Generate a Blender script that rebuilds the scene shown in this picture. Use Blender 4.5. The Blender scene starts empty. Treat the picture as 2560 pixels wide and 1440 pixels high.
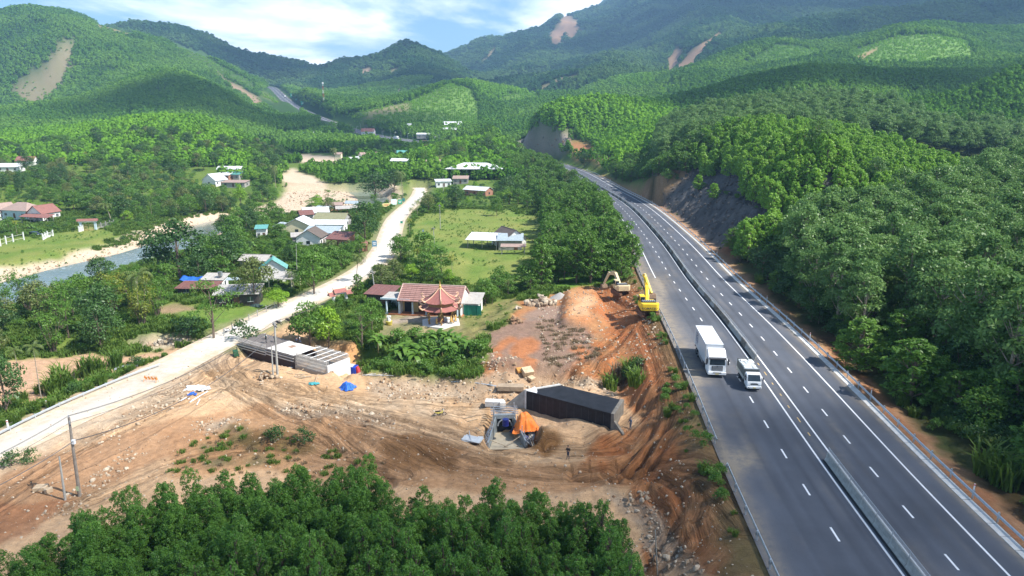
import bpy,bmesh,math,random
import numpy as np
from mathutils import Vector,Matrix,Euler
SC=bpy.context.scene
COL=SC.collection
R=math.radians
random.seed(7)
RNG=np.random.default_rng(7)
# ------------------------------------------------------------------ camera
FPX=1706.67
PITCH=R(13.65)
CAMZ=40.0
cd=bpy.data.cameras.new('camera'); cam=bpy.data.objects.new('camera',cd); COL.objects.link(cam)
cam.location=(0,0,CAMZ); cam.rotation_euler=(R(90)-PITCH,0,0)
cd.lens=24.0; cd.sensor_width=36.0; cd.clip_start=0.5; cd.clip_end=30000
SC.camera=cam
# ------------------------------------------------------------------ sun, sky, exposure
SUN_EL,SUN_H=50.0,(0.955,-0.297)
sd=bpy.data.lights.new('sun','SUN'); sd.energy=5.0; sd.angle=R(0.55); sd.color=(1.0,0.955,0.89)
sun=bpy.data.objects.new('sun',sd); COL.objects.link(sun)
TO_SUN=Vector((SUN_H[0]*math.cos(R(SUN_EL)),SUN_H[1]*math.cos(R(SUN_EL)),math.sin(R(SUN_EL)))).normalized()
sun.rotation_euler=TO_SUN.to_track_quat('Z','Y').to_euler()
sun.location=(200,-60,260)
SC.view_settings.view_transform='Standard'; SC.view_settings.look='None'
SC.view_settings.exposure=1.0; SC.view_settings.gamma=1.0; SC.view_settings.use_curve_mapping=False
world=bpy.data.worlds.new('World'); SC.world=world; world.use_nodes=True
SC.cycles.max_bounces=6; SC.cycles.diffuse_bounces=2; SC.cycles.glossy_bounces=2
SC.cycles.transmission_bounces=2; SC.cycles.volume_bounces=0; SC.cycles.transparent_max_bounces=12
SC.cycles.sample_clamp_indirect=4.0
SC.cycles.use_denoising=True
SC.cycles.use_adaptive_sampling=True
def build_world():
 nt=world.node_tree; N=nt.nodes; L=nt.links; N.clear()
 out=N.new('ShaderNodeOutputWorld'); bg=N.new('ShaderNodeBackground'); bg.inputs['Strength'].default_value=0.07
 sky=N.new('ShaderNodeTexSky'); sky.sky_type='NISHITA'; sky.sun_disc=False
 sky.sun_elevation=R(SUN_EL); sky.sun_rotation=math.atan2(SUN_H[0],SUN_H[1])
 sky.altitude=100; sky.air_density=1.0; sky.dust_density=0.6; sky.ozone_density=1.5
 tc=N.new('ShaderNodeTexCoord')
 sep=N.new('ShaderNodeSeparateXYZ'); L.new(tc.outputs['Generated'],sep.inputs[0])
 zz=N.new('ShaderNodeMath'); zz.operation='MAXIMUM'; zz.inputs[1].default_value=0.0; L.new(sep.outputs['Z'],zz.inputs[0])
 za=N.new('ShaderNodeMath'); za.operation='ADD'; za.inputs[1].default_value=0.085; L.new(zz.outputs[0],za.inputs[0])
 dx=N.new('ShaderNodeMath'); dx.operation='DIVIDE'; L.new(sep.outputs['X'],dx.inputs[0]); L.new(za.outputs[0],dx.inputs[1])
 dy=N.new('ShaderNodeMath'); dy.operation='DIVIDE'; L.new(sep.outputs['Y'],dy.inputs[0]); L.new(za.outputs[0],dy.inputs[1])
 cb=N.new('ShaderNodeCombineXYZ'); L.new(dx.outputs[0],cb.inputs['X']); L.new(dy.outputs[0],cb.inputs['Y'])
 mp=N.new('ShaderNodeMapping'); mp.inputs['Rotation'].default_value=(0,0,R(-28)); mp.inputs['Scale'].default_value=(0.55,0.42,1)
 mp.inputs['Location'].default_value=(1.35,0.55,0)
 L.new(cb.outputs[0],mp.inputs['Vector'])
 n1=N.new('ShaderNodeTexNoise'); n1.inputs['Scale'].default_value=0.9; n1.inputs['Detail'].default_value=7; n1.inputs['Roughness'].default_value=0.56
 n1.inputs['Distortion'].default_value=0.35
 L.new(mp.outputs[0],n1.inputs['Vector'])
 r1=N.new('ShaderNodeValToRGB'); r1.color_ramp.elements[0].position=0.46; r1.color_ramp.elements[1].position=0.60
 r1.color_ramp.interpolation='EASE'
 L.new(n1.outputs['Fac'],r1.inputs['Fac'])
 n2=N.new('ShaderNodeTexNoise'); n2.inputs['Scale'].default_value=2.3; n2.inputs['Detail'].default_value=6; n2.inputs['Roughness'].default_value=0.6
 L.new(mp.outputs[0],n2.inputs['Vector'])
 r2=N.new('ShaderNodeValToRGB'); r2.color_ramp.elements[0].position=0.33; r2.color_ramp.elements[1].position=0.66
 r2.color_ramp.elements[0].color=(9.5,11,12.6,1); r2.color_ramp.elements[1].color=(20,20.2,20.4,1)
 L.new(n2.outputs['Fac'],r2.inputs['Fac'])
 hz=N.new('ShaderNodeMix'); hz.data_type='RGBA'; 
 hr=N.new('ShaderNodeMapRange'); hr.inputs['From Max'].default_value=.45; hr.inputs['To Min'].default_value=.5; hr.inputs['To Max'].default_value=0; L.new(sep.outputs['Z'],hr.inputs['Value']); L.new(hr.outputs[0],hz.inputs['Factor'])
 L.new(sky.outputs['Color'],hz.inputs['A']); hz.inputs['B'].default_value=(5,10.5,15,1)
 mx=N.new('ShaderNodeMix'); mx.data_type='RGBA'
 L.new(r1.outputs['Color'],mx.inputs['Factor']); L.new(hz.outputs['Result'],mx.inputs['A']); L.new(r2.outputs['Color'],mx.inputs['B'])
 zr=N.new('ShaderNodeMapRange'); zr.inputs['From Min'].default_value=0.15; zr.inputs['From Max'].default_value=0.6
 zr.inputs['To Min'].default_value=1.0; zr.inputs['To Max'].default_value=0.12
 L.new(sep.outputs['Z'],zr.inputs['Value'])
 mm=N.new('ShaderNodeMath'); mm.operation='MULTIPLY'; L.new(r1.outputs['Color'],mm.inputs[0]); L.new(zr.outputs[0],mm.inputs[1])
 L.new(mm.outputs[0],mx.inputs['Factor'])
 L.new(mx.outputs['Result'],bg.inputs['Color']); L.new(bg.outputs[0],out.inputs['Surface'])
build_world()
# ------------------------------------------------------------------ projection helpers
CP,SP=math.cos(PITCH),math.sin(PITCH)
def ray(px,py):
 a=(px-1280)/FPX; b=(720-py)/FPX
 return np.array([a,CP+b*SP,-SP+b*CP])
def on_z(px,py,z=0.0):
 d=ray(px,py); t=(z-CAMZ)/d[2]
 return(d[0]*t,d[1]*t,z)
def at_y(px,py,Y):
 d=ray(px,py); t=Y/d[1]
 return(d[0]*t,Y,CAMZ+d[2]*t)
def proj(X,Y,Z):
 z=Z-CAMZ
 dep=Y*CP-z*SP; up=Y*SP+z*CP
 dep=np.maximum(dep,1e-3)
 return 1280+FPX*X/dep,720-FPX*up/dep
# ------------------------------------------------------------------ numpy noise
def _hash(ix,iy,seed):
 h=(ix.astype(np.int64)*374761393+iy.astype(np.int64)*668265263+seed*1442695041)&0xffffffff
 h=((h^(h>>13))*1274126177)&0xffffffff
 return((h^(h>>16))&0xffffff)/float(0xffffff)
def vnoise(x,y,seed=0):
 ix=np.floor(x); iy=np.floor(y); fx=x-ix; fy=y-iy
 fx=fx*fx*fx*(fx*(fx*6-15)+10); fy=fy*fy*fy*(fy*(fy*6-15)+10)
 a=_hash(ix,iy,seed); b=_hash(ix+1,iy,seed); c=_hash(ix,iy+1,seed); d=_hash(ix+1,iy+1,seed)
 return(a*(1-fx)+b*fx)*(1-fy)+(c*(1-fx)+d*fx)*fy
def fbm(x,y,octv=4,seed=0,gain=0.5):
 x=np.asarray(x,float); y=np.asarray(y,float); s=0; a=1; t=0
 for i in range(octv):
  s=s+a*vnoise(x*2**i+17.3*i,y*2**i-9.1*i,seed+i); t+=a; a*=gain
 return s/t
def ridged(x,y,octv=4,seed=0):
 s=0; a=1; t=0
 for i in range(octv):
  s=s+a*(1-np.abs(2*vnoise(x*2**i+5.3*i,y*2**i+3.7*i,seed+i)-1)); t+=a; a*=0.5
 return s/t
def sstep(a,b,x):
 t=np.clip((x-a)/(b-a),0,1); return t*t*(3-2*t)
def in_poly(x,y,poly):
 x=np.asarray(x); y=np.asarray(y)
 xs=[p[0]for p in poly]; ys=[p[1]for p in poly]
 c=np.zeros(x.shape,bool)
 m=(x>=min(xs))&(x<=max(xs))&(y>=min(ys))&(y<=max(ys))
 if not m.any():return c
 xx=x[m]; yy=y[m]; cc=np.zeros(xx.shape,bool); n=len(poly)
 for i in range(n):
  x1,y1=poly[i][:2]; x2,y2=poly[(i+1)%n][:2]
  if y1==y2:continue
  k=((y1>yy)!=(y2>yy))&(xx<(x2-x1)*(yy-y1)/(y2-y1)+x1)
  cc^=k
 c[m]=cc
 return c
def resample(pts,step):
 P=np.array(pts,float); d=np.r_[0,np.cumsum(np.linalg.norm(np.diff(P[:,:2],axis=0),axis=1))]
 n=max(2,int(round(d[-1]/step))+1); s=np.linspace(0,d[-1],n)
 return np.stack([np.interp(s,d,P[:,k])for k in range(P.shape[1])],1)
def smooth_line(pts,it=3,ends=True):
 P=np.array(pts,float)
 for _ in range(it):
  Q=np.empty((2*(len(P)-1)+2,P.shape[1])); Q[0]=P[0]; Q[-1]=P[-1]
  Q[1:-1:2]=.75*P[:-1]+.25*P[1:]; Q[2:-1:2]=.25*P[:-1]+.75*P[1:]
  P=Q
 return P
def line_dist(x,y,P,rng=60):
 """distance to polyline P (n,>=2), signed side (+ = right of the travel direction) and interpolated columns."""
 x=np.asarray(x,float).ravel(); y=np.asarray(y,float).ravel(); P=np.asarray(P,float)
 best=np.full(x.shape,1e9); side=np.ones(x.shape); val=np.zeros((len(x),P.shape[1])); par=np.zeros(x.shape)
 s0=0.0
 for i in range(len(P)-1):
  ax,ay=P[i,:2]; bx,by=P[i+1,:2]; ex,ey=bx-ax,by-ay; l2=ex*ex+ey*ey
  m=(x>min(ax,bx)-rng)&(x<max(ax,bx)+rng)&(y>min(ay,by)-rng)&(y<max(ay,by)+rng)
  idx=np.nonzero(m)[0]
  if len(idx):
   px=x[idx]-ax; py=y[idx]-ay; t=np.clip((px*ex+py*ey)/l2,0,1)
   qx=px-t*ex; qy=py-t*ey; d=np.hypot(qx,qy)
   k=d<best[idx]; j=idx[k]
   best[j]=d[k]; side[j]=np.sign(ey*px[k]-ex*py[k]); par[j]=s0+t[k]*math.sqrt(l2)
   val[j]=P[i]+t[k][:,None]*(P[i+1]-P[i])
  s0+=math.sqrt(l2)
 return best,side,val,par
# ================================================================== ROUTES (world polylines)
HZ=5.3
hw_px=[(2284,1440),(2222,1347),(2155.6,1271),(2106.7,1209),(2062,1142),(1889,902),(1870,897-24),(1797,780),(1755,735),(1715,685),(1683,635),(1640.5,583),(1588.6,526),(1551,498),(1515,479)]
hw=[on_z(px,py,HZ+0.0)for px,py in hw_px]
hw=[p for i,p in enumerate(hw)if i not in(5,)]
d0=np.array(hw[0])-np.array(hw[3]); d0=d0/np.linalg.norm(d0)
hw=[tuple(np.array(hw[0])+d0*26)]+hw
hw+=[at_y(1455,440,425),at_y(1415,421,490),at_y(1362,404,580),at_y(1290,388,660),at_y(1180,372,740),at_y(1060,355,820),at_y(955,343,900),
  at_y(880,325,1000),at_y(812,301,1120),at_y(775,284,1230),at_y(738,268,1330),at_y(715,250,1480),at_y(700,236,1650),at_y(686,222,1820),at_y(676,217,1950),at_y(640,213,2050)]
HW=resample(smooth_line(hw,3),4.0)
for _ in range(10):
 HW[1:-1]=(HW[:-2]+2*HW[1:-1]+HW[2:])/4
def offset_line(P,off,step=None):
 P=np.asarray(P); T=np.gradient(P[:,:2],axis=0); T/=np.linalg.norm(T,axis=1)[:,None]
 Q=P.copy(); Q[:,0]+=T[:,1]*off; Q[:,1]-=T[:,0]*off
 return Q
vr_px=[(-420,1290),(-200,1195),(0,1118),(150,1046),(300,983),(430,915),(520,868),(620,818),(720,771),(800,736),(870,702),(925,668),(955,637),(972,600),(980,570),(990,546),(1012,524),(1036,503),(1051,483),(1049,466),(1031,453),(1006,441),(985,430),(972,418),(962,405)]
VZ=0.3
VR=resample(smooth_line([on_z(px,py,VZ)for px,py in vr_px],3),3.0)
VR[:,2]=VZ+sstep(520,800,VR[:,1])*4
rv_px=[(700,392),(740,416),(800,444),(870,466),(935,492),(930,515),(860,528),(800,530),(740,536),(660,543),(580,553),(520,570),(440,606),(380,632),(330,644),(240,664),(150,692),(60,716),(-90,765),(-260,830)]
RZ=-2.6
RV=resample(smooth_line([on_z(px,py,RZ)for px,py in rv_px],2),5.0)
RVW=np.interp(np.arange(len(RV)),[0,len(RV)*.45,len(RV)],[9.0,7.5,9.5])
# ================================================================== TERRAIN CONTROL POINTS
cps=[]
def C(px,py,Y):cps.append(at_y(px,py,Y))
def W(x,y,z):cps.append((x,y,z))
def ridge(*pts,step=60):
 P=np.array(pts,float)
 n=max(2,int(abs(P[-1,0]-P[0,0])/step)+1); xs=np.linspace(0,1,n)*(P[-1,0]-P[0,0])+P[0,0]
 k=np.argsort(P[:,0])
 for xx in xs:cps.append(at_y(xx,np.interp(xx,P[k,0],P[k,1]),np.interp(xx,P[k,0],P[k,2])))
for y in(22,40,60,85,115,150,190,240,300):
 for u in(-1.15,-.95,-.75,-.55,-.38,-.22,-.08,.03):W(u*y,y,0.0)
for y in(350,400):
 for u in(-.62,-.42,-.3,-.2,-.1,.02,.12):W(u*y,y,0.8)
for y in(22,40,60,85,110):W(.15*y,y,0.2)
W(8,150,1.2); W(10,200,0.6); W(12,250,0.5); W(20,300,0.5)
C(0,425,440); C(150,428,440); C(300,430,440); C(450,440,440); C(600,440,440); C(-200,425,430)
for px in(-300,-100,50):C(px,470,340)
ridge((-300,372,600),(0,352,620),(100,340,640),(200,326,640),(300,311,620),(400,299,600),(470,296,600),(540,316,590),(600,356,570),(640,398,540))
ridge((-300,405,500),(0,395,500),(200,385,500),(400,372,495),(520,385,490),(620,415,480))
ridge((-300,350,780),(0,330,800),(200,322,800),(350,318,800),(480,325,800),(600,350,780),(680,368,760))
ridge((-200,290,950),(0,270,980),(150,262,1000),(250,240,1030),(330,212,1050),(400,190,1060),(440,187,1060),(500,208,1050),(560,240,1030),(600,268,1000),(640,296,960),(690,315,930))
ridge((-200,275,1150),(100,250,1180),(300,205,1220),(420,196,1240),(540,235,1240),(640,285,1180))
ridge((-400,150,1450),(-100,100,1400),(0,82,1380),(80,66,1390),(140,46,1400),(165,42,1400),(200,50,1410),(225,58,1420),(260,72,1440),(330,84,1480),(400,98,1540),(480,130,1580),(560,166,1620),(600,186,1640),(640,208,1660),step=36)
ridge((-400,400,3000),(200,330,3000),(500,300,3400))
ridge((-300,190,1280),(0,160,1270),(150,120,1290),(300,135,1340),(450,165,1420),(560,205,1450),(620,232,1430))
C(655,245,1500); C(640,262,1350); C(700,262,1250); C(650,290,1120); C(700,300,1050); C(750,315,1000)
ridge((300,78,2200),(345,72,2200),(400,70,2200),(480,98,2250),(560,134,2300),(620,156,2400),(680,158,2500),(740,173,2550),(800,192,2650),step=40)
ridge((350,150,1900),(500,190,1950),(600,215,2000),(700,222,2100))
ridge((820,184,2500),(860,166,2480),(900,152,2450),(960,142,2420),(990,126,2400),(1012,118,2400),(1060,130,2420),(1100,152,2450),(1150,182,2480),(1190,205,2500),step=30)
ridge((650,420,4600),(900,360,4600),(1200,300,4800))
C(830,225,2000); C(920,215,1950); C(900,240,1650); C(1000,245,1600); C(800,250,1700); C(760,235,1900)
ridge((980,215,1950),(1040,188,1950),(1100,200,1900),(1160,222,1850),step=30)
C(960,180,2150); C(1080,165,2200); C(1130,225,1650)
ridge((715,262,1420),(745,235,1400),(775,228,1400),(840,255,1400),(900,268,1400),(960,272,1380),step=30)
ridge((820,296,1050),(880,284,1060),(950,270,1080),(1020,258,1100),(1060,246,1120),(1100,232,1130),(1130,224,1130),(1160,228,1120),(1185,250,1100),(1195,285,1060),step=25)
ridge((800,315,950),(900,318,940),(1000,318,930),(1100,315,920),(1190,318,900))
ridge((1130,218,1250),(1180,214,1260),(1240,228,1260),(1300,240,1220),(1340,250,1180),(1450,258,1150),step=30)
ridge((900,255,1500),(1050,240,1500),(1250,245,1480),(1400,250,1450))
C(760,350,850); C(860,345,830); C(650,375,720); C(760,385,620); C(860,378,640); C(950,365,720); C(1050,368,740); C(1150,350,840); C(900,345,900); C(1000,338,880)
C(700,400,560); C(850,405,540); C(980,400,560)
ridge((1040,392,560),(1100,375,550),(1180,362,540),(1240,378,530),(1300,398,520),step=30)
ridge((1050,420,470),(1150,418,470),(1280,420,465))
C(1180,376,680); C(1280,385,690)
ridge((1215,316,680),(1260,298,670),(1330,288,650),(1400,278,640),(1500,270,640),(1600,266,650),(1650,275,660),step=40)
ridge((1230,338,640),(1330,325,620),(1430,325,610),(1500,340,600))
C(1250,372,690); C(1340,384,625); C(1400,390,560); C(1450,398,520)
C(1300,320,900); C(1500,300,900); C(1700,295,900)
C(1500,400,470); C(1560,420,420); C(1600,395,430); C(1650,372,440)
ridge((1650,345,460),(1750,325,455),(1900,300,450),(2000,293,450),(2100,293,445),(2250,312,430),(2400,325,420),(2560,345,410),(2750,360,400),step=60)
ridge((1700,390,380),(1850,352,380),(2000,345,375),(2150,352,365),(2350,385,345),(2600,420,320))
ridge((1640,440,330),(1700,400,325),(1760,370,320),(1830,350,315),(1920,345,310),(2000,347,305),(2100,362,300),(2200,384,290),(2300,408,280),(2400,436,265),(2500,460,250),step=40)
for a in((1900,400,262),(2050,430,240),(2200,470,222),(1900,460,235),(1880,520,215),(1960,560,195),(2350,500,215)):C(*a)
for a in((55,135,5),(75,135,6),(100,135,7.5),(135,140,9),(160,150,11),(62,110,4.8),(85,108,5.5),(110,108,8),(50,85,4.5),(70,80,4.5),(95,78,7),(46,60,4.5),(60,50,4.5),(40,40,4.5),(60,30,4.5),(58,165,5.5),(80,165,7.5),(110,165,10),(150,175,13),(66,190,7),(95,190,10),(60,160,5.3)):W(*a)
ridge((1640,268,760),(1700,250,740),(1800,222,720),(1950,192,700),(2030,178,700),(2100,180,700),(2200,190,700),(2350,195,690),(2450,215,680))
ridge((1700,300,600),(1900,280,590),(2200,260,580),(2500,280,560))
ridge((2250,290,480),(2350,258,500),(2430,222,520),(2500,190,530),(2560,172,540),(2700,130,560),(2950,90,600))
C(2400,300,480); C(2560,275,470)
C(2000,215,900); C(2200,205,880); C(2400,190,850)
ridge((2040,168,1000),(2090,150,1050),(2140,136,1090),(2200,115,1120),(2260,104,1140),(2340,94,1150),(2400,104,1120),(2470,130,1060),(2560,150,1000),step=30)
C(2150,165,960); C(2300,160,940); C(2250,130,1040)
ridge((1700,190,1150),(1780,172,1200),(1860,145,1240),(1950,122,1280),(2040,132,1290),(2100,128,1300),step=40)
C(2300,88,1350); C(2450,95,1350); C(2600,80,1300)
ridge((1340,222,1500),(1400,205,1500),(1480,180,1500),(1540,172,1500),(1600,190,1480),(1660,196,1450),step=40)
ridge((1400,238,1300),(1500,235,1280),(1560,205,1300),(1620,202,1300),(1670,215,1270),step=30)
C(1350,250,1200); C(1500,252,1180); C(1620,250,1150)
ridge((1040,150,3700),(1090,130,3750),(1130,112,3800),(1180,98,3850),(1230,82,3900),(1270,76,3950),(1340,72,4000),(1370,60,4050),(1430,40,4100),(1480,34,4150),(1530,14,4150),(1600,-15,4150),(1750,-60,4100),(2000,-120,4000),(2300,-150,3800),(2700,-180,3600),step=45)
ridge((1060,190,3000),(1130,200,3000),(1200,215,2800),step=30)
ridge((1150,140,3400),(1200,160,3000),(1235,185,2600),(1230,205,2200),step=20)
ridge((1290,118,3300),(1350,145,2800),(1400,175,2300),(1440,205,1850),step=30)
ridge((1260,215,1900),(1330,200,1900))
ridge((1480,90,3200),(1560,110,2700),(1640,145,2150),(1690,175,1800),step=30)
ridge((1450,150,2100),(1530,160,1900),(1560,175,1750),step=30)
ridge((1700,60,2500),(1760,85,2150),(1850,95,1900),(1960,92,1700),(2060,105,1550),step=40)
ridge((1740,130,1800),(1700,160,1600))
ridge((1900,10,2700),(2050,40,2200),(2200,60,1800),(2330,75,1550),step=40)
ridge((2200,-60,2800),(2350,-10,2200),(2500,30,1750),(2650,50,1500),step=40)
ridge((1950,40,2400),(2150,20,2350),(2250,30,2200))
ridge((2500,-80,2600),(2900,-80,2300))
ridge((1100,60,6000),(1500,10,6500),(2400,-60,6500),(3000,-60,6500))
for u in(-1.1,-.6,-.2,.2,.6,1.1):W(u*9500,9500,150)
cps=np.array(cps); cu=cps[:,0]/cps[:,1]; cv=np.log(cps[:,1]+60); cw=cps[:,2]/(cps[:,1]+150)
KV=0.55
def _phi(r2):return np.sqrt(r2+0.02**2)
n=len(cps); D=_phi((cu[:,None]-cu[None])**2+KV**2*(cv[:,None]-cv[None])**2)
A=np.zeros((n+3,n+3)); A[:n,:n]=D-np.eye(n)*0.004
A[:n,n]=1; A[:n,n+1]=cu; A[:n,n+2]=cv; A[n:,:n]=A[:n,n:].T
coef=np.linalg.solve(A,np.r_[cw,0,0,0])
rows=[12.0]
while rows[-1]<5200:
 y=rows[-1]
 k=0.0125 if y<38 else 0.0046 if y<150 else 0.0062 if y<320 else 0.0085 if y<1200 else 0.011 if y<3500 else 0.03
 rows.append(y*(1+k))
rows=np.array(rows)
NU=900; UM=1.34; us=np.linspace(-UM,UM,NU)
ci=np.linspace(0,len(rows)-1,190); cj=np.linspace(0,NU-1,210)
cr=np.interp(ci,np.arange(len(rows)),rows); cus=np.interp(cj,np.arange(NU),us)
gu,gy=np.meshgrid(cus,cr); gv=np.log(gy+60)
acc=np.zeros(gu.size); fu=gu.ravel(); fv=gv.ravel()
for s in range(0,n,40):
 acc+=(_phi((fu[:,None]-cu[None,s:s+40])**2+KV**2*(fv[:,None]-cv[None,s:s+40])**2))@coef[s:min(s+40,n)]
acc+=coef[n]+coef[n+1]*fu+coef[n+2]*fv
Zc=(acc*(gy.ravel()+150)).reshape(gu.shape)
i0=np.clip(np.searchsorted(ci,np.arange(len(rows)))-1,0,188); ti=(np.arange(len(rows))-ci[i0])/(ci[i0+1]-ci[i0])
Zr=Zc[i0]*(1-ti)[:,None]+Zc[i0+1]*ti[:,None]
j0=np.clip(np.searchsorted(cj,np.arange(NU))-1,0,208); tj=(np.arange(NU)-cj[j0])/(cj[j0+1]-cj[j0])
ZG=Zr[:,j0]*(1-tj)[None]+Zr[:,j0+1]*tj[None]
UU,YY=np.meshgrid(us,rows); XX=UU*YY
far=sstep(500,1500,YY)
ZG+=far*(ridged(XX/420,YY/520,4,3)-0.55)*np.clip(ZG,0,330)*0.32
ZG+=sstep(150,400,YY)*(1-sstep(900,1600,YY))*(fbm(XX/70,YY/90,3,11)-0.5)*np.clip(ZG,0,25)*0.22
shape=ZG.shape
Xf,Yf=XX.ravel(),YY.ravel(); Zf=ZG.ravel().copy()
near=np.nonzero(Yf<430)[0]
Xn,Yn=Xf[near],Yf[near]; Zn=Zf[near]
Pn=proj(Xn,Yn,np.zeros_like(Xn))
def mound(px,py,z,rx,ry,h,rot=0,flat=0.0,seed=1):
 """a heap of earth centred under that pixel: radii in metres."""
 global Zn
 cx,cy,_=on_z(px,py,z); dx=Xn-cx; dy=Yn-cy; c,s=math.cos(R(rot)),math.sin(R(rot))
 r=np.sqrt(((dx*c+dy*s)/rx)**2+((-dx*s+dy*c)/ry)**2)
 r=r+(fbm(Xn/2.5,Yn/2.5,3,seed)-.5)*.35
 Zn=Zn+h*(1-sstep(flat,1.0,r))
def raise_poly(poly,z,soft,pz=None,seed=5):
 """lift the ground inside a photo polygon (read on height pz) to z with soft banks (metres)."""
 global Zn
 pz=z if pz is None else pz
 P=np.array([on_z(a,b,pz)for a,b in poly]); P=np.vstack([P,P[:1]])
 m=np.nonzero((Xn>P[:,0].min()-soft)&(Xn<P[:,0].max()+soft)&(Yn>P[:,1].min()-soft)&(Yn<P[:,1].max()+soft))[0]
 d,_,_,_=line_dist(Xn[m],Yn[m],P,soft+5)
 ins=in_poly(Xn[m],Yn[m],[tuple(p[:2])for p in P[:-1]])
 sd_=np.where(ins,d,-d)+(fbm(Xn[m]/3,Yn[m]/3,3,seed)-.5)*soft*.5
 w=sstep(-soft,0,sd_)
 Zn[m]=Zn[m]*(1-w)+z*w
lump=(fbm(Xn/9,Yn/9,4,21)-.5)*0.9
Zn=Zn+lump*sstep(30,60,Yn)*0.9
raise_poly([(1215,905),(1240,830),(1330,752),(1420,722),(1610,700),(1640,760),(1665,860),(1600,850),(1560,900),(1450,935),(1330,940)],2.2,9.0,1.5)
raise_poly([(1418,802),(1424,730),(1480,728),(1494,800)],3.7,2.4,3.2)
mound(1275,810,1.5,3,2.5,1.6)
raise_poly([(1600,800),(1655,800),(1700,940),(1690,1000),(1640,1000),(1630,900)],2.6,6,2.0)
for a in((1370,1095,0,5,3.2,1.9,0,.1,3),(1230,1150,0,9,1.6,0.8,0,.2,4),(1000,1125,0,7,2.2,1.3,-25,.1,5),(860,1080,0,10,1.8,.8,-25,.2,6),(700,1085,0,12,5,1.2,-15,.3,7),
   (300,1010,0,10,2.2,1.0,28,.2,8),(430,950,0,9,2.2,1.0,28,.2,9),(640,940,0,6,2,.9,10,.2,10),(1000,945,0,14,3,1.3,-8,.3,11),(1180,965,0,8,2.6,1.2,-12,.3,12),(1440,1165,0,10,2,.8,5,.2,13),
   (1700,1160,0,7,2.4,1.0,0,.2,14),(1560,1240,0,8,3,.9,0,.2,15),(1300,950,0,6,2.5,1.3,0,.3,16),(760,970,0,4,1.6,.7,0,.2,17),(180,1075,0,9,1.8,.8,28,.2,18),(1225,930,0,6,3,.9,0,.2,19)):
 mound(*a)
def pit(px,py,z,rx,ry,h,rot=0,seed=1):mound(px,py,z,rx,ry,-h,rot,.55,seed)
raise_poly([(1222,1128),(1232,1052),(1250,1040),(1300,1040),(1325,1075),(1335,1122),(1290,1128)],-1.65,1.2,-1.0)
raise_poly([(1262,1030),(1320,1028),(1420,1050),(1540,1068),(1560,1050),(1545,1000),(1420,960),(1330,975)],.45,3.5,0)
raise_poly([(1440,1050),(1480,1030),(1560,1040),(1580,1075),(1520,1085),(1450,1075)],1.15,3.0,.5)
mound(1312,1062,-.3,2.2,2.6,1.2,0,.2,38)
pit(1200,1060,0,4.0,3.0,.7,0,32)
pit(1535,955,0,5.0,5.0,1.8,0,33)
pit(1700,1140,0,3,2.2,.8,0,34)
pit(900,905,-0.5,6,10,3.0,12,35)
raise_poly([(586,880),(620,850),(680,845),(850,880),(868,940),(812,955),(735,938),(650,916),(590,902)],-1.6,1.2,-1.6)
raise_poly([(610,835),(680,830),(780,850),(720,830),(640,822)],.2,1.5,.2)
pit(350,850,0,20,4,2.0,10,37)
raise_poly([(-300,960),(0,880),(200,872),(500,860),(470,885),(380,905),(150,990),(0,1060),(-300,1200)],-1.3,4,-1.0)
RUTS=[]
def ruts(pts,w=1.1,gauge=2.1,depth=.22,z=0):
 depth=depth*1.35
 c=resample(smooth_line([on_z(a,b,z)for a,b in pts],3),2.0)
 RUTS.append((c,w,gauge,depth))
ruts([(1900,1430),(1800,1300),(1700,1230),(1560,1190)]); ruts([(1640,1440),(1740,1350),(1700,1260),(1580,1200),(1450,1190)],depth=.3)
ruts([(1560,1190),(1690,1110),(1700,1040),(1665,930),(1630,850),(1600,800)],w=1.3,depth=.4,z=1.5)
ruts([(1540,1175),(1660,1100),(1675,1040),(1645,930),(1610,850)],w=1.3,depth=.35,z=1.5)
ruts([(1540,1190),(1400,1195),(1200,1175),(1050,1130),(900,1070),(740,1020),(620,970),(520,930),(470,900)],depth=.25)
ruts([(1250,1140),(1100,1090),(950,1040),(800,1005),(680,985),(600,960),(480,990),(300,1060),(100,1180),(-60,1280)],depth=.2)
ruts([(1200,1010),(1000,1000),(850,990),(700,975),(600,940),(560,905),(590,880)],depth=.18)
ruts([(1650,1010),(1560,1100),(1450,1120),(1380,1120)],depth=.2)
ruts([(960,1210),(850,1110),(700,1040),(560,960),(500,900)],depth=.2)
ruts([(1600,800),(1560,770),(1540,740),(1560,715)],w=1.4,depth=.45,z=2.2)
ruts([(1560,840),(1480,900),(1420,935)],depth=.3,z=2)
ruts([(1850,1440),(1780,1330),(1690,1250),(1600,1200)],depth=.25); ruts([(1720,1440),(1690,1330),(1640,1260)],depth=.2); ruts([(1000,1185),(800,1120),(640,1110),(420,1160),(200,1260)],depth=.12); ruts([(1540,1130),(1300,1130),(1120,1060),(900,1010),(700,960)],depth=.15)
ruts([(420,985),(560,930),(640,905)],depth=.12,w=.6); ruts([(1440,935),(1520,880),(1580,830)],depth=.2,z=2); ruts([(1120,1035),(1180,1050),(1210,1040)],depth=.1,w=.5)
rutmask=np.zeros_like(Zn); tr_off=np.zeros_like(Zn); tr_par=np.zeros_like(Zn); tr_d=np.full(Zn.shape,99.0); k_=0
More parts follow.
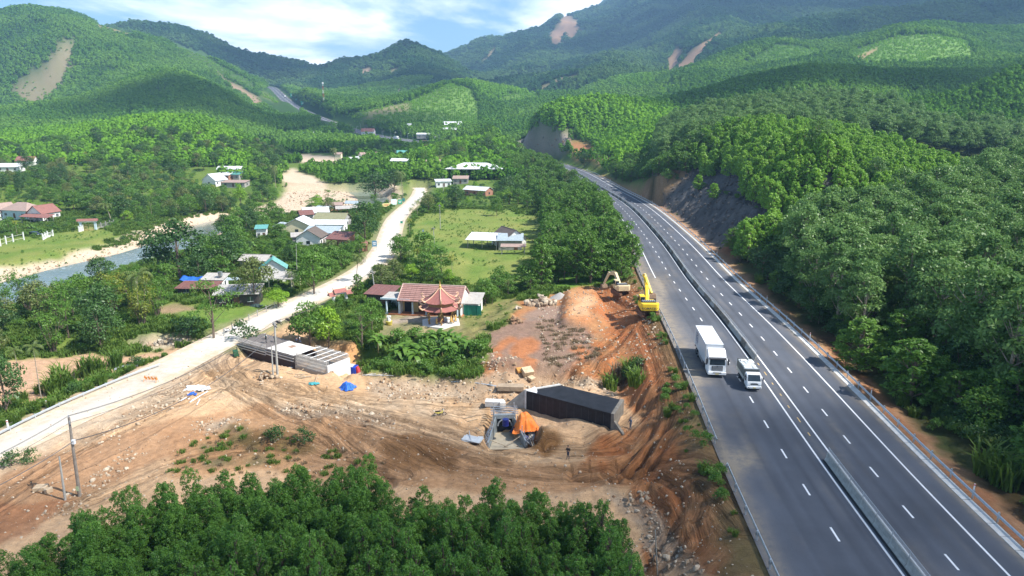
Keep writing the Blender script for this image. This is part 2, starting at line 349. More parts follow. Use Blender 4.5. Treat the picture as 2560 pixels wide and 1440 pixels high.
for c,w,g,dp in RUTS:
 d,s,_,par=line_dist(Xn,Yn,c,7); k_+=1; kk=d<tr_d; tr_d[kk]=d[kk]; tr_off[kk]=(d*s)[kk]+20*k_; tr_par[kk]=par[kk]
 wob=(fbm(par/6,par*0,2,3)-.5)*.5
 for sgn in(-1,1):
  q=np.abs(d*s-sgn*g/2+wob)
  k=np.exp(-(q/(w*.38))**2); Zn-=dp*k; Zn+=dp*.45*np.exp(-((q-w*.75)/(w*.3))**2)
  rutmask=np.maximum(rutmask,k)
Zn+=(fbm(Xn/1.3,Yn/1.3,3,41)-.5)*.40*sstep(30,50,Yn)*(1-sstep(120,200,Yn))
raise_poly([(735,425),(790,455),(860,482),(900,495),(880,515),(740,528),(600,540),(590,532),(690,505),(720,480),(705,445)],RZ+0.8,10,RZ)
d,s,v,par=line_dist(Xn,Yn,RV,70)
wv=np.interp(par,np.arange(len(RV))*5.0,RVW)
bar=(fbm(Xn/14,Yn/14,3,51)-.5)*6
w=1-sstep(0,1,(d-wv+bar*.3)/np.where(Yn>255,7.0,14.0))
bed=RZ-1.2+sstep(wv*.3,wv+2,d+bar*.3)*1.35
Zn=Zn*(1-w)+bed*w
river_d=d-wv
Zn=np.where((d<60)&(d>wv+2),np.maximum(Zn,RZ+.25),Zn)
d,s,v,par=line_dist(Xn,Yn,VR,40)
w=1-sstep(3.9,7.5,d+(fbm(Xn/4,Yn/4,2,61)-.5)*1.5)
Zn=Zn*(1-w)+(v[:,2]-.03)*w
road_d=d
Zf[near]=Zn
mid=np.nonzero((Yf<2200)&(Yf>15))[0]
d,s,v,par=line_dist(Xf[mid],Yf[mid],HW,60)
hw_d=np.full(Xf.shape,1e3); hw_s=np.zeros(Xf.shape); s=np.where(d>59,np.sign(Xf[mid]-np.interp(Yf[mid],HW[:,1],HW[:,0])),s); hw_d[mid]=np.minimum(d,500); hw_s[mid]=s
zt=v[:,2]-0.10
bank=np.where(s<0,9.0,4.0)+sstep(300,800,Yf[mid])*12
bank=np.where((s>0)&(Yf[mid]>195)&(Yf[mid]<300),3.0,bank)
w=1-sstep(0,1,(d-11.4-(fbm(Xf[mid]/3,Yf[mid]/3,2,62)-.5)*1.0)/bank)
w=np.where(d<60,w,0); w=np.where((s>0)&(Yf[mid]>178)&(Yf[mid]<316),np.where(d<60,1-sstep(14.4,15.0,d),0),w)
Zf[mid]=Zf[mid]*(1-w)+zt*w
cut=np.array([on_z(a,b,5.0)for a,b in((1640,492),(1700,530),(1760,572),(1800,600))])
def cutting():
 m=np.nonzero((Yf>150)&(Yf<330)&(Xf>20)&(Xf<160))[0]
 d,s,v,par=line_dist(Xf[m],Yf[m],HW,90)
 q=d-14.5
 L=sstep(180,196,Yf[m])*(1-sstep(285,310,Yf[m]))
 prof=np.where(q<0,5.0,np.where(q<11,5+q*.95,np.where(q<14.5,15.4+(q-11)*.08,15.7+(q-14.5)*.72)))
 prof=np.minimum(prof,np.maximum(Zf[m],28))+((fbm(Xf[m]/2.2,Yf[m]/2.2,3,77)-.5)*1.6+(ridged((Xf[m]+Yf[m])/7,(Xf[m]-Yf[m])/2.2,3,78)-.5)*2.2)*sstep(0,3,q)
 w=L*(q>0)*(1-sstep(30,46,q))*(s>0)
 Zf[m]=Zf[m]*(1-w)+prof*w
cutting()
ZG=Zf.reshape(shape)
lrows=rows
def H(x,y):
 x=np.asarray(x,float); y=np.asarray(y,float)
 y=np.clip(y,rows[0],rows[-2])
 i=np.clip(np.searchsorted(rows,y)-1,0,len(rows)-2); t=(y-rows[i])/(rows[i+1]-rows[i])
 u=(np.clip(x/y,-UM+.001,UM-.001)+UM)/(2*UM)*(NU-1); j=np.clip(u.astype(int),0,NU-2); q=u-j
 return(ZG[i,j]*(1-q)+ZG[i,j+1]*q)*(1-t)+(ZG[i+1,j]*(1-q)+ZG[i+1,j+1]*q)*t
def hit(px,py,ymin=20,ymax=5000):
 """the point of the terrain seen at this photo position."""
 d=ray(px,py); ys=np.geomspace(ymin,ymax,1500); t=ys/d[1]
 zz=CAMZ+d[2]*t; hh=H(d[0]*t,ys); k=np.nonzero(zz<=hh)[0]
 if not len(k):return None
 y=ys[k[0]]; 
 if k[0]>0:
  a,b=zz[k[0]-1]-hh[k[0]-1],zz[k[0]]-hh[k[0]]; f_=a/(a-b)if a!=b else 0
  y=ys[k[0]-1]+f_*(ys[k[0]]-ys[k[0]-1])
 x=d[0]/d[1]*y
 return(float(x),float(y),float(H(x,y)))
# ================================================================== LAND COLOUR (albedo)
PXg,PYg=proj(Xf,Yf,Zf)
wx=PXg+(fbm(Xf/6,Yf/6,3,71)-.5)*40; wy=PYg+(fbm(Xf/6+40,Yf/6,3,72)-.5)*26
wsc=np.clip(200/np.maximum(Yf,1),.2,1.5)
wx=PXg+(wx-PXg)*wsc; wy=PYg+(wy-PYg)*wsc
c=np.zeros((len(Xf),3))
n1=fbm(Xf/11,Yf/11,4,81)[:,None]; n2=fbm(Xf/2.2,Yf/2.2,3,82)[:,None]
def mixc(a,b,t):return np.array(a)[None]*(1-t)+np.array(b)[None]*t
grass=mixc((.055,.115,.018),(.16,.21,.045),np.clip(n1*1.6-.3,0,1))
c[:]=grass
hills_=mixc((.030,.072,.018),(.050,.105,.024),n1)
t=sstep(450,700,Yf)[:,None]; c=c*(1-t)+hills_*t
bare=np.zeros(len(Xf),bool)
def paint(poly,a,b=None,ymin=0,ymax=1e9,amt=1.0,noise=n2,warp=True,green=False):
 m=in_poly(wx if warp else PXg,wy if warp else PYg,poly)&(Yf>ymin)&(Yf<ymax)
 k=mixc(a,b if b is not None else a,np.clip(noise[m]*1.6-.3,0,1))
 c[m]=c[m]*(1-amt)+k*amt
 if not green:bare[m]=True
TAN,TAN2=(.53,.335,.18),(.38,.215,.11)
RED,RED2=(.40,.15,.055),(.30,.10,.035)
BRN,BRN2=(.22,.115,.05),(.32,.175,.085)
PALE,PALE2=(.62,.47,.32),(.48,.325,.20)
SAND,SAND2=(.62,.51,.38),(.46,.35,.24)
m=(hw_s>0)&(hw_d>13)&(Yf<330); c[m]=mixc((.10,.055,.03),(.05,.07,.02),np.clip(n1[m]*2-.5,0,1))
m=(Yf<76)&(Xf<20); c[m]=mixc((.16,.09,.05),(.08,.08,.03),n1[m])
paint([(-600,1500),(-600,1150),(0,1075),(200,985),(420,895),(560,850),(640,790),(730,778),(770,830),(860,850),(900,925),(1060,945),(1180,950),(1240,860),(1290,770),(1330,735),(1420,715),(1500,690),(1600,690),(1640,760),(1720,930),(1800,1120),(1960,1440),(1990,1500)],TAN,PALE2,0,135,noise=n1)
paint([(1180,960),(1240,850),(1300,760),(1420,722),(1530,690),(1620,690),(1650,770),(1720,940),(1800,1120),(1960,1440),(1600,1440),(1590,1230),(1420,1215),(1500,1100),(1600,1060),(1530,960),(1400,940)],RED,BRN2,0,150)
paint([(400,1090),(640,1010),(860,1040),(1000,1090),(1250,1150),(1450,1170),(1560,1180),(1500,1230),(1200,1240),(900,1200),(640,1180),(420,1200)],BRN2,TAN2,0,110,.8)
paint([(480,1110),(560,1060),(700,1070),(800,1110),(700,1160),(520,1170)],(.12,.12,.06),BRN2,0,110,.85)
paint([(560,1090),(640,1075),(790,1110),(720,1135),(600,1125)],(.06,.09,.03),BRN,0,110,.7)
paint([(930,1100),(1080,1090),(1180,1130),(1130,1180),(960,1170)],(.22,.115,.05),BRN,0,110,.8)
paint([(1330,1060),(1400,1065),(1420,1100),(1370,1140),(1320,1120)],(.24,.125,.05),(.30,.16,.07),0,110)
paint([(-100,1330),(0,1180),(330,1080),(560,1010),(560,1080),(330,1180),(120,1290),(0,1340)],(.38,.22,.12),(.30,.16,.08),0,110,.8)
paint([(-300,1440),(0,1250),(200,1260),(60,1340)],(.30,.13,.06),None,0,110,.7)
for poly in([(250,1070),(420,960),(470,930),(480,990),(330,1060),(200,1120)],[(690,1000),(850,1010),(1000,1040),(980,1065),(800,1040),(690,1030)],[(920,935),(1180,960),(1200,1010),(1000,1000),(900,975)],
    [(490,1060),(540,1040),(610,1050),(560,1085),(500,1080)],[(1180,930),(1300,930),(1420,950),(1560,960),(1540,985),(1400,965),(1280,985),(1180,985)],[(1530,1230),(1640,1280),(1760,1440),(1640,1440)],[(160,1090),(280,1010),(350,980),(330,1030),(210,1110)]):
 paint(poly,(.42,.34,.25),(.27,.18,.11),0,130,.8)
paint([(600,1010),(760,985),(1000,990),(1200,1010),(1220,1050),(1000,1040),(800,1020),(660,1015)],PALE,TAN,0,110,.8)
paint([(480,950),(640,940),(700,985),(620,1010),(520,990)],PALE,TAN,0,110,.7)
paint([(1210,900),(1230,830),(1300,790),(1420,800),(1480,830),(1490,900),(1400,935),(1300,935)],(.27,.17,.125),(.19,.13,.09),90,160)
for poly in([(1290,860),(1340,840),(1330,920),(1300,940)],[(1420,880),(1460,860),(1480,890),(1440,920)],[(1230,880),(1290,840),(1300,855),(1240,900)]):
 paint(poly,RED,None,90,150,.8)
paint([(1420,715),(1480,718),(1486,745),(1480,812),(1424,800)],(.50,.27,.13),(.40,.17,.075),90,170)
paint([(1440,740),(1472,740),(1476,790),(1436,790)],(.60,.38,.22),None,90,170,.7)
paint([(1480,720),(1560,700),(1640,720),(1660,840),(1690,960),(1600,1000),(1580,860),(1500,810)],(.42,.17,.065),(.30,.11,.045),90,170)
paint([(1150,780),(1290,740),(1330,735),(1250,810),(1180,870),(1130,850)],(.17,.19,.06),(.28,.22,.10),90,190,.8)
paint([(1330,760),(1420,770),(1400,800),(1310,800)],(.28,.22,.18),(.20,.15,.12),90,170,.8)
paint([(960,790),(1060,770),(1150,780),(1160,830),(1060,860),(940,830)],(.20,.19,.09),(.33,.25,.15),90,220,.8)
paint([(960,800),(1070,785),(1120,800),(1080,820),(970,815)],(.34,.27,.22),None,90,220,.8)
paint([(835,870),(885,850),(900,890),(870,930),(838,925)],(.46,.25,.11),None,90,180)
paint([(-200,960),(0,905),(240,895),(480,880),(380,905),(150,985),(0,1035),(-200,1120)],(.52,.33,.22),(.42,.27,.16),60,150)
paint([(300,880),(380,845),(470,848),(500,870),(420,885)],SAND,BRN2,60,170,.8)
paint([(-100,600),(60,600),(250,570),(300,590),(200,640),(20,690),(-100,700)],(.20,.25,.05),(.12,.19,.03),150,300)
paint([(385,770),(440,755),(500,770),(470,800),(400,805)],(.33,.23,.14),(.20,.17,.08),90,220)
paint([(430,790),(560,770),(700,745),(650,800),(560,820),(440,805)],(.17,.24,.05),(.10,.18,.03),90,220)
paint([(1040,540),(1200,520),(1400,550),(1450,620),(1400,700),(1200,720),(1080,680),(1010,640)],(.12,.21,.035),(.19,.24,.05),140,320)
paint([(1120,540),(1260,525),(1400,560),(1420,610),(1300,590),(1150,580)],(.22,.25,.06),(.14,.22,.04),140,320)
paint([(1350,640),(1600,640),(1610,700),(1420,722),(1330,712)],(.08,.17,.02),(.10,.20,.03),100,260)
n9=fbm(Xf/5,Yf/7,4,99)[:,None]
for poly in([(1040,540),(1200,520),(1400,550),(1450,620),(1400,700),(1200,720),(1080,680),(1010,640)],[(-100,590),(60,600),(250,570),(300,590),(200,650),(20,700),(-100,710)]):
 paint(poly,(.08,.16,.025),(.27,.25,.08),140,320,.6,noise=n9)
m=(road_d<9); idx=near[m]; tt=sstep(9,5.5,road_d[m]+(n2[idx,0]-.5)*4)[:,None]if False else(1-sstep(4.2,8,road_d[m]+(n2[idx,0]-.5)*4))[:,None]
vc=np.where((Yf[idx]<115)[:,None],np.array([[.44,.34,.24]]),np.array([[.25,.24,.12]]))
c[idx]=c[idx]*(1-tt)+vc*tt
m=(hw_d<15)&(Yf<430)
tt=(1-sstep(12.5,15.5,hw_d[m]+(n2[m,0]-.5)*4))[:,None]
gv_=np.where((hw_s[m]>0)[:,None],mixc((.33,.17,.09),(.42,.26,.15),n2[m]),mixc((.12,.11,.045),(.26,.14,.07),n1[m]))
c[m]=c[m]*(1-tt)+gv_*tt
paint([(2050,850),(2120,900),(2350,1150),(2560,1330),(2560,1400),(2300,1150),(2080,900)],(.36,.16,.08),(.26,.13,.06),40,140,.8)
paint([(1690,545),(1730,570),(1800,610),(1790,625),(1740,600)],(.45,.27,.16),None,150,260)
idx=near; k=(river_d>-4)&(river_d<9+(fbm(Xn/9,Yn/9,3,91)-.5)*12); ii=idx[k]
c[ii]=mixc(SAND,SAND2,n2[ii])
k=river_d<0.4; ii=idx[k]; c[ii]=mixc((.20,.22,.18),(.30,.28,.22),n2[ii])
paint([(730,420),(780,440),(860,480),(905,492),(880,510),(860,500),(800,505),(740,525),(600,543),(580,533),(690,505),(715,480),(700,440)],SAND,SAND2,250,560)
paint([(100,690),(200,650),(330,610),(430,585),(450,600),(330,640),(230,665),(120,690),(20,715),(0,700)],SAND,SAND2,150,420,.9)
paint([(750,385),(880,395),(930,410),(800,425),(740,400)],SAND,SAND2,350,700)
m=(hw_s>0)&(hw_d>14)&(hw_d<46)&(Yf>186)&(Yf<300); c[m]=mixc((.05,.048,.048),(.15,.14,.13),np.clip(fbm((Xf[m]+Yf[m])/5,(Xf[m]-Yf[m])/1.2,4,79)[:,None]*2.4-.7,0,1))
m=(hw_s>0)&(hw_d>14)&(hw_d<40)&((np.abs(Yf-182)<7)); c[m]=mixc((.28,.12,.05),(.20,.09,.04),n2[m])
m=(hw_s>0)&(hw_d>14)&(hw_d<26)&((np.abs(Yf-303)<9)); c[m]=mixc((.32,.19,.10),(.20,.14,.07),n2[m])
paint([(1225,330),(1300,325),(1430,335),(1425,375),(1350,392),(1250,360)],(.42,.34,.28),(.28,.22,.18),450,800)
paint([(1420,352),(1480,365),(1500,400),(1440,400)],(.34,.16,.08),None,380,800)
paint([(1480,385),(1560,400),(1540,420),(1490,412)],(.32,.18,.10),(.2,.16,.08),330,800)
LG,LG2=(.105,.20,.035),(.14,.23,.05)
paint([(820,300),(900,280),(1020,255),(1060,238),(1130,208),(1175,225),(1195,260),(1200,320),(1000,312),(830,318)],LG,LG2,800,1300)
paint([(930,275),(1025,255),(1028,275),(960,288),(905,296)],(.26,.22,.12),None,800,1300,.8)
paint([(690,335),(800,320),(800,335),(700,345)],LG,LG2,600,1100)
paint([(1260,235),(1340,235),(1360,250),(1250,262)],LG,LG2,900,1400)
paint([(2120,145),(2140,125),(2240,90),(2340,86),(2420,105),(2440,150),(2280,168),(2170,170)],(.16,.27,.055),(.13,.24,.05),850,1300)
paint([(2130,150),(2195,118),(2185,130),(2150,152)],(.42,.25,.15),None,850,1300)
paint([(1880,145),(1950,112),(2060,125),(2040,150),(1850,165)],LG,(.08,.17,.03),1000,1500,.8)
paint([(1640,240),(1680,190),(1690,215),(1660,250)],LG,None,900,1500)
SL,SL2=(.42,.27,.17),(.27,.16,.09)
for poly in([(1795,85),(1765,105),(1730,130),(1700,165),(1690,205),(1710,205),(1735,175),(1745,145),(1770,120),(1800,92)],
    [(1690,120),(1705,130),(1695,160),(1680,190),(1672,185),(1672,150)],
    [(1412,36),(1396,66),(1378,90),(1384,116),(1406,112),(1412,92),(1428,104),(1436,84),(1448,86),(1440,58)],
    [(1245,112),(1225,130),(1205,165),(1215,160),(1232,140)],
    [(1600,125),(1635,115),(1620,128)]):
 cx_,cy_=np.mean(poly,axis=0); paint([(cx_+(a-cx_)*1.12+(1.5 if a>cx_ else-1.5),cy_+(b-cy_)*1.12)for a,b in poly],SL,SL2,1300,5000,.95)
paint([(1340,225),(1400,195),(1470,192),(1400,215),(1350,235)],(.28,.20,.13),None,1200,1800)
for poly in([(900,175),(935,165),(925,185),(905,195),(898,180)],[(975,182),(1010,168),(1000,180),(980,190)],[(990,240),(1000,215),(1005,225),(995,250)],[(885,235),(905,225),(912,215),(900,232)]):
 paint(poly,(.42,.29,.20),None,1400,3000)
CLR,CLR2=(.27,.20,.13),(.17,.18,.08)
paint([(150,103),(192,103),(185,150),(165,205),(158,225),(110,262),(80,270),(20,232),(60,200),(95,180),(115,165)],CLR,CLR2,900,2000)
paint([(228,55),(330,78),(335,92),(300,90),(250,78)],(.33,.22,.13),CLR2,1200,2000,.8)
paint([(535,178),(560,195),(600,220),(640,240),(660,262),(640,270),(610,245),(580,222),(545,195)],(.33,.23,.16),(.25,.18,.12),1000,2200)
paint([(560,215),(600,235),(560,225)],LG,None,1000,2200)
paint([(640,225),(680,240),(700,262),(650,240)],(.25,.21,.09),LG,1000,2200,.8)
paint([(420,105),(500,135),(560,170),(640,215),(640,235),(560,190),(480,160)],(.075,.13,.03),None,1000,2200,.8)
paint([(900,300),(960,300),(910,312)],(.3,.2,.12),None,700,1200)
c*=(0.86+0.28*n2); c=np.clip(c,.01,.8)
dark_rut=np.zeros(len(Xf)); dark_rut[near]=rutmask
c*=(1-.34*dark_rut[:,None])
CG=c.reshape(shape+(3,))
for _ in range(2):
 CG[1:-1]=(CG[:-2]+2*CG[1:-1]+CG[2:])/4; CG[:,1:-1]=(CG[:,:-2]+2*CG[:,1:-1]+CG[:,2:])/4
bare|=(hw_d<13.5)
bare[near]|=(road_d<6.5)|(river_d<5)
BG=bare.reshape(shape); HD=hw_d.reshape(shape); HS=hw_s.reshape(shape)
def grid_at(G_,x,y):
 i=np.clip(np.searchsorted(rows,y)-1,0,len(rows)-1); j=np.clip(((x/y)+UM)/(2*UM)*(NU-1)+.5,0,NU-1).astype(int)
 return G_[i,j]
def land_colour(x,y):
 i=np.clip(np.searchsorted(rows,y)-1,0,len(rows)-1); j=np.clip(((x/y)+UM)/(2*UM)*(NU-1),0,NU-1).astype(int)
 return CG[i,j]
# ================================================================== MATERIAL HELPERS
MATS={}
def mat(name,col,rough=.8,metal=0.0,var=0.12,scale=2.0,bump=0.0,spec=None,alpha=None,trans=0.0,coords='Object'):
 if name in MATS:return MATS[name]
 m=bpy.data.materials.new(name); MATS[name]=m; m.use_nodes=True; nt=m.node_tree; N,L=nt.nodes,nt.links
 b=N['Principled BSDF']; b.inputs['Roughness'].default_value=rough; b.inputs['Metallic'].default_value=metal
 if spec is not None:b.inputs['Specular IOR Level'].default_value=spec
 tc=N.new('ShaderNodeTexCoord'); nz=N.new('ShaderNodeTexNoise'); nz.inputs['Scale'].default_value=scale; nz.inputs['Detail'].default_value=5; nz.inputs['Roughness'].default_value=.65
 L.new(tc.outputs[coords],nz.inputs['Vector'])
 rp=N.new('ShaderNodeValToRGB'); e=rp.color_ramp.elements; e[0].position=.3; e[1].position=.72
 e[0].color=tuple(x*(1-var*1.3)for x in col)+(1,); e[1].color=tuple(min(1,x*(1+var))for x in col)+(1,)
 L.new(nz.outputs['Fac'],rp.inputs['Fac']); L.new(rp.outputs['Color'],b.inputs['Base Color'])
 if bump:
  bp=N.new('ShaderNodeBump'); bp.inputs['Strength'].default_value=bump; bp.inputs['Distance'].default_value=.05
  L.new(nz.outputs['Fac'],bp.inputs['Height']); L.new(bp.outputs['Normal'],b.inputs['Normal'])
 if trans:b.inputs['Transmission Weight'].default_value=trans
 return m
def ground_material():
 m=bpy.data.materials.new('ground'); m.use_nodes=True; nt=m.node_tree; N,L=nt.nodes,nt.links
 b=N['Principled BSDF']; b.inputs['Roughness'].default_value=.95; b.inputs['Specular IOR Level'].default_value=.12
 at=N.new('ShaderNodeAttribute'); at.attribute_name='land'
 g=N.new('ShaderNodeNewGeometry')
 def noise(s,det,ro=.6):
  nz=N.new('ShaderNodeTexNoise'); nz.inputs['Scale'].default_value=s; nz.inputs['Detail'].default_value=det; nz.inputs['Roughness'].default_value=ro
  L.new(g.outputs['Position'],nz.inputs['Vector']); return nz
 a=noise(1.3,6,.7); f_=noise(9,4,.7)
 def mul(x,y):
  q=N.new('ShaderNodeMath'); q.operation='MULTIPLY'; L.new(x,q.inputs[0]); L.new(y,q.inputs[1]); return q.outputs[0]
 def rng(x,lo,hi,a_=.25,b_=.75):
  q=N.new('ShaderNodeMapRange'); q.inputs['From Min'].default_value=a_; q.inputs['From Max'].default_value=b_; q.inputs['To Min'].default_value=lo; q.inputs['To Max'].default_value=hi
  L.new(x,q.inputs['Value']); return q.outputs[0]
 k=mul(rng(a.outputs['Fac'],.72,1.28),rng(f_.outputs['Fac'],.78,1.2))
 ta=N.new('ShaderNodeAttribute'); ta.attribute_name='track'; mp=N.new('ShaderNodeMapping'); mp.inputs['Scale'].default_value=(2.6,.16,0); L.new(ta.outputs['Vector'],mp.inputs['Vector'])
 st=N.new('ShaderNodeTexNoise'); st.inputs['Scale'].default_value=1.0; st.inputs['Detail'].default_value=5; st.inputs['Roughness'].default_value=.7; L.new(mp.outputs[0],st.inputs['Vector'])
 sz=N.new('ShaderNodeSeparateXYZ'); L.new(ta.outputs['Vector'],sz.inputs[0]); sv=rng(st.outputs['Fac'],-.62,.42,.32,.68); sm=mul(sv,sz.outputs['Z']); s1=N.new('ShaderNodeMath'); s1.operation='ADD'; s1.inputs[1].default_value=1; L.new(sm,s1.inputs[0]); k=mul(k,s1.outputs[0])
 mx=N.new('ShaderNodeVectorMath'); mx.operation='SCALE'; L.new(at.outputs['Color'],mx.inputs[0]); L.new(k,mx.inputs['Scale'])
 L.new(mx.outputs[0],b.inputs['Base Color'])
 bp=N.new('ShaderNodeBump'); bp.inputs['Strength'].default_value=.8; bp.inputs['Distance'].default_value=.16
 ad=N.new('ShaderNodeMath'); ad.operation='ADD'; L.new(a.outputs['Fac'],ad.inputs[0])
 h2=N.new('ShaderNodeMath'); h2.operation='MULTIPLY'; h2.inputs[1].default_value=.5; L.new(f_.outputs['Fac'],h2.inputs[0]); L.new(h2.outputs[0],ad.inputs[1])
 a3=N.new('ShaderNodeMath'); a3.operation='MULTIPLY_ADD'; L.new(sm,a3.inputs[0]); a3.inputs[1].default_value=1.2; L.new(ad.outputs[0],a3.inputs[2])
 L.new(a3.outputs[0],bp.inputs['Height']); L.new(bp.outputs['Normal'],b.inputs['Normal'])
 return m
GROUND=ground_material()
def tag(o,label=None,cat=None,group=None,kind=None):
 if label:o['label']=label
 if cat:o['category']=cat
 if group:o['group']=group
 if kind:o['kind']=kind
 return o
def mesh_np(name,V,F,material,parent=None,smooth=False,mats=None,midx=None):
 """V (n,3) array, F list of tuples or (m,k) array."""
 me=bpy.data.meshes.new(name)
 if isinstance(F,np.ndarray):
  k=F.shape[1]; me.vertices.add(len(V)); me.vertices.foreach_set('co',np.asarray(V,np.float32).ravel())
  me.loops.add(F.size); me.loops.foreach_set('vertex_index',F.astype(np.int32).ravel())
  me.polygons.add(len(F)); me.polygons.foreach_set('loop_start',np.arange(0,F.size,k,dtype=np.int32))
  me.update(calc_edges=True)
 else:
  me.from_pydata([tuple(v)for v in V],[],[tuple(f_)for f_ in F]); me.update()
 for m in(mats or[material]):me.materials.append(m)
 if midx is not None:me.polygons.foreach_set('material_index',np.asarray(midx,np.int32))
 if smooth:me.polygons.foreach_set('use_smooth',np.ones(len(me.polygons),bool))
 o=bpy.data.objects.new(name,me); COL.objects.link(o)
 if parent is not None:o.parent=parent
 return o
def land_sheet():
 nr=len(rows); ymid=(rows[:-1]+rows[1:])/2
 bands=[('ground',0,int(np.searchsorted(rows,430))),('hills',int(np.searchsorted(rows,430)),int(np.searchsorted(rows,1300))),('mountains',int(np.searchsorted(rows,1300)),nr-1)]
 for name,a,b_ in bands:
  sub=np.stack([XX[a:b_+1],YY[a:b_+1],ZG[a:b_+1]],-1).reshape(-1,3); cc=CG[a:b_+1].reshape(-1,3)
  rr=b_-a+1; idx=np.arange(rr*NU).reshape(rr,NU)
  F=np.stack([idx[:-1,:-1],idx[:-1,1:],idx[1:,1:],idx[1:,:-1]],-1).reshape(-1,4)
  o=mesh_np(name,sub,F,GROUND,smooth=True); tag(o,kind='structure')
  if name=='ground':
   ta=np.zeros((len(Xf),3)); ta[near,0]=tr_off; ta[near,1]=tr_par; ta[near,2]=np.exp(-(tr_d/3.2)**2); at=o.data.attributes.new('track','FLOAT_VECTOR','POINT'); at.data.foreach_set('vector',ta[:len(sub)].astype(np.float32).ravel())
  at=o.data.attributes.new('land','FLOAT_COLOR','POINT')
  at.data.foreach_set('color',np.c_[cc,np.ones(len(cc))].astype(np.float32).ravel())
land_sheet()
def ribbon(name,P,a,b_,z,material,parent=None,kind='structure',breaks=None,kerb=0.0):
 A=offset_line(P,a); B=offset_line(P,b_); n_=len(P)
 V=np.empty((2*n_,3)); V[0::2]=A[:,:3]; V[1::2]=B[:,:3]; V[:,2]+=z
 k=np.arange(n_-1)*2; F=np.stack([k,k+1,k+3,k+2],1)
 o=mesh_np(name,V,F,material,parent)
 if kind and parent is None:tag(o,kind=kind)
 return o
def road_material(name,base,var,stain,tyre=None,rough=.85):
 m=bpy.data.materials.new(name); m.use_nodes=True; nt=m.node_tree; N,L=nt.nodes,nt.links
 b=N['Principled BSDF']; b.inputs['Roughness'].default_value=rough; b.inputs['Specular IOR Level'].default_value=.3
 g=N.new('ShaderNodeNewGeometry'); at=N.new('ShaderNodeAttribute'); at.attribute_name='wear'
 def noise(s,det,ro=.6):
  nz=N.new('ShaderNodeTexNoise'); nz.inputs['Scale'].default_value=s; nz.inputs['Detail'].default_value=det; nz.inputs['Roughness'].default_value=ro
  L.new(g.outputs['Position'],nz.inputs['Vector']); return nz
 a=noise(.12,4); f_=noise(14,3,.8)
 rp=N.new('ShaderNodeValToRGB'); e=rp.color_ramp.elements; e[0].position=.35; e[1].position=.65
 e[0].color=tuple(x*(1-var)for x in base)+(1,); e[1].color=tuple(x*(1+var)for x in base)+(1,)
 L.new(a.outputs['Fac'],rp.inputs['Fac'])
 s=N.new('ShaderNodeMapRange'); s.inputs['From Min'].default_value=.3; s.inputs['From Max'].default_value=.7; s.inputs['To Min'].default_value=.85; s.inputs['To Max'].default_value=1.15
 L.new(f_.outputs['Fac'],s.inputs['Value'])
 mu=N.new('ShaderNodeVectorMath'); mu.operation='SCALE'; L.new(rp.outputs['Color'],mu.inputs[0]); L.new(s.outputs[0],mu.inputs['Scale'])
 sepc=N.new('ShaderNodeSeparateColor'); L.new(at.outputs['Color'],sepc.inputs[0])
 n3=noise(.9,5,.75); thr=N.new('ShaderNodeMapRange'); thr.inputs['From Min'].default_value=.35; thr.inputs['From Max'].default_value=.65
 L.new(n3.outputs['Fac'],thr.inputs['Value'])
 mm=N.new('ShaderNodeMath'); mm.operation='MULTIPLY'; L.new(sepc.outputs[0],mm.inputs[0]); L.new(thr.outputs[0],mm.inputs[1])
 ma=N.new('ShaderNodeMath'); ma.operation='MULTIPLY_ADD'; L.new(sepc.outputs[0],ma.inputs[0]); ma.inputs[1].default_value=.45; L.new(mm.outputs[0],ma.inputs[2]); ma.use_clamp=True
 x1=N.new('ShaderNodeMix'); x1.data_type='RGBA'; L.new(ma.outputs[0],x1.inputs['Factor']); L.new(mu.outputs[0],x1.inputs['A']); x1.inputs['B'].default_value=tuple(stain)+(1,)
 dk=N.new('ShaderNodeMath'); dk.operation='MULTIPLY'; dk.inputs[1].default_value=-.32; L.new(sepc.outputs[1],dk.inputs[0])
 d1=N.new('ShaderNodeMath'); d1.operation='ADD'; d1.inputs[1].default_value=1; L.new(dk.outputs[0],d1.inputs[0])
 x2=N.new('ShaderNodeVectorMath'); x2.operation='SCALE'; L.new(x1.outputs['Result'],x2.inputs[0]); L.new(d1.outputs[0],x2.inputs['Scale'])
 L.new(x2.outputs[0],b.inputs['Base Color'])
 bp=N.new('ShaderNodeBump'); bp.inputs['Strength'].default_value=.2; bp.inputs['Distance'].default_value=.02; L.new(f_.outputs['Fac'],bp.inputs['Height']); L.new(bp.outputs['Normal'],b.inputs['Normal'])
 return m
ASPH=road_material('asphalt',(.092,.102,.124),.12,(.26,.22,.17))
CONC_ROAD=road_material('road_concrete',(.60,.575,.52),.06,(.50,.40,.28))
def surface(name,P,offs,z,material,wear):
 n_=len(P); rowsP=[offset_line(P,o_)for o_ in offs]; V=np.stack(rowsP,1).reshape(-1,3).copy(); V[:,2]+=z
 k=len(offs); idx=np.arange(n_*k).reshape(n_,k)
 F=np.stack([idx[:-1,:-1],idx[:-1,1:],idx[1:,1:],idx[1:,:-1]],-1).reshape(-1,4)
 o=mesh_np(name,V,F,material); tag(o,kind='structure')
 at=o.data.attributes.new('wear','FLOAT_COLOR','POINT'); S=np.tile(offs,n_); Wc=wear(V,S)
 at.data.foreach_set('color',np.c_[Wc,np.ones(len(V))].astype(np.float32).ravel())
 return o
HWs=resample(HW,1.5)
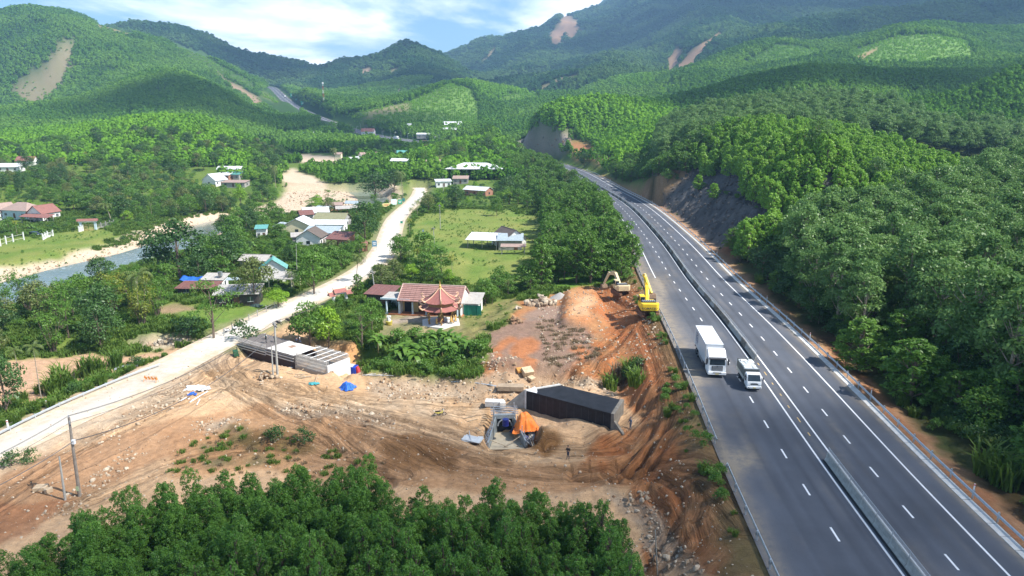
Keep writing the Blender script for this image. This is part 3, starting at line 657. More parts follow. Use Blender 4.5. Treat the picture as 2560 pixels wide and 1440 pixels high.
def wear_hw(V,S):
 a=np.zeros((len(V),3))
 px,py=proj(V[:,0],V[:,1],V[:,2])
 edge=np.exp(-((np.abs(S)-10.6)/.9)**2)*.6
 dust=np.exp(-((S+9.4)/1.5)**2)*((py>640)&(py<960))*.5
 dust+=np.exp(-(((px-1850)/45)**2+((py-1150)/28)**2))*1.0*(S<-6)
 dust+=np.exp(-(((px-1640)/30)**2+((py-720)/30)**2))*1.0
 dust+=np.exp(-((S-9.9)/.5)**2)*.5
 a[:,0]=np.clip(edge+dust+.10*(np.abs(S)<.6),0,1)
 for w_ in(-5.3,-6.9,-1.7,-3.3,5.0,6.6,1.6,3.1):a[:,1]=np.maximum(a[:,1],np.exp(-((S-w_)/.35)**2)*.55)
 k=fbm(np.arange(len(V))//41/14.0,S*1.7,4,8); a[:,1]=np.clip(a[:,1]+(k-.45)*1.5,0,1); k2=fbm(np.arange(len(V))//41/6.0,S*.8,4,18); a[:,0]=np.clip(a[:,0]+np.clip(k2-.56,0,1)*.9,0,1)
 return a
highway=surface('highway',HWs,[-11.35,-10.9,-10.4,-9.8,-9.2,-8.5,-7.8,-7.2,-6.9,-6.5,-5.8,-5.3,-4.8,-4.2,-3.7,-3.3,-2.8,-2.2,-1.7,-1.1,-.6,0,.6,1.1,1.6,2.1,2.6,3.1,3.7,4.4,5,5.6,6.1,6.6,7.2,7.8,8.5,9.2,9.9,10.4,10.9],0,ASPH,wear_hw)
VRs=resample(VR,1.0)
def wear_vr(V,S):
 a=np.zeros((len(V),3)); e=fbm(V[:,0]/3,V[:,1]/3,3,5)
 a[:,0]=np.clip(sstep(2.2,3.8,np.abs(S)+(e-.5)*2)+.2+(V[:,1]<118)*.35,0,1)
 px,py=proj(V[:,0],V[:,1],V[:,2]); cl=(px<330)&(np.abs(S-1)<2.0); a[:,0]=np.where(cl,a[:,0]*.4,a[:,0])
 a[:,1]=np.where((px<420)&(np.abs(S)<2.4),.45,0)
 return a
village_road=surface('village_road',VRs,[-4.3,-3.6,-3,-2,-1,0,1,2,3,3.6,4.3],.03,CONC_ROAD,wear_vr)
WATER=bpy.data.materials.new('water'); WATER.use_nodes=True
def _w():
 nt=WATER.node_tree; N,L=nt.nodes,nt.links; b=N['Principled BSDF']; b.inputs['Roughness'].default_value=.12
 g=N.new('ShaderNodeNewGeometry'); nz=N.new('ShaderNodeTexNoise'); nz.inputs['Scale'].default_value=.8; nz.inputs['Detail'].default_value=5; L.new(g.outputs['Position'],nz.inputs['Vector'])
 n4=N.new('ShaderNodeTexNoise'); n4.inputs['Scale'].default_value=.12; n4.inputs['Detail'].default_value=3; L.new(g.outputs['Position'],n4.inputs['Vector'])
 rp=N.new('ShaderNodeValToRGB'); e=rp.color_ramp.elements; e[0].position=.3; e[0].color=(.11,.15,.145,1); e[1].position=.62; e[1].color=(.19,.22,.20,1)
 w_=e.new(.72); w_.color=(.55,.6,.6,1)
 mx=N.new('ShaderNodeMath'); mx.operation='MULTIPLY_ADD'; mx.inputs[1].default_value=.55; L.new(n4.outputs['Fac'],mx.inputs[0])
 m2=N.new('ShaderNodeMath'); m2.operation='MULTIPLY'; m2.inputs[1].default_value=.5; L.new(nz.outputs['Fac'],m2.inputs[0]); L.new(m2.outputs[0],mx.inputs[2])
 L.new(mx.outputs[0],rp.inputs['Fac']); L.new(rp.outputs['Color'],b.inputs['Base Color'])
 bp=N.new('ShaderNodeBump'); bp.inputs['Strength'].default_value=.25; bp.inputs['Distance'].default_value=.15; L.new(nz.outputs['Fac'],bp.inputs['Height']); L.new(bp.outputs['Normal'],b.inputs['Normal'])
_w()
P3=RV.copy(); P3[:,2]=RZ
A_=offset_line(P3,-22); B_=offset_line(P3,22)
ribbon('river',P3,-16,16,0,WATER)
# ================================================================== FOLIAGE
def leaf_material(name,c1,c2,trans=.28,var=.35,big=0.0,c3=None,gloss=.02):
 """two-tone leaves: varies from leaf clump to leaf clump and from tree to tree."""
 m=bpy.data.materials.new(name); m.use_nodes=True; nt=m.node_tree; N,L=nt.nodes,nt.links; N.clear()
 out=N.new('ShaderNodeOutputMaterial'); oi=N.new('ShaderNodeObjectInfo'); g=N.new('ShaderNodeNewGeometry')
 nz=N.new('ShaderNodeTexNoise'); nz.inputs['Scale'].default_value=2.0; nz.inputs['Detail'].default_value=2; L.new(g.outputs['Position'],nz.inputs['Vector'])
 a=N.new('ShaderNodeMath'); a.operation='MULTIPLY_ADD'; a.inputs[1].default_value=var; L.new(oi.outputs['Random'],a.inputs[0])
 b0=N.new('ShaderNodeMapRange'); b0.inputs['From Min'].default_value=.3; b0.inputs['From Max'].default_value=.7; b0.inputs['To Max'].default_value=1-var; L.new(nz.outputs['Fac'],b0.inputs['Value'])
 L.new(b0.outputs[0],a.inputs[2])
 mx=N.new('ShaderNodeMix'); mx.data_type='RGBA'; mx.inputs['A'].default_value=tuple(c1)+(1,); mx.inputs['B'].default_value=tuple(c2)+(1,); L.new(a.outputs[0],mx.inputs['Factor'])
 colr=mx.outputs['Result']
 if big:
  nb=N.new('ShaderNodeTexNoise'); nb.inputs['Scale'].default_value=big; nb.inputs['Detail'].default_value=3; L.new(g.outputs['Position'],nb.inputs['Vector'])
  rb=N.new('ShaderNodeMapRange'); rb.inputs['From Min'].default_value=.46; rb.inputs['From Max'].default_value=.56; L.new(nb.outputs['Fac'],rb.inputs['Value'])
  m2=N.new('ShaderNodeMix'); m2.data_type='RGBA'; L.new(colr,m2.inputs['A']); m2.inputs['B'].default_value=tuple(c3)+(1,)
  k=N.new('ShaderNodeMath'); k.operation='MULTIPLY'; k.inputs[1].default_value=.75; L.new(rb.outputs[0],k.inputs[0]); L.new(k.outputs[0],m2.inputs['Factor']); colr=m2.outputs['Result']
 df=N.new('ShaderNodeBsdfDiffuse'); L.new(colr,df.inputs['Color']); tr=N.new('ShaderNodeBsdfTranslucent'); L.new(colr,tr.inputs['Color'])
 ms=N.new('ShaderNodeMixShader'); ms.inputs[0].default_value=trans; L.new(df.outputs[0],ms.inputs[1]); L.new(tr.outputs[0],ms.inputs[2])
 gl=N.new('ShaderNodeBsdfGlossy'); gl.inputs['Roughness'].default_value=.45; gl.inputs['Color'].default_value=(1,1,1,1)
 m3=N.new('ShaderNodeMixShader'); m3.inputs[0].default_value=0.0 if big else gloss; L.new(ms.outputs[0],m3.inputs[1]); L.new(gl.outputs[0],m3.inputs[2])
 L.new(m3.outputs[0],out.inputs['Surface']); return m
LEAF={
 'acacia':leaf_material('acacia_leaves',(.06,.165,.022),(.165,.33,.045)),
 'acacia_hill':leaf_material('young_acacia_leaves',(.16,.34,.035),(.28,.48,.06),trans=.42),
 'rubber':leaf_material('rubber_leaves',(.10,.21,.05),(.20,.33,.09),trans=.38),
 'dark':leaf_material('dark_leaves',(.04,.10,.025),(.08,.16,.04)),
 'mid':leaf_material('mid_leaves',(.075,.18,.025),(.15,.28,.04),trans=.34),
 'lime':leaf_material('lime_leaves',(.17,.34,.025),(.28,.45,.04),trans=.36),
 'yellow':leaf_material('yellowing_leaves',(.12,.19,.025),(.30,.29,.035)),
 'olive':leaf_material('olive_leaves',(.09,.14,.035),(.18,.21,.06)),
 'palm':leaf_material('palm_leaves',(.09,.15,.035),(.17,.21,.06)),
 'banana':leaf_material('banana_leaves',(.08,.19,.03),(.17,.30,.05),trans=.4),
 'grassy':leaf_material('grass_blades',(.07,.16,.02),(.17,.25,.045),trans=.4),
 'dry':leaf_material('dry_brush',(.16,.12,.07),(.28,.22,.13)),
 'far_plantation':leaf_material('plantation_leaves',(.065,.17,.024),(.125,.26,.032),big=.008,c3=(.17,.32,.045),trans=.36,var=.6),
 'far_native':leaf_material('forest_leaves',(.035,.10,.034),(.065,.15,.045),big=.005,c3=(.13,.23,.06),trans=.36,var=.6),  # lighter patches painted in for sunlit parts of the forest
 'far_bright':leaf_material('bright_plantation_leaves',(.14,.32,.03),(.24,.44,.045),big=.01,c3=(.14,.30,.035),trans=.4),
}
BARK=mat('bark',(.16,.12,.09),.9,scale=6,var=.3)
BARK_PALE=mat('pale_bark',(.33,.28,.22),.9,scale=5,var=.3)
def leaves_mesh(Cn,Nn,size,aspect=.5,rng=RNG):
 n_=len(Cn); r=rng.normal(size=(n_,3)); T=np.cross(Nn,r); T/=np.linalg.norm(T,axis=1)[:,None]+1e-9; B=np.cross(Nn,T)
 s=size*(0.7+.6*rng.random(n_))[:,None]
 V=np.stack([Cn-T*s*.5,Cn+B*s*aspect*.5,Cn+T*s*.5,Cn-B*s*aspect*.5],1).reshape(-1,3)
 F=np.arange(4*n_).reshape(n_,4); return V,F
def clump_leaves(clumps,per,size,aspect=.5,up=.5,rnd=.7,rng=RNG,shell=.3):
 Cs,Ns=[],[]
 for(c_,rx,rz)in clumps:
  k=max(4,int(per*(0.75+.5*rng.random())))
  d=rng.normal(size=(k,3)); d/=np.linalg.norm(d,axis=1)[:,None]; d[:,2]=np.where(d[:,2]<-.35,-d[:,2]*.6,d[:,2])
  rad=(shell+(1-shell)*rng.random(k))**(1/2.2)
  Cs.append(np.array(c_)+d*rad[:,None]*np.array([rx,rx,rz]))
  nn=d*1.0+np.array([0,0,up])+rng.normal(size=(k,3))*rnd; nn/=np.linalg.norm(nn,axis=1)[:,None]; Ns.append(nn)
 return leaves_mesh(np.vstack(Cs),np.vstack(Ns),size,aspect,rng)
def cone_mesh(segs,sides=5):
 """segs: list of (p0, p1, r0, r1)."""
 V,F=[],[]
 for p0,p1,r0,r1 in segs:
  p0=np.array(p0,float); p1=np.array(p1,float); d=p1-p0; d/=np.linalg.norm(d)+1e-9
  a=np.cross(d,[0,0,1.0]if abs(d[2])<.9 else[1.0,0,0]); a/=np.linalg.norm(a); b=np.cross(d,a); o=len(V)
  for k in range(sides):
   t=2*math.pi*k/sides; q=a*math.cos(t)+b*math.sin(t); V.append(p0+q*r0); V.append(p1+q*r1)
  for k in range(sides):
   n_=(k+1)%sides; F.append((o+2*k,o+2*n_,o+2*n_+1,o+2*k+1))
  F.append(tuple(o+2*k+1 for k in range(sides)))
 return np.array(V),F
def raw_mesh(name,V,F,material,smooth=False):
 me=bpy.data.meshes.new(name)
 if isinstance(F,np.ndarray):
  k=F.shape[1]; me.vertices.add(len(V)); me.vertices.foreach_set('co',np.asarray(V,np.float32).ravel())
  me.loops.add(F.size); me.loops.foreach_set('vertex_index',F.astype(np.int32).ravel())
  me.polygons.add(len(F)); me.polygons.foreach_set('loop_start',np.arange(0,F.size,k,dtype=np.int32)); me.update(calc_edges=True)
 else:me.from_pydata([tuple(v)for v in V],[],F); me.update()
 me.materials.append(material)
 if smooth:me.polygons.foreach_set('use_smooth',np.ones(len(me.polygons),bool))
 return me
def crown_shape(kind,h,r,rng):
 """clump list and branch segments of a tree h metres tall and r metres in crown radius."""
 cl=[]
 if kind=='acacia':
  n_=74
  for i in range(n_):
   t=i/(n_-1); z=h*(.14+.80*t); rr=r*math.sqrt(max(.04,1-((t-.42)/.62)**2))*(.4+.68*rng.random()); a=i*2.4+rng.random()
   cl.append(((math.cos(a)*rr*.8,math.sin(a)*rr*.8,z),r*.24*(1-.4*t)+.06,h*.055))
  th=h*.95
 elif kind=='rubber':
  for i in range(50):
   t=rng.random(); z=h*(.34+.60*t); rr=r*math.sqrt(max(.05,1-(2*t-.75)**2*.8))*(.35+.65*rng.random()); a=i*2.4
   cl.append(((math.cos(a)*rr*.95,math.sin(a)*rr*.95,z),r*(.2+.16*rng.random()),r*.24))
  th=h*.8
 elif kind=='round':
  for i in range(30):
   t=rng.random(); z=h*(.28+.62*t); rr=r*math.sqrt(max(.08,1-(2*t-.8)**2))*(.55+.42*rng.random()); a=i*2.4
   cl.append(((math.cos(a)*rr*.8,math.sin(a)*rr*.8,z),r*.38,r*.30))
  th=h*.7
 elif kind=='airy':
  for i in range(22):
   t=rng.random(); z=h*(.35+.6*t); rr=r*(.5+.5*math.sin(math.pi*t))*(.2+.85*rng.random()); a=i*2.4
   cl.append(((math.cos(a)*rr,math.sin(a)*rr,z),r*.27,r*.15))
  th=h*.8
 elif kind=='bamboo':
  for i in range(34):
   t=rng.random(); z=h*(.2+.75*t); rr=r*(.35+.75*t)*(.4+.6*rng.random()); a=i*2.4
   cl.append(((math.cos(a)*rr*.8,math.sin(a)*rr*.8,z),r*.25,r*.34))
  th=h*.6
 else:
  for i in range(14):
   t=rng.random(); z=h*(.2+.55*t); rr=r*(1-.5*t)*(.3+.6*rng.random()); a=i*2.4
   cl.append(((math.cos(a)*rr,math.sin(a)*rr,z),r*.38,h*.28))
  th=h*.4
 tr=.018*h+.04
 segs=[((0,0,-.6),(0.02*h,0,th*.5),tr,tr*.7),((0.02*h,0,th*.5),(0,0.01*h,th),tr*.7,tr*.25)]
 for c_,rx,rz in cl[::3]:
  z0=max(h*.1,c_[2]-rx*1.3-.1*h); segs.append(((0,0,min(z0,th*.9)),c_,tr*.32,tr*.1))
 if kind=='bamboo':segs=[((rng.normal()*.3,rng.normal()*.3,-.3),(c_[0]*.9,c_[1]*.9,c_[2]),.06,.03)for c_,_,_ in cl[::2]]
 return cl,segs
PROTO={}
def make_tree(key,kind,h,r,leaf,per,size,aspect=.5,bark=None,seed=1,up=.5,rnd=.7):
 rng=np.random.default_rng(seed); cl,segs=crown_shape(kind,h,r,rng)
 V,F=clump_leaves(cl,per,size,aspect,up,rnd,rng)
 PROTO[key]=(raw_mesh('crown',V,F,LEAF[leaf]),raw_mesh('trunk',*cone_mesh(segs),bark or BARK),h,r)
for s_ in range(5):make_tree('acacia%d'%s_,'acacia',7.2,1.32,'acacia',56,.19,.36,seed=s_+1,rnd=.95,up=.8)
for s_ in range(4):make_tree('hill%d'%s_,'acacia',9.0,2.3,'acacia_hill',20,.6,.5,seed=s_+11)
for s_ in range(5):make_tree('rubber%d'%s_,'rubber',15.0,4.6,'rubber',56,.52,.55,BARK_PALE,seed=s_+21)
for s_ in range(3):make_tree('dark%d'%s_,'round',10,4.4,'dark',62,.55,.5,seed=s_+31)
for s_ in range(3):make_tree('mid%d'%s_,'round',9,4.2,'mid',60,.55,.5,seed=s_+41)
for s_ in range(2):make_tree('lime%d'%s_,'round',6,3.2,'lime',50,.45,.5,seed=s_+51)
for s_ in range(2):make_tree('yellow%d'%s_,'bamboo',9,3.8,'yellow',46,.5,.35,seed=s_+61)
for s_ in range(3):make_tree('airy%d'%s_,'airy',9,4.0,'mid',55,.42,.35,seed=s_+71,rnd=1.0)
for s_ in range(3):make_tree('olive%d'%s_,'round',9,4.4,'olive',60,.5,.5,seed=s_+81)
for s_ in range(3):make_tree('bamboo%d'%s_,'bamboo',10,4.0,'mid',48,.55,.3,seed=s_+91)
for s_ in range(3):make_tree('bush%d'%s_,'bush',2.6,1.9,'mid',40,.34,.5,seed=s_+101)
for s_ in range(2):make_tree('bushdark%d'%s_,'bush',3.0,2.1,'dark',40,.36,.5,seed=s_+111)
for s_ in range(3):make_tree('verge%d'%s_,'acacia',11,3.2,'mid',42,.5,.42,seed=s_+121)
def frond_mesh(n_fr,L_,droop,leaflets,w_,rise,rng,z0=0,ll=.9):
 """palm fronds: midribs with drooping leaflets as small quads."""
 V,F=[],[]
 for i in range(n_fr):
  a=i*2.4+rng.random()*.4; el=rise*(1-1.3*(i/n_fr)); dx,dy=math.cos(a),math.sin(a); pr=None; x=0; z=z0; ang=el
  st=L_/leaflets
  for k in range(leaflets):
   x+=st*math.cos(ang); z+=st*math.sin(ang); ang-=droop/leaflets*(1+k/leaflets)
   p=np.array([dx*x,dy*x,z]); t=k/leaflets; w2=w_*math.sin(math.pi*min(1,.12+t*.9))+.05
   for sgn in(-1,1):
    q=np.array([-dy,dx,0])*sgn; f_=np.array([dx*math.cos(ang),dy*math.cos(ang),math.sin(ang)])
    tip=p+q*w2*.82+f_*st*1.2+np.array([0,0,-w2*.5]); o=len(V)
    V+=[p,p+f_*st*.8,tip+f_*st*.2,tip]; F.append((o,o+1,o+2,o+3))
 return np.array(V),F
def make_palm(key,h,L_,nf,w_,seed,leaf='palm',curve=.3,tr=.16,rise=1.2,droop=1.9):
 rng=np.random.default_rng(seed); V,F=frond_mesh(nf,L_,droop,13,w_,rise,rng)
 top=np.array([curve*h*.3,0,h]); V=V+top
 segs=[]; pts=[np.array([curve*h*.3*(t**2),0,h*t-.5*(t==0)])for t in np.linspace(0,1,6)]
 for i in range(5):segs.append((pts[i],pts[i+1],tr*(1-.1*i),tr*(1-.1*(i+1))))
 PROTO[key]=(raw_mesh('crown',V,F,LEAF[leaf]),raw_mesh('trunk',*cone_mesh(segs,7),BARK_PALE),h,L_)
make_palm('coconut0',7.5,4.3,18,.75,3); make_palm('coconut1',9,3.8,17,.7,4,curve=.5)
make_palm('areca0',7.0,1.7,9,.45,5,curve=.05,tr=.08,rise=1.3,droop=1.5); make_palm('areca1',6.0,1.7,10,.45,6,'yellow',curve=.1,tr=.08,rise=1.3,droop=1.5)
def make_banana(key,seed,h=3.4,leaf='banana'):
 rng=np.random.default_rng(seed); V,F=[],[]; segs=[]
 for st in range(3):
  bx,by=rng.normal()*.7,rng.normal()*.7; hh=h*(.7+.4*rng.random()); segs.append(((bx,by,-.3),(bx,by,hh*.55),.15,.10))
  for i in range(8):
   a=i*2.4+rng.random(); ang=1.25-.13*i; L_=1.9+rng.random()*.6; dx,dy=math.cos(a),math.sin(a); x=0; z=hh*.55; st_=L_/5
   prev=None
   for k in range(6):
    w2=.33*math.sin(math.pi*min(1,.1+k/5*.86))+.02; o=len(V)
    V+=[np.array([bx+dx*x-dy*w2,by+dy*x+dx*w2,z-.05]),np.array([bx+dx*x+dy*w2,by+dy*x-dx*w2,z-.05])]
    if k:F.append((o-2,o-1,o+1,o))
    x+=st_*math.cos(ang); z+=st_*math.sin(ang); ang-=.42
 PROTO[key]=(raw_mesh('crown',np.array(V),F,LEAF[leaf]),raw_mesh('trunk',*cone_mesh(segs,6),mat('banana_stem',(.16,.15,.06))),h,2)
for s_ in range(3):make_banana('banana%d'%s_,201+s_)
def grass_mesh(key,n_,h,spread,leaf,seed,w_=.05):
 rng=np.random.default_rng(seed); V,F=[],[]
 for i in range(n_):
  a=rng.random()*6.28; r0=rng.random()**.5*spread; bx,by=math.cos(a)*r0,math.sin(a)*r0; L_=h*(.6+.6*rng.random()); b=rng.random()*6.28; lean=.15+.5*rng.random()
  ux,uy=math.cos(b),math.sin(b); o=len(V)
  V+=[(bx-uy*w_,by+ux*w_,-.05),(bx+uy*w_,by-ux*w_,-.05),(bx+ux*L_*lean*.5+uy*w_,by+uy*L_*lean*.5-ux*w_,L_*.7),(bx+ux*L_*lean*.5-uy*w_,by+uy*L_*lean*.5+ux*w_,L_*.7),(bx+ux*L_*lean*1.2,by+uy*L_*lean*1.2,L_*.85)]
  F+=[(o,o+1,o+2,o+3),(o+3,o+2,o+4)]
 PROTO[key]=(raw_mesh('blades',V,F,LEAF[leaf]),None,h,spread)
grass_mesh('tuft0',60,.8,.6,'grassy',1); grass_mesh('tuft1',60,.55,.7,'grassy',2)
grass_mesh('reed0',90,2.6,.9,'grassy',3,.07); grass_mesh('reed1',80,2.2,.8,'dry',4,.06)
grass_mesh('drytuft',40,.4,.6,'dry',5,.04)
def far_tree(key,leaf,n_,seed,h=8.0,r=3.0,kind='acacia'):
 rng=np.random.default_rng(seed); V,F=[],[]
 t=rng.random(n_); z=h*(.18+.80*t); rr=r*np.sqrt(np.maximum(.05,1-((t-.4)/.66)**2))if kind=='acacia' else r*np.sqrt(np.maximum(.1,1-(2*t-.8)**2))
 a=rng.random(n_)*6.28; d=np.stack([np.cos(a),np.sin(a),.35+.5*t],1); Cn=np.stack([np.cos(a)*rr*(.5+.5*rng.random(n_)),np.sin(a)*rr*(.5+.5*rng.random(n_)),z],1)
 Nn=d*1.3+rng.normal(size=(n_,3))*.3; Nn/=np.linalg.norm(Nn,axis=1)[:,None]
 V,F=leaves_mesh(Cn,Nn,2.1*r/3,.75,rng)
 PROTO[key]=(raw_mesh('crown',V,F,LEAF[leaf]),None,h,r)
for s_ in range(3):
 far_tree('fp%d'%s_,'far_plantation',46,301+s_); far_tree('fn%d'%s_,'far_native',46,311+s_,9,3.6,'round'); far_tree('fb%d'%s_,'far_bright',46,321+s_)
for s_ in range(2):far_tree('ud%d'%s_,'far_plantation',90,331+s_,9.0,3.2)
HIDDEN={}
def proto_obj(key):
 if key not in HIDDEN:HIDDEN[key]=bpy.data.objects.new(key,PROTO[key][0])
 return HIDDEN[key]
def scatter(name,pts,keys,idx,rot,scl,material=None,protos=None,label=None,cat=None):
 """one object of kind stuff: prototypes set on points by geometry nodes."""
 me=bpy.data.meshes.new(name); me.vertices.add(len(pts)); me.vertices.foreach_set('co',np.asarray(pts,np.float32).ravel())
 a=me.attributes.new('k','INT','POINT'); a.data.foreach_set('value',np.asarray(idx,np.int32))
 a=me.attributes.new('r','FLOAT_VECTOR','POINT'); a.data.foreach_set('vector',np.asarray(rot,np.float32).ravel())
 a=me.attributes.new('s','FLOAT_VECTOR','POINT'); a.data.foreach_set('vector',np.asarray(scl,np.float32).ravel())
 o=bpy.data.objects.new(name,me); COL.objects.link(o)
 ng=bpy.data.node_groups.new(name,'GeometryNodeTree'); ng.interface.new_socket('Geometry',in_out='INPUT',socket_type='NodeSocketGeometry'); ng.interface.new_socket('Geometry',in_out='OUTPUT',socket_type='NodeSocketGeometry')
 N,L=ng.nodes,ng.links; gi=N.new('NodeGroupInput'); go=N.new('NodeGroupOutput'); jn=N.new('GeometryNodeJoinGeometry')
 def attr(nm,ty):
  n_=N.new('GeometryNodeInputNamedAttribute'); n_.data_type=ty; n_.inputs['Name'].default_value=nm; return n_.outputs['Attribute']
 ak,ar,as_=attr('k','INT'),attr('r','FLOAT_VECTOR'),attr('s','FLOAT_VECTOR')
 for i,key in enumerate(keys):
  ob=(protos or{}).get(key)or proto_obj(key)
  oi=N.new('GeometryNodeObjectInfo'); oi.inputs['Object'].default_value=ob; oi.inputs['As Instance'].default_value=True
  cm=N.new('FunctionNodeCompare'); cm.data_type='INT'; cm.operation='EQUAL'; L.new(ak,cm.inputs[2]); cm.inputs[3].default_value=i
  ip=N.new('GeometryNodeInstanceOnPoints'); L.new(gi.outputs[0],ip.inputs['Points']); L.new(cm.outputs[0],ip.inputs['Selection']); L.new(oi.outputs['Geometry'],ip.inputs['Instance'])
  er=N.new('FunctionNodeEulerToRotation'); L.new(ar,er.inputs[0]); L.new(er.outputs[0],ip.inputs['Rotation']); L.new(as_,ip.inputs['Scale'])
  L.new(ip.outputs[0],jn.inputs[0])
 L.new(jn.outputs[0],go.inputs[0])
 md=o.modifiers.new('scatter','NODES'); md.node_group=ng
 tag(o,label,cat,kind='stuff'); return o
def rand_rs(n_,s0,s1,zr=(.85,1.15),rng=RNG):
 rot=np.zeros((n_,3)); rot[:,2]=rng.random(n_)*6.283; rot[:,:2]=rng.normal(size=(n_,2))*.04
 s=s0+(s1-s0)*rng.random(n_); scl=np.stack([s,s,s*(zr[0]+(zr[1]-zr[0])*rng.random(n_))],1); return rot,scl
def plant(name,key,x,y,z=None,s=1.0,rz=None,label=None,cat='tree',group=None,sz=None,parts=True):
 """one plant: an Empty at the foot with crown and trunk under it."""
 cr,tk,h,r=PROTO[key]; z=float(H(x,y))if z is None else z
 if tk is None or not parts:
  o=bpy.data.objects.new(name,cr); COL.objects.link(o)
 else:
  o=bpy.data.objects.new(name,None); COL.objects.link(o); o.empty_display_size=.5
  for nm,me in(('crown',cr),('trunk',tk)):
   p=bpy.data.objects.new(nm,me); COL.objects.link(p); p.parent=o
 o.location=(x,y,z); o.rotation_euler=(0,0,random.random()*6.28 if rz is None else rz)
 o.scale=(s,s,s if sz is None else sz); return tag(o,label,cat,group)
def fit(key,h=None,r=None):
 H0,R0=PROTO[key][2:]; return(r/R0 if r else h/H0),(h/H0 if h else r/R0)
# ================================================================== FORESTS
def jitter_grid(x0,x1,y0,y1,s,jit=.35,rng=RNG):
 xs=np.arange(x0,x1,s); ys=np.arange(y0,y1,s); X_,Y_=np.meshgrid(xs,ys); X_=X_.ravel(); Y_=Y_.ravel()
 return X_+rng.normal(size=X_.shape)*s*jit*.6,Y_+rng.normal(size=X_.shape)*s*jit*.6
def pxof(x,y,z=None):
 z=H(x,y)if z is None else z; return proj(x,y,z)
# --- foreground acacia plantation
x,y=jitter_grid(-58,26,33,78,1.28,.6)
z=H(x,y); px,py=proj(x,y,z)
tx,ty=proj(x,y,z+7.0)
top=np.interp(tx,[-400,-100,0,110,250,350,470,640,745,800,900,1000,1160,1250,1400,1520,1600,1650,1700],[1470,1410,1355,1300,1245,1205,1185,1180,1142,1158,1165,1200,1200,1210,1225,1258,1330,1420,1600])
ok=(ty>top+RNG.normal(size=len(x))*9)&(tx<1665)&(tx>-250)
x,y,z,tx,ty=x[ok],y[ok],z[ok],tx[ok],ty[ok]
inview=(tx>-60)&(ty<1560)
order=np.argsort(np.where(inview,0,1000)+np.hypot(x,y)); keep=order[:300]; rest=order[300:]
lab='dark green young acacia tree in the dense plantation along the bottom edge below the earthworks'
for k in keep:
 s=.70+.36*random.random(); plant('acacia_tree','acacia%d'%random.randrange(5),float(x[k]),float(y[k]),float(z[k]),s,label=lab,cat='tree',group='foreground acacia plantation',sz=s*(.92+.3*random.random()))
rot,scl=rand_rs(len(rest),.70,1.06)
scatter('acacia_plantation',np.c_[x[rest],y[rest],z[rest]],['acacia%d'%i for i in range(5)],RNG.integers(0,5,len(rest)),rot,scl,label='rest of the young acacia plantation filling the bottom edge',cat='plantation')
# --- bright acacia hill above the black cutting
x,y=jitter_grid(10,260,170,345,3.3,.5)
z=H(x,y); tx,ty=proj(x,y,z+8)
poly=[(1560,440),(1640,395),(1700,372),(1760,330),(1830,300),(1940,292),(2040,300),(2150,325),(2260,352),(2360,382),(2440,410),(2440,455),(2300,500),(2160,510),(2040,540),(1980,560),(1940,600),(1900,640),(1850,560),(1850,500),(1865,440),(1850,400),(1800,390),(1700,430),(1600,470)]
ok=in_poly(tx,ty,poly)&~((grid_at(HD,x,y)<27)&(y>186))&(grid_at(HD,x,y)>16)
x,y,z=x[ok],y[ok],z[ok]; HILL_I=(x,y)
order=np.argsort(np.hypot(x,y)); keep=order[:300]; rest=order[300:]
lab='bright green young acacia in the even plantation on the hill above the black rock cutting'
for k in keep:
 s=.85+.3*random.random(); plant('young_acacia_tree','hill%d'%random.randrange(4),float(x[k]),float(y[k]),float(z[k]),s,label=lab,group='bright acacia plantation on the hill')
rot,scl=rand_rs(len(rest),.85,1.15)
scatter('young_acacia_plantation',np.c_[x[rest],y[rest],z[rest]],['hill%d'%i for i in range(4)],RNG.integers(0,4,len(rest)),rot,scl,label='back rows of the bright green acacia plantation on the hill',cat='plantation')
# --- rubber trees right of the highway
x,y=jitter_grid(22,330,62,480,4.6,.6)
z=H(x,y); px,py=proj(x,y,z); tx,ty=proj(x,y,z+15)
near_=(px>1900+(py-760)*.95+30)&(y<215)&(grid_at(HD,x,y)>np.where(y<105,26,17))&(px>1990)
far_=(y>345)&in_poly(tx,ty,[(1640,300),(1700,262),(1800,228),(1900,208),(2100,215),(2250,240),(2330,280),(2600,300),(2600,420),(2450,420),(2250,345),(2050,300),(1900,300),(1800,310),(1700,360),(1640,400)])
mid_=(y>200)&(y<360)&(tx>2260)&(ty>np.interp(tx,[2260,2440,2600],[455,425,300]))
ok=(near_|far_|mid_)&(grid_at(HD,x,y)>17)&(grid_at(HS,x,y)>0)
for q in(HILL_I,):
 cells=set((int(a//5),int(b//5))for a,b in zip(*q)); ok&=np.array([(int(a//5),int(b//5))not in cells for a,b in zip(x,y)])
x,y,z=x[ok],y[ok],z[ok]; RUB=(x,y)
d_=np.hypot(x,y); px,py=proj(x,y,z+10); vis=(px>-50)&(px<2700)
order=np.argsort(d_+np.where(vis,0,1000)); keep=order[:300]; rest=order[300:]
lab='tall rubber tree with bare trunk and grey green crown right of the highway'
for k in keep:
 s=.78+.4*random.random(); plant('rubber_tree','rubber%d'%random.randrange(5),float(x[k]),float(y[k]),float(z[k]),s,label=lab,group='rubber trees right of the highway')
rot,scl=rand_rs(len(rest),.8,1.15)
scatter('rubber_plantation',np.c_[x[rest],y[rest],z[rest]],['rubber%d'%i for i in range(5)],RNG.integers(0,5,len(rest)),rot,scl,label='grey green rubber plantation along the crest behind the bright acacia hill',cat='plantation')
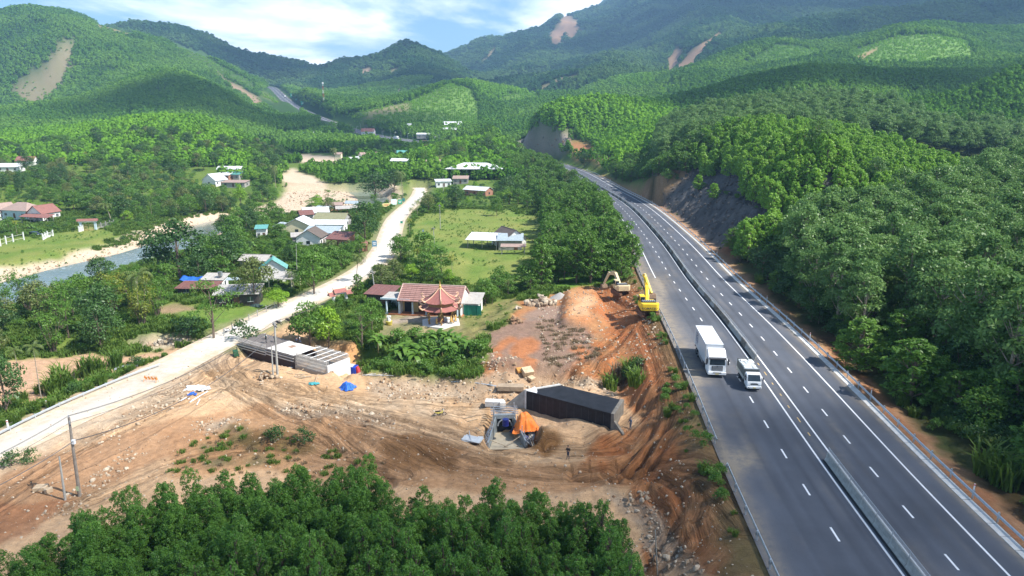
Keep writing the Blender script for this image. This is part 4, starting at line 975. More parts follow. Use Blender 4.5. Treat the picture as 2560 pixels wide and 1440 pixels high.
# --- everything farther off: plantations on the hills and forest on the mountains
def far_forest():
 pts,ks=[],[]
 y=300.0; gap=[(672,212),(705,222),(758,262),(752,288),(700,290),(640,250)]; gap4=[(798,290),(845,312),(850,335),(800,318)]; gap2=[(930,338),(1000,345),(1080,358),(1070,372),(990,366),(930,350)]; gap3=[(1330,395),(1390,400),(1400,420),(1350,415)]
 while y<4600:
  s=max(3.3,y/265)
  x=np.arange(-.86*y-20,.86*y+20,s); x=x+RNG.normal(size=len(x))*s*.28; yy=y+RNG.normal(size=len(x))*s*.28
  pts.append(np.c_[x,yy,np.full(len(x),s)]); y+=s
 P=np.vstack(pts); x,y,s=P.T; z=H(x,y); px,py=proj(x,y,z); tx,ty=proj(x,y,z+6)
 b=grid_at(BG,x,y); hd=grid_at(HD,x,y); hs=grid_at(HS,x,y)
 ok=~b&(hd>16)&~in_poly(px,py,gap)&~in_poly(px,py,gap2)&~in_poly(px,py,gap3)&~in_poly(px,py,gap4)
 eps=np.maximum(8,y*.02); zf=H(x*(y-eps)/y,y-eps)
 slope=(z-CAMZ)/y-(zf-CAMZ)/(y-eps); ok&=(slope>-.006)|(y<700)
 valley=(y<430)&(hs<=0)&(y<430)&(px<1350)
 ok&=~((y<430)&(px<1500))&~((hs>0)&(y<430))
 openv=in_poly(px,py,[(640,345),(900,330),(1180,345),(1200,400),(1000,440),(700,430),(560,460),(0,470),(0,410),(300,415),(560,420)])
 ok&=~(openv&(fbm(x/40,y/40,3,5)<.52))
 crest_hidden=in_poly(px,py,[(1150,338),(1330,330),(1330,345),(1150,350)])
 cells=set((int(a//6),int(b_//6))for q in(RUB,HILL_I)for a,b_ in zip(*q))
 nr=y<500; ok&=np.array([not nr[i]or(int(x[i]//6),int(y[i]//6))not in cells for i in range(len(x))])
 x,y,s,z,px,py=x[ok],y[ok],s[ok],z[ok],px[ok],py[ok]
 kind=np.zeros(len(x),int)
 kind[(y>1400)&(px>1080)]=1
 kind[(y>1900)]=1
 bright=in_poly(px,py,[(0,325),(200,315),(380,290),(470,285),(560,320),(640,400),(600,430),(0,430)])&(y<720)
 bright|=in_poly(px,py,[(1040,430),(1050,385),(1180,340),(1300,390),(1340,420),(1200,430)])&(y<640)
 bright|=in_poly(px,py,[(1210,330),(1400,260),(1650,235),(1700,300),(1640,420),(1500,420),(1440,330)])&(y<800)
 bright|=in_poly(px,py,[(1180,215),(1240,222),(1350,240),(1300,262),(1210,255)])&(y<1500)
 bright|=in_poly(px,py,[(1540,200),(1620,190),(1640,210),(1600,225),(1545,220)])&(y<1600)
 kind[bright]=2
 kk=kind*3+RNG.integers(0,3,len(x))
 rot,scl=rand_rs(len(x),.9,1.15); f_=(s/3.6)[:,None]; scl[:,:2]*=f_*.86; scl[:,2]*=.82+(s-3.3)/22
 pv=fbm(x/60,y/80,3,44); pv2=fbm(x/25+50,y/35,3,45); scl*=(.72+.55*pv)[:,None]*(.8+.4*RNG.random(len(x)))[:,None]; drop=(pv2>.66)&(RNG.random(len(x))<.6); scl[drop]*=.45; nat=kind==1; scl[nat,2]*=.85+.6*RNG.random(nat.sum())**2
 keys=['fp0','fp1','fp2','fn0','fn1','fn2','fb0','fb1','fb2']
 for nm,m,lb in(('hill_plantation',kind==0,'dark green plantation forest covering the hills'),('mountain_forest',kind==1,'native forest covering the far mountains'),('bright_hill_plantation',kind==2,'bright green plantations on the low hills')):
  scatter(nm,np.c_[x,y,z][m],keys,kk[m],rot[m],scl[m],label=lb,cat='forest')
 print('far trees',len(x))
far_forest()
def clearings():
 P=[]; y=470.0
 while y<1700:
  s=max(2.6,y/330); x=np.arange(-.86*y,.86*y,s); P.append(np.c_[x+RNG.normal(size=len(x))*s*.12,np.full(len(x),y)+RNG.normal(size=len(x))*s*.2,np.full(len(x),s)]); y+=s*1.5
 x,y,s=np.vstack(P).T; cc=land_colour(x,y); ok=grid_at(BG,x,y)&(grid_at(HD,x,y)>18)&(cc[:,1]>cc[:,0]*1.1)&(RNG.random(len(x))<.5)|(grid_at(BG,x,y)&(grid_at(HD,x,y)>18)&(y>900)&(RNG.random(len(x))<.16*(fbm(x/60,y/60,3,7)>.45)+.04)); x,y,s=x[ok],y[ok],s[ok]
 rot,scl=rand_rs(len(x),.32,.6); scl[:,:2]*=(s/2.6)[:,None]; scl[:,2]*=.6
 scatter('young_planting',np.c_[x,y,H(x,y)],['fb0','fb1','fb2'],RNG.integers(0,3,len(x)),rot,scl,label='rows of low young trees in the light green clearings on the hills',cat='plantation')
clearings()
# ================================================================== MESH BUILDER
class Mb:
 def __init__(s):s.V=[]; s.F=[]; s.M=[]; s.mats=[]
 def mi(s,m):
  if m not in s.mats:s.mats.append(m)
  return s.mats.index(m)
 def add(s,V,F,m,M=None):
  o=len(s.V); k=s.mi(m)
  for v in V:
   v=Vector(v); s.V.append(tuple(M@v)if M is not None else tuple(v))
  for f_ in F:s.F.append(tuple(o+i for i in f_)); s.M.append(k)
  return s
 def box(s,c,d,m,M=None,taper=1.0,rz=0,rx=0,ry=0):
  x,y,z=d[0]/2,d[1]/2,d[2]/2; T=taper
  V=[(-x,-y,-z),(x,-y,-z),(x,y,-z),(-x,y,-z),(-x*T,-y*T,z),(x*T,-y*T,z),(x*T,y*T,z),(-x*T,y*T,z)]
  L_=Matrix.Translation(c)@Euler((rx,ry,rz)).to_matrix().to_4x4()
  return s.add(V,[(0,3,2,1),(4,5,6,7),(0,1,5,4),(1,2,6,5),(2,3,7,6),(3,0,4,7)],m,(M@L_)if M is not None else L_)
 def tube(s,p0,p1,r,m,sides=6,r1=None,M=None):
  V,F=cone_mesh([(p0,p1,r,r if r1 is None else r1)],sides); return s.add([tuple(v)for v in V],F,m,M)
 def prism(s,poly,ext,m,M=None):
  """poly: list of 3D points (planar), ext: extrusion vector."""
  n_=len(poly); e=Vector(ext); V=[Vector(p)for p in poly]+[Vector(p)+e for p in poly]
  return s.add(V,[tuple(range(n_))[::-1],tuple(range(n_,2*n_))]+[(i,(i+1)%n_,n_+(i+1)%n_,n_+i)for i in range(n_)],m,M)
 def quad(s,a,b,c_,d,m):return s.add([a,b,c_,d],[(0,1,2,3)],m)
 def cyl(s,c,ax,r,h,m,sides=16,M=None):
  a=Vector(ax).normalized()*(h/2); return s.tube(tuple(Vector(c)-a),tuple(Vector(c)+a),r,m,sides,M=M)
 def build(s,name,parent=None,smooth=False,bevel=0):
  me=bpy.data.meshes.new(name); me.from_pydata(s.V,[],s.F); me.update()
  for m in s.mats:me.materials.append(m)
  me.polygons.foreach_set('material_index',s.M)
  bm=bmesh.new(); bm.from_mesh(me); bmesh.ops.recalc_face_normals(bm,faces=bm.faces); bm.to_mesh(me); bm.free()
  if smooth:me.polygons.foreach_set('use_smooth',np.ones(len(me.polygons),bool))
  o=bpy.data.objects.new(name,me); COL.objects.link(o)
  if bevel:
   b=o.modifiers.new('bevel','BEVEL'); b.width=bevel; b.segments=2; b.limit_method='ANGLE'
  if parent is not None:o.parent=parent
  return o
def empty(name,loc,rz=0,label=None,cat=None,group=None):
 o=bpy.data.objects.new(name,None); COL.objects.link(o); o.location=loc; o.rotation_euler=(0,0,rz); o.empty_display_size=.5
 return tag(o,label,cat,group)
def dup(root,loc,rz=None,label=None,group=None,scale=None):
 r=root.copy(); COL.objects.link(r); r.location=loc
 if rz is not None:r.rotation_euler=(0,0,rz)
 if scale:r.scale=(scale,)*3
 if label:r['label']=label
 if group:r['group']=group
 for ch in list(root.children):
  c_=ch.copy(); COL.objects.link(c_); c_.parent=r
  for g_ in list(ch.children):
   d_=g_.copy(); COL.objects.link(d_); d_.parent=c_
 return r
def inst(name,me,loc,rz,parent,rot=None,scale=None):
 o=bpy.data.objects.new(name,me); COL.objects.link(o); o.location=loc; o.rotation_euler=rot or(0,0,rz)
 if scale:o.scale=scale
 if parent is not None:o.parent=parent
 return o
# ================================================================== HIGHWAY FURNITURE AND MARKINGS
PAINT=mat('white_paint',(.80,.81,.82),.6,scale=3,var=.10)
PAINT_Y=mat('worn_yellow_paint',(.62,.42,.16),.7,scale=2,var=.25)
CONC=mat('concrete',(.36,.36,.335),.9,scale=1.2,var=.22,bump=.3)
CONC_D=mat('stained_concrete',(.20,.18,.15),.9,scale=.9,var=.4,bump=.3)
CONC_L=mat('pale_concrete',(.62,.61,.58),.9,scale=1.2,var=.15,bump=.2)
GALV=mat('galvanised_steel',(.52,.56,.60),.45,.55,scale=3,var=.12)
GALV_D=mat('weathered_steel',(.30,.33,.35),.5,.5,scale=3,var=.2)
BLACK=mat('black_rubber',(.018,.018,.02),.75,scale=5)
DARK=mat('near_black',(.02,.022,.024),.9,scale=3)
S_HW=np.r_[0,np.cumsum(np.linalg.norm(np.diff(HWs[:,:2],axis=0),axis=1))]
def at_s(s,off=0.0,P=HWs,S=S_HW):
 x,y,z=(float(np.interp(s,S,P[:,k]))for k in range(3)); x2,y2=float(np.interp(s+.8,S,P[:,0])),float(np.interp(s+.8,S,P[:,1])); x1,y1=float(np.interp(s-.8,S,P[:,0])),float(np.interp(s-.8,S,P[:,1]))
 tx,ty=x2-x1,y2-y1; l=math.hypot(tx,ty)or 1; tx/=l; ty/=l
 return(x+ty*off,y-tx*off,z),math.atan2(ty,tx)
def s_of_y(Y):return float(np.interp(Y,HWs[:,1],S_HW))
def sub(s0,s1,step=1.5):
 ss=np.arange(s0,s1+step*.5,step); return np.array([[float(np.interp(q,S_HW,HWs[:,k]))for k in range(3)]for q in ss])
dash_me=None
def dash_mesh(Ld,Wd,name,m):
 mb=Mb(); mb.quad((-Ld/2,-Wd/2,0),(Ld/2,-Wd/2,0),(Ld/2,Wd/2,0),(-Ld/2,Wd/2,0),m); o=mb.build(name); me=o.data; bpy.data.objects.remove(o); return me
dm=dash_mesh(2.1,.19,'lane_dash',PAINT); dy_=dash_mesh(1.4,.14,'yellow_mark',PAINT_Y)
S0=s_of_y(22); SE=s_of_y(470)
for off in(3.85,-4.15):
 s=s_of_y(at_y(2271,1275,56)[1]*0+56.3)%7.4+(0 if off>0 else 3.2)
 while s<SE:
  if s>S0:p,a=at_s(s,off); inst('lane_dash',dm,(p[0],p[1],p[2]+.008),a,highway)
  s+=7.4
s=s_of_y(72)
while s<s_of_y(100):p,a=at_s(s,-.02+random.uniform(-.1,.1)); inst('yellow_mark',dy_,(p[0],p[1],p[2]+.008),a,highway,scale=(random.uniform(.5,1),1,1)); s+=3.9
P_all=sub(S0,s_of_y(1900),3.0)
for off in(7.45,.80,-.85):ribbon('edge_line',P_all,off-.1,off+.1,.009,PAINT,highway)
ribbon('edge_line',sub(s_of_y(at_s(s_of_y(152))[0][1]),s_of_y(1900),3.0),-7.9,-7.7,.009,PAINT,highway)
def jersey():
 mb=Mb(); L_=2.94; prof=[(-.30,0),(.30,0),(.30,.10),(.16,.32),(.10,.88),(-.10,.88),(-.16,.32),(-.30,.10)]
 mb.prism([(-L_/2,y,z)for y,z in prof],(L_,0,0),CONC); o=mb.build('barrier_block'); me=o.data; bpy.data.objects.remove(o)
 me2=me.copy(); me2.materials.clear(); me2.materials.append(CONC_D); return me,me2
jb,jb2=jersey()
fmb=Mb(); fmb.box((0,0,.32),(.05,.05,.64),GALV); o=fmb.build('fence_post'); fence_post=o.data; bpy.data.objects.remove(o)
def fence_panel():
 mb=Mb()
 for z in(.04,.60):mb.box((0,0,z),(2.94,.03,.03),GALV)
 for i in range(20):mb.box((-1.47+i*.147+.07,0,.32),(.012,.014,.56),GALV)
 for z in(.18,.32,.46):mb.box((0,0,z),(2.94,.012,.012),GALV)
 o=mb.build('fence_panel'); me=o.data; bpy.data.objects.remove(o); return me
fpan=fence_panel()
def median(s0,s1,label,fence_to):
 root=empty('median_barrier',at_s(s0)[0],0,label,'barrier'); base=Vector(root.location); s=s0+1.5; k=0
 while s<s1:
  p,a=at_s(s); dk=random.random()<(.22 if s0<60 else .5); q=Vector(p)-base
  inst('barrier_block',jb2 if dk else jb,q,a,root); qq=q+Vector((0,0,.88))
  inst('fence_panel',fpan,qq,a,root); inst('fence_post',fence_post,(qq.x-math.cos(a)*1.48,qq.y-math.sin(a)*1.48,qq.z),a,root); s+=3.0; k+=1
 return root
yb=on_z(2062,1142,HZ)[1]; ya=on_z(1892,902,HZ)[1]
median(s_of_y(24),s_of_y(yb),'concrete median barrier with mesh fence at the bottom right of the highway',0)
median(s_of_y(ya),s_of_y(462),'long concrete median barrier with mesh fence beyond the two trucks',0)
ribbon('dark_strip',sub(s_of_y(24),s_of_y(yb),3),-.56,-.31,.006,DARK,highway)  # flat near-black strip along the left foot of the median
ribbon('dark_strip',sub(s_of_y(ya),s_of_y(470),3),-.60,-.31,.006,DARK,highway)
def wbeam(name,P,z,material,parent,face=1):
 """W-profile rail following P (absolute coordinates, parent at the origin)."""
 prof=[(0,.31),(.07,.25),(.07,.20),(.02,.155),(.07,.11),(.07,.06),(0,0),(-.02,0),(-.02,.31)]
 n_=len(P); rowsP=[]
 for(o_,h_)in prof:Q=offset_line(P,o_*face); Q=Q.copy(); Q[:,2]=P[:,2]+z+h_; rowsP.append(Q)
 V=np.stack(rowsP,1).reshape(-1,3); k=len(prof); idx=np.arange(n_*k).reshape(n_,k); j=np.r_[np.arange(1,k),0]
 F=np.stack([idx[:-1],idx[:-1][:,j],idx[1:][:,j],idx[1:]],-1).reshape(-1,4)
 return mesh_np(name,V,F,material,parent)
pmb=Mb(); pmb.box((0,0,.32),(.13,.13,1.15),GALV); pmb.box((0,.09,.62),(.10,.10,.25),GALV_D); o=pmb.build('post'); post_me=o.data; bpy.data.objects.remove(o)
rmb=Mb(); rmb.box((0,0,.45),(.05,.12,.9),PAINT); rmb.box((0,0,.78),(.056,.13,.12),mat('red_reflector',(.6,.05,.03),.4)); o=rmb.build('marker'); mark_me=o.data; bpy.data.objects.remove(o)
def guardrail(s0,s1,off,label,spacing=4.0,face=1,marks=False):
 root=empty('guardrail',(0,0,0),0,label,'guardrail'); P=offset_line(sub(s0,s1,2.0),off)
 wbeam('rail',P,.46,GALV,root,face); s=s0+.5; k=0
 while s<s1:
  p,a=at_s(s,off-face*.12); inst('post',post_me,p,a+(math.pi if face<0 else 0),root)
  if marks and k%6==3:inst('marker',mark_me,(p[0],p[1],p[2]+.55),a,root)
  s+=spacing; k+=1
 return root
guardrail(s_of_y(23),s_of_y(on_z(1824,1180,HZ)[1]),-11.0,'galvanised guardrail at the bottom of the left verge, nearest the viewer',3.9,1)
guardrail(s_of_y(on_z(1812,1125,HZ)[1]),s_of_y(455),-11.0,'long guardrail on the left verge from the haul road up to the curve',4.0,1)
guardrail(s_of_y(23),s_of_y(470),11.0,'galvanised guardrail along the outer right verge of the highway below the woods',4.0,-1,True)
slab=Mb(); slab.box((0,0,-.03),(1.9,.85,.16),CONC_L); o=slab.build('gutter_slab'); slab_me=o.data; bpy.data.objects.remove(o)
gut=empty('drain_gutter',(0,0,0),0,'pale concrete slab gutter along the right edge of the highway','gutter'); s=s_of_y(26)
while s<s_of_y(420):p,a=at_s(s,10.35); inst('gutter_slab',slab_me,p,a,gut,rot=(random.uniform(-.02,.02),random.uniform(-.01,.01),a)); s+=2.0
S_VR=np.r_[0,np.cumsum(np.linalg.norm(np.diff(VRs[:,:2],axis=0),axis=1))]
vg=np.array([on_z(a,b,.9)for a,b in((-330,1245),(-150,1160),(0,1078),(130,1015),(260,960),(330,932),(400,908))]); vg[:,2]=.1
vg=resample(smooth_line(vg,2),2.0); root=empty('guardrail',(0,0,0),0,'galvanised guardrail along the far side of the village road, bottom left','guardrail')
wbeam('rail',vg,.50,GALV,root,1)
for i in range(1,len(vg),2):
 d_=vg[i]-vg[i-1]; inst('post',post_me,tuple(vg[i]),math.atan2(d_[1],d_[0]),root)
def marker_post(px,py,lab,h=1.0):
 p=hit(px,py); mb=Mb(); mb.box((0,0,h*.5-.1),(.16,.16,h+.2),PAINT); mb.box((0,0,h-.18),(.17,.17,.1),mat('red_reflector',(.6,.05,.03),.4)); o=mb.build('marker_post'); o.location=p; tag(o,lab,'marker post','white marker posts beside the roads')
for a in((343,908,'white marker post behind the far end of the village guardrail'),(117,1018,'white marker post behind the village guardrail near the slender palm'),(20,1068,'white marker post behind the village guardrail at the left picture edge'),
   (717,765,'small white post on the grass verge beside the lime green bush'),(1056,590,'white marker post on the right verge of the village road bend')):marker_post(*a)
def box_truck(name,s,off,L_,Wd,Hh,cab,body,label,flip=False):
 p,a=at_s(s,off); root=empty(name,p,a+(0 if flip else math.pi),label,'truck')
 mb=Mb(); mb.box((-L_*.12,0,.9+Hh/2),(L_*.74,Wd,Hh),body); mb.build('cargo_box',root,bevel=.04)
 mb=Mb(); mb.box((L_*.38,0,1.45),(L_*.2,Wd*.95,1.9),cab,taper=.93); mb.build('cab',root,bevel=.08)
 mb=Mb(); mb.box((L_*.485,0,1.8),(.06,Wd*.8,.7),mat('windscreen',(.03,.04,.05),.1)); mb.build('windscreen',root)
 for x in(-L_*.35,L_*.33):
  for y in(-1,1):mb=Mb(); mb.cyl((x,y*Wd*.42,.45),(0,1,0),.45,.3,BLACK,12); mb.build('wheel',root)
 return root
W_P=mat('vehicle_white',(.78,.79,.80),.35,scale=.6,var=.04); R_P=mat('vehicle_red',(.45,.08,.04),.4,scale=.6,var=.05)
box_truck('box_truck',s_of_y(865),-4,10,2.5,2.9,W_P,W_P,'distant white box truck on the far stretch of highway beside the street lamps')
box_truck('cargo_truck',s_of_y(815),-3,8,2.4,1.8,R_P,mat('cargo_tarp',(.35,.25,.18)),'distant red cab truck on the far highway right of the white box truck')
box_truck('box_truck',s_of_y(800),-7,8,2.4,2.6,W_P,mat('pale_box',(.6,.63,.62)),'distant pale grey box truck parked right of the red cab truck')
box_truck('box_truck',s_of_y(1560),4,11,2.6,2.9,W_P,W_P,'tiny white truck climbing the highway towards the far pass',True)
lamp=Mb(); lamp.tube((0,0,0),(0,0,9),.14,GALV,6,.08); lamp.tube((0,0,9),(0,1.8,9.5),.07,GALV,5); o=lamp.build('pole'); lp=o.data; bpy.data.objects.remove(o)
lamp=Mb(); lamp.box((0,2.1,9.5),(.3,.8,.14),GALV); o=lamp.build('lamp_head'); lh=o.data; bpy.data.objects.remove(o)
for k,Y in enumerate(list(range(760,1010,24))):
 for off in(-12.5,12.5):
  p,a=at_s(s_of_y(Y),off); r=empty('street_lamp',(p[0],p[1],p[2]-.3),a if off<0 else a+math.pi,'slim grey street lamp beside the far stretch of highway','street lamp','street lamps along the far highway'); inst('pole',lp,(0,0,0),0,r,rot=(0,0,math.pi)); inst('lamp_head',lh,(0,0,0),0,r,rot=(0,0,math.pi))
GREEN_S=mat('sign_green',(.02,.35,.20),.5,scale=1,var=.05)
for(Y,off,w_,h_,lab)in((1345,16,9,6.5,'large green highway sign, lower of the two on the far road'),(1530,17,8,7,'green highway sign, upper of the two on the far road'),(1440,16,3,4,'small pale green sign between the two large highway signs')):
 p,a=at_s(s_of_y(Y),off); mb=Mb(); z0=p[2]+3; r=empty('road_sign',p,0,lab,'sign')
 mb.box((0,0,3+h_/2),(w_,.3,h_),GREEN_S); mb.build('sign_face',r); mb=Mb(); mb.tube((-w_*.3,.2,-1),(-w_*.3,.2,3+h_*.8),.2,GALV); mb.tube((w_*.3,.2,-1),(w_*.3,.2,3+h_*.8),.2,GALV); mb.build('post',r)
 mb=Mb(); mb.box((-w_*.15,-.17,3+h_*.6),(w_*.4,.03,h_*.08),PAINT); mb.box((-w_*.1,-.17,3+h_*.4),(w_*.5,.03,h_*.08),PAINT); mb.build('sign_border',r)
p=hit(810,262,1000); r=empty('telecom_mast',p,0,'tall red and white telecom mast on the wooded knoll','mast')
hz_=38.0
for i in range(6):
 mb=Mb(); m_=PAINT if i%2 else mat('mast_red',(.5,.06,.04)); z0,z1=hz_*i/6,hz_*(i+1)/6; w0,w1=1.6*(1-i/9),1.6*(1-(i+1)/9)
 for a in range(3):t=a*2.094; mb.tube((math.cos(t)*w0,math.sin(t)*w0,z0),(math.cos(t)*w1,math.sin(t)*w1,z1),.12,m_,4); t2=t+2.094; mb.tube((math.cos(t)*w0,math.sin(t)*w0,z0),(math.cos(t2)*w1,math.sin(t2)*w1,z1),.06,m_,3)
 mb.build('mast_section',r)
mb=Mb()
for a in range(6):t=a*1.047; mb.box((math.cos(t)*1.1,math.sin(t)*1.1,hz_-2),(.6,.6,3.2),PAINT,rz=t)
mb.build('antenna_panel',r)
# ================================================================== TRUCKS ON THE HIGHWAY
GLASS=mat('dark_glass',(.03,.045,.055),.08,scale=1,var=.3,spec=.8)
PLATE=mat('plate_yellow',(.75,.62,.25),.5)
CHROME=mat('grille_grey',(.42,.44,.46),.35,.4)
LAMP=mat('headlamp_lens',(.62,.68,.72),.12)
GREY_P=mat('trim_dark_grey',(.05,.052,.058),.5)
SHADED_P=mat('shaded_side_white',(.50,.55,.60),.4,scale=.5,var=.06)  # white trailer sides drawn darker: flank shade put into the colour
BLUE_L=mat('logo_blue',(.03,.09,.20),.5)
def wheel(parent,x,y,r=.5,w_=.3):
 mb=Mb(); mb.cyl((0,0,0),(1,0,0),r,w_,BLACK,20); t=mb.build('wheel',parent,bevel=.03); t.location=(x,y,r)
 mb=Mb(); mb.cyl((0,0,0),(1,0,0),r*.56,w_+.02,CHROME,14); mb.cyl((math.copysign(w_/2,x),0,0),(1,0,0),r*.2,.06,GREY_P,10); mb.build('rim',t); return t
def hw_heading(Y):return at_s(s_of_y(Y))[1]
def lorry():
 p=on_z(1791,944,HZ); a=hw_heading(p[1]); root=empty('lorry',(p[0],p[1],HZ+.01),a+math.pi/2+math.pi,'long white box lorry with aerodynamic cab heading towards the viewer, left of the smaller truck','truck')
 L_,W_,H_=9.3,2.5,4.0
 mb=Mb(); mb.box((0,2.6+L_/2,1.15+(H_-1.15)/2),(W_,L_,H_-1.15),W_P); c_=mb.build('cargo_box',root,bevel=.03)
 mb=Mb()
 for sx in(-1,1):
  for k in range(7):mb.box((sx*(W_/2+.008),2.6+.7+k*1.31,2.6),(.016,1.27,2.66),SHADED_P)
 mb.build('side_panel',c_)
 mb=Mb()
 for x in(-1.21,1.21):mb.box((x,2.62,2.6),(.09,.07,2.85),CHROME); mb.box((x,2.6+L_-.02,2.6),(.09,.07,2.85),CHROME)
 mb.box((0,2.6,3.97),(2.5,.08,.08),CHROME); mb.build('corner_post',c_)
 mb=Mb(); X_=-W_/2-.028; y0=2.6+L_-2.3
 for(yy,zz,dy,dz)in((y0,3.45,1.5,.13),(y0,2.15,1.5,.13),(y0-.72,2.8,.13,1.4),(y0+.72,2.8,.13,1.4),(y0+.25,2.8,.16,.9),(y0-.05,3.12,.7,.15),(y0,2.75,.5,.14),(y0-.25,2.55,.14,.5),(y0,1.85,.9,.10)):mb.box((X_,yy,zz),(.02,dy,dz),BLUE_L)
 mb.build('logo',c_)
 mb=Mb(); mb.box((0,2.6+L_/2,.95),(1.0,L_,.3),GREY_P); mb.box((0,2.6+L_+.02,.75),(2.3,.1,.25),GREY_P); mb.build('chassis',root)
 mb=Mb()
 for sx in(-1,1):mb.box((sx*1.2,6.0,.8),(.06,4.2,.55),CHROME); mb.box((sx*1.05,3.6,.75),(.45,1.2,.6),GREY_P)
 mb.build('side_skirt',root)
 prof=[(2.25,.55),(2.25,3.05),(1.9,3.75),(1.2,3.72),(.35,3.05),(.10,2.75),(.0,1.75),(-.04,1.0),(.06,.42),(.6,.35)]
 mb=Mb(); mb.prism([(-1.22,y,z)for y,z in prof],(2.44,0,0),W_P); cab_=mb.build('cab',root,bevel=.09)
 mb=Mb(); mb.quad((-1.05,.02,1.83),(1.05,.02,1.83),(1.0,.085,2.72),(-1.0,.085,2.72),GLASS); V_=mb; w_=mb.build('windscreen',cab_); w_.location=(0,-.035,0)
 mb=Mb(); mb.box((0,.0,2.80),(2.3,.30,.16),GREY_P,rx=.5); mb.build('sun_visor',cab_)
 for sx in(-1,1):
  mb=Mb(); mb.box((sx*1.225,.75,2.25),(.02,.85,.78),GLASS); mb.build('side_window',cab_)
  mb=Mb(); mb.box((sx*1.48,.02,2.3),(.22,.16,.85),GREY_P); mb.box((sx*1.33,.08,2.7),(.3,.05,.06),GREY_P); mb.build('mirror',cab_,bevel=.03)
  mb=Mb(); mb.box((sx*.95,-.06,.92),(.48,.12,.22),LAMP,ry=sx*-.25); mb.build('headlight',cab_,bevel=.03)
 mb=Mb(); mb.box((0,-.045,1.37),(1.5,.05,.72),GREY_P); gr=mb.build('grille',cab_)
 mb=Mb()
 for k in range(4):mb.box((0,-.08,1.12+k*.16),(1.42-.05*k,.05,.07),CHROME)
 mb.prism([(-.12,-.11,1.60),(.12,-.11,1.60),(0,-.11,1.78)],(0,.03,0),GREY_P); mb.build('grille_bar',gr)
 mb=Mb(); mb.box((0,-.10,.68),(2.46,.34,.42),W_P); mb.build('bumper',cab_,bevel=.06)
 mb=Mb(); mb.box((0,-.275,.80),(1.15,.02,.14),GREY_P); mb.build('air_intake',cab_); mb=Mb(); mb.box((0,-.28,.62),(.5,.02,.13),PLATE); mb.build('number_plate',cab_)
 for sx in(-1,1):wheel(root,sx*1.02,1.25,.52); wheel(root,sx*1.0,8.6,.52,.5); wheel(root,sx*1.0,9.9,.52,.5)
lorry()
def small_truck():
 p=on_z(1884,979,HZ); a=hw_heading(p[1]); root=empty('stake_truck',(p[0],p[1],HZ+.01),a+math.pi/2+math.pi,'small white cab truck with dark canvas sided bed and pale cover beside the median','truck')
 TARP=mat('dark_canvas',(.10,.115,.11),.8,scale=1.5,var=.2); COV=mat('pale_sheet',(.55,.58,.57),.7,scale=1.2,var=.15,bump=.4)
 mb=Mb(); mb.box((0,1.75+2.15,.95),(1.95,4.3,.14),GREY_P); mb.build('bed_floor',root)
 for sx in(-1,1):mb=Mb(); mb.box((sx*.98,3.9,1.75),(.05,4.3,1.25),TARP); mb.box((sx*1.0,3.9,1.2),(.05,4.32,.42),mat('bed_side_grey',(.40,.42,.40))); mb.build('bed_side',root)
 mb=Mb(); mb.box((0,6.05,1.75),(1.98,.06,1.5),TARP); mb.build('tailgate',root)
 mb=Mb(); mb.box((0,1.76,2.1),(2.0,.08,.95),TARP); mb.box((0,1.72,2.55),(2.04,.1,.08),CHROME); mb.build('headboard',root)
 mb=Mb()
 for i in range(6):
  for j in range(3):mb.box((-.6+j*.6+random.uniform(-.05,.05),2.15+i*.68,2.22+random.uniform(0,.16)),(.62,.72,.3),COV,rz=random.uniform(-.1,.1),rx=random.uniform(-.12,.12),ry=random.uniform(-.12,.12))
 mb.build('load_cover',root,bevel=.08)
 mb=Mb(); mb.box((-.35,5.3,2.5),(.75,.7,.1),W_P); mb.box((.5,4.6,2.52),(.8,.75,.1),W_P); mb.build('cover_patch',root,bevel=.03)
 prof=[(1.62,.5),(1.62,2.1),(1.35,2.28),(.55,2.25),(.14,1.5),(.0,1.28),(-.02,.55),(.4,.42)]
 mb=Mb(); mb.prism([(-.93,y,z)for y,z in prof],(1.86,0,0),W_P); c_=mb.build('cab',root,bevel=.10)
 mb=Mb(); mb.quad((-.82,.11,1.38),(.82,.11,1.38),(.76,.51,2.14),(-.76,.51,2.14),GLASS); w_=mb.build('windscreen',c_); w_.location=(0,-.045,.02)
 for sx in(-1,1):
  mb=Mb(); mb.box((sx*.935,.95,1.72),(.02,.7,.5),GLASS); mb.build('side_window',c_)
  mb=Mb(); mb.box((sx*1.13,.15,1.7),(.14,.1,.42),GREY_P); mb.box((sx*1.02,.2,1.85),(.2,.04,.04),GREY_P); mb.build('mirror',c_)
  mb=Mb(); mb.box((sx*.72,-.04,.95),(.36,.08,.2),LAMP); mb.build('headlight',c_,bevel=.03)
  mb=Mb(); mb.box((sx*.75,-.16,.62),(.16,.03,.08),GREY_P); mb.build('fog_light',c_)
 mb=Mb(); mb.box((0,-.035,1.02),(.95,.05,.16),GREY_P); mb.box((0,-.035,1.2),(.7,.04,.05),CHROME); mb.build('grille',c_)
 mb=Mb(); mb.box((0,-.07,.62),(1.9,.2,.3),W_P); mb.build('bumper',c_,bevel=.05); mb=Mb(); mb.box((0,-.18,.60),(.36,.02,.14),PLATE); mb.build('number_plate',c_)
 for sx in(-1,1):wheel(root,sx*.82,.95,.40,.24); wheel(root,sx*.78,4.8,.40,.42)
small_truck()
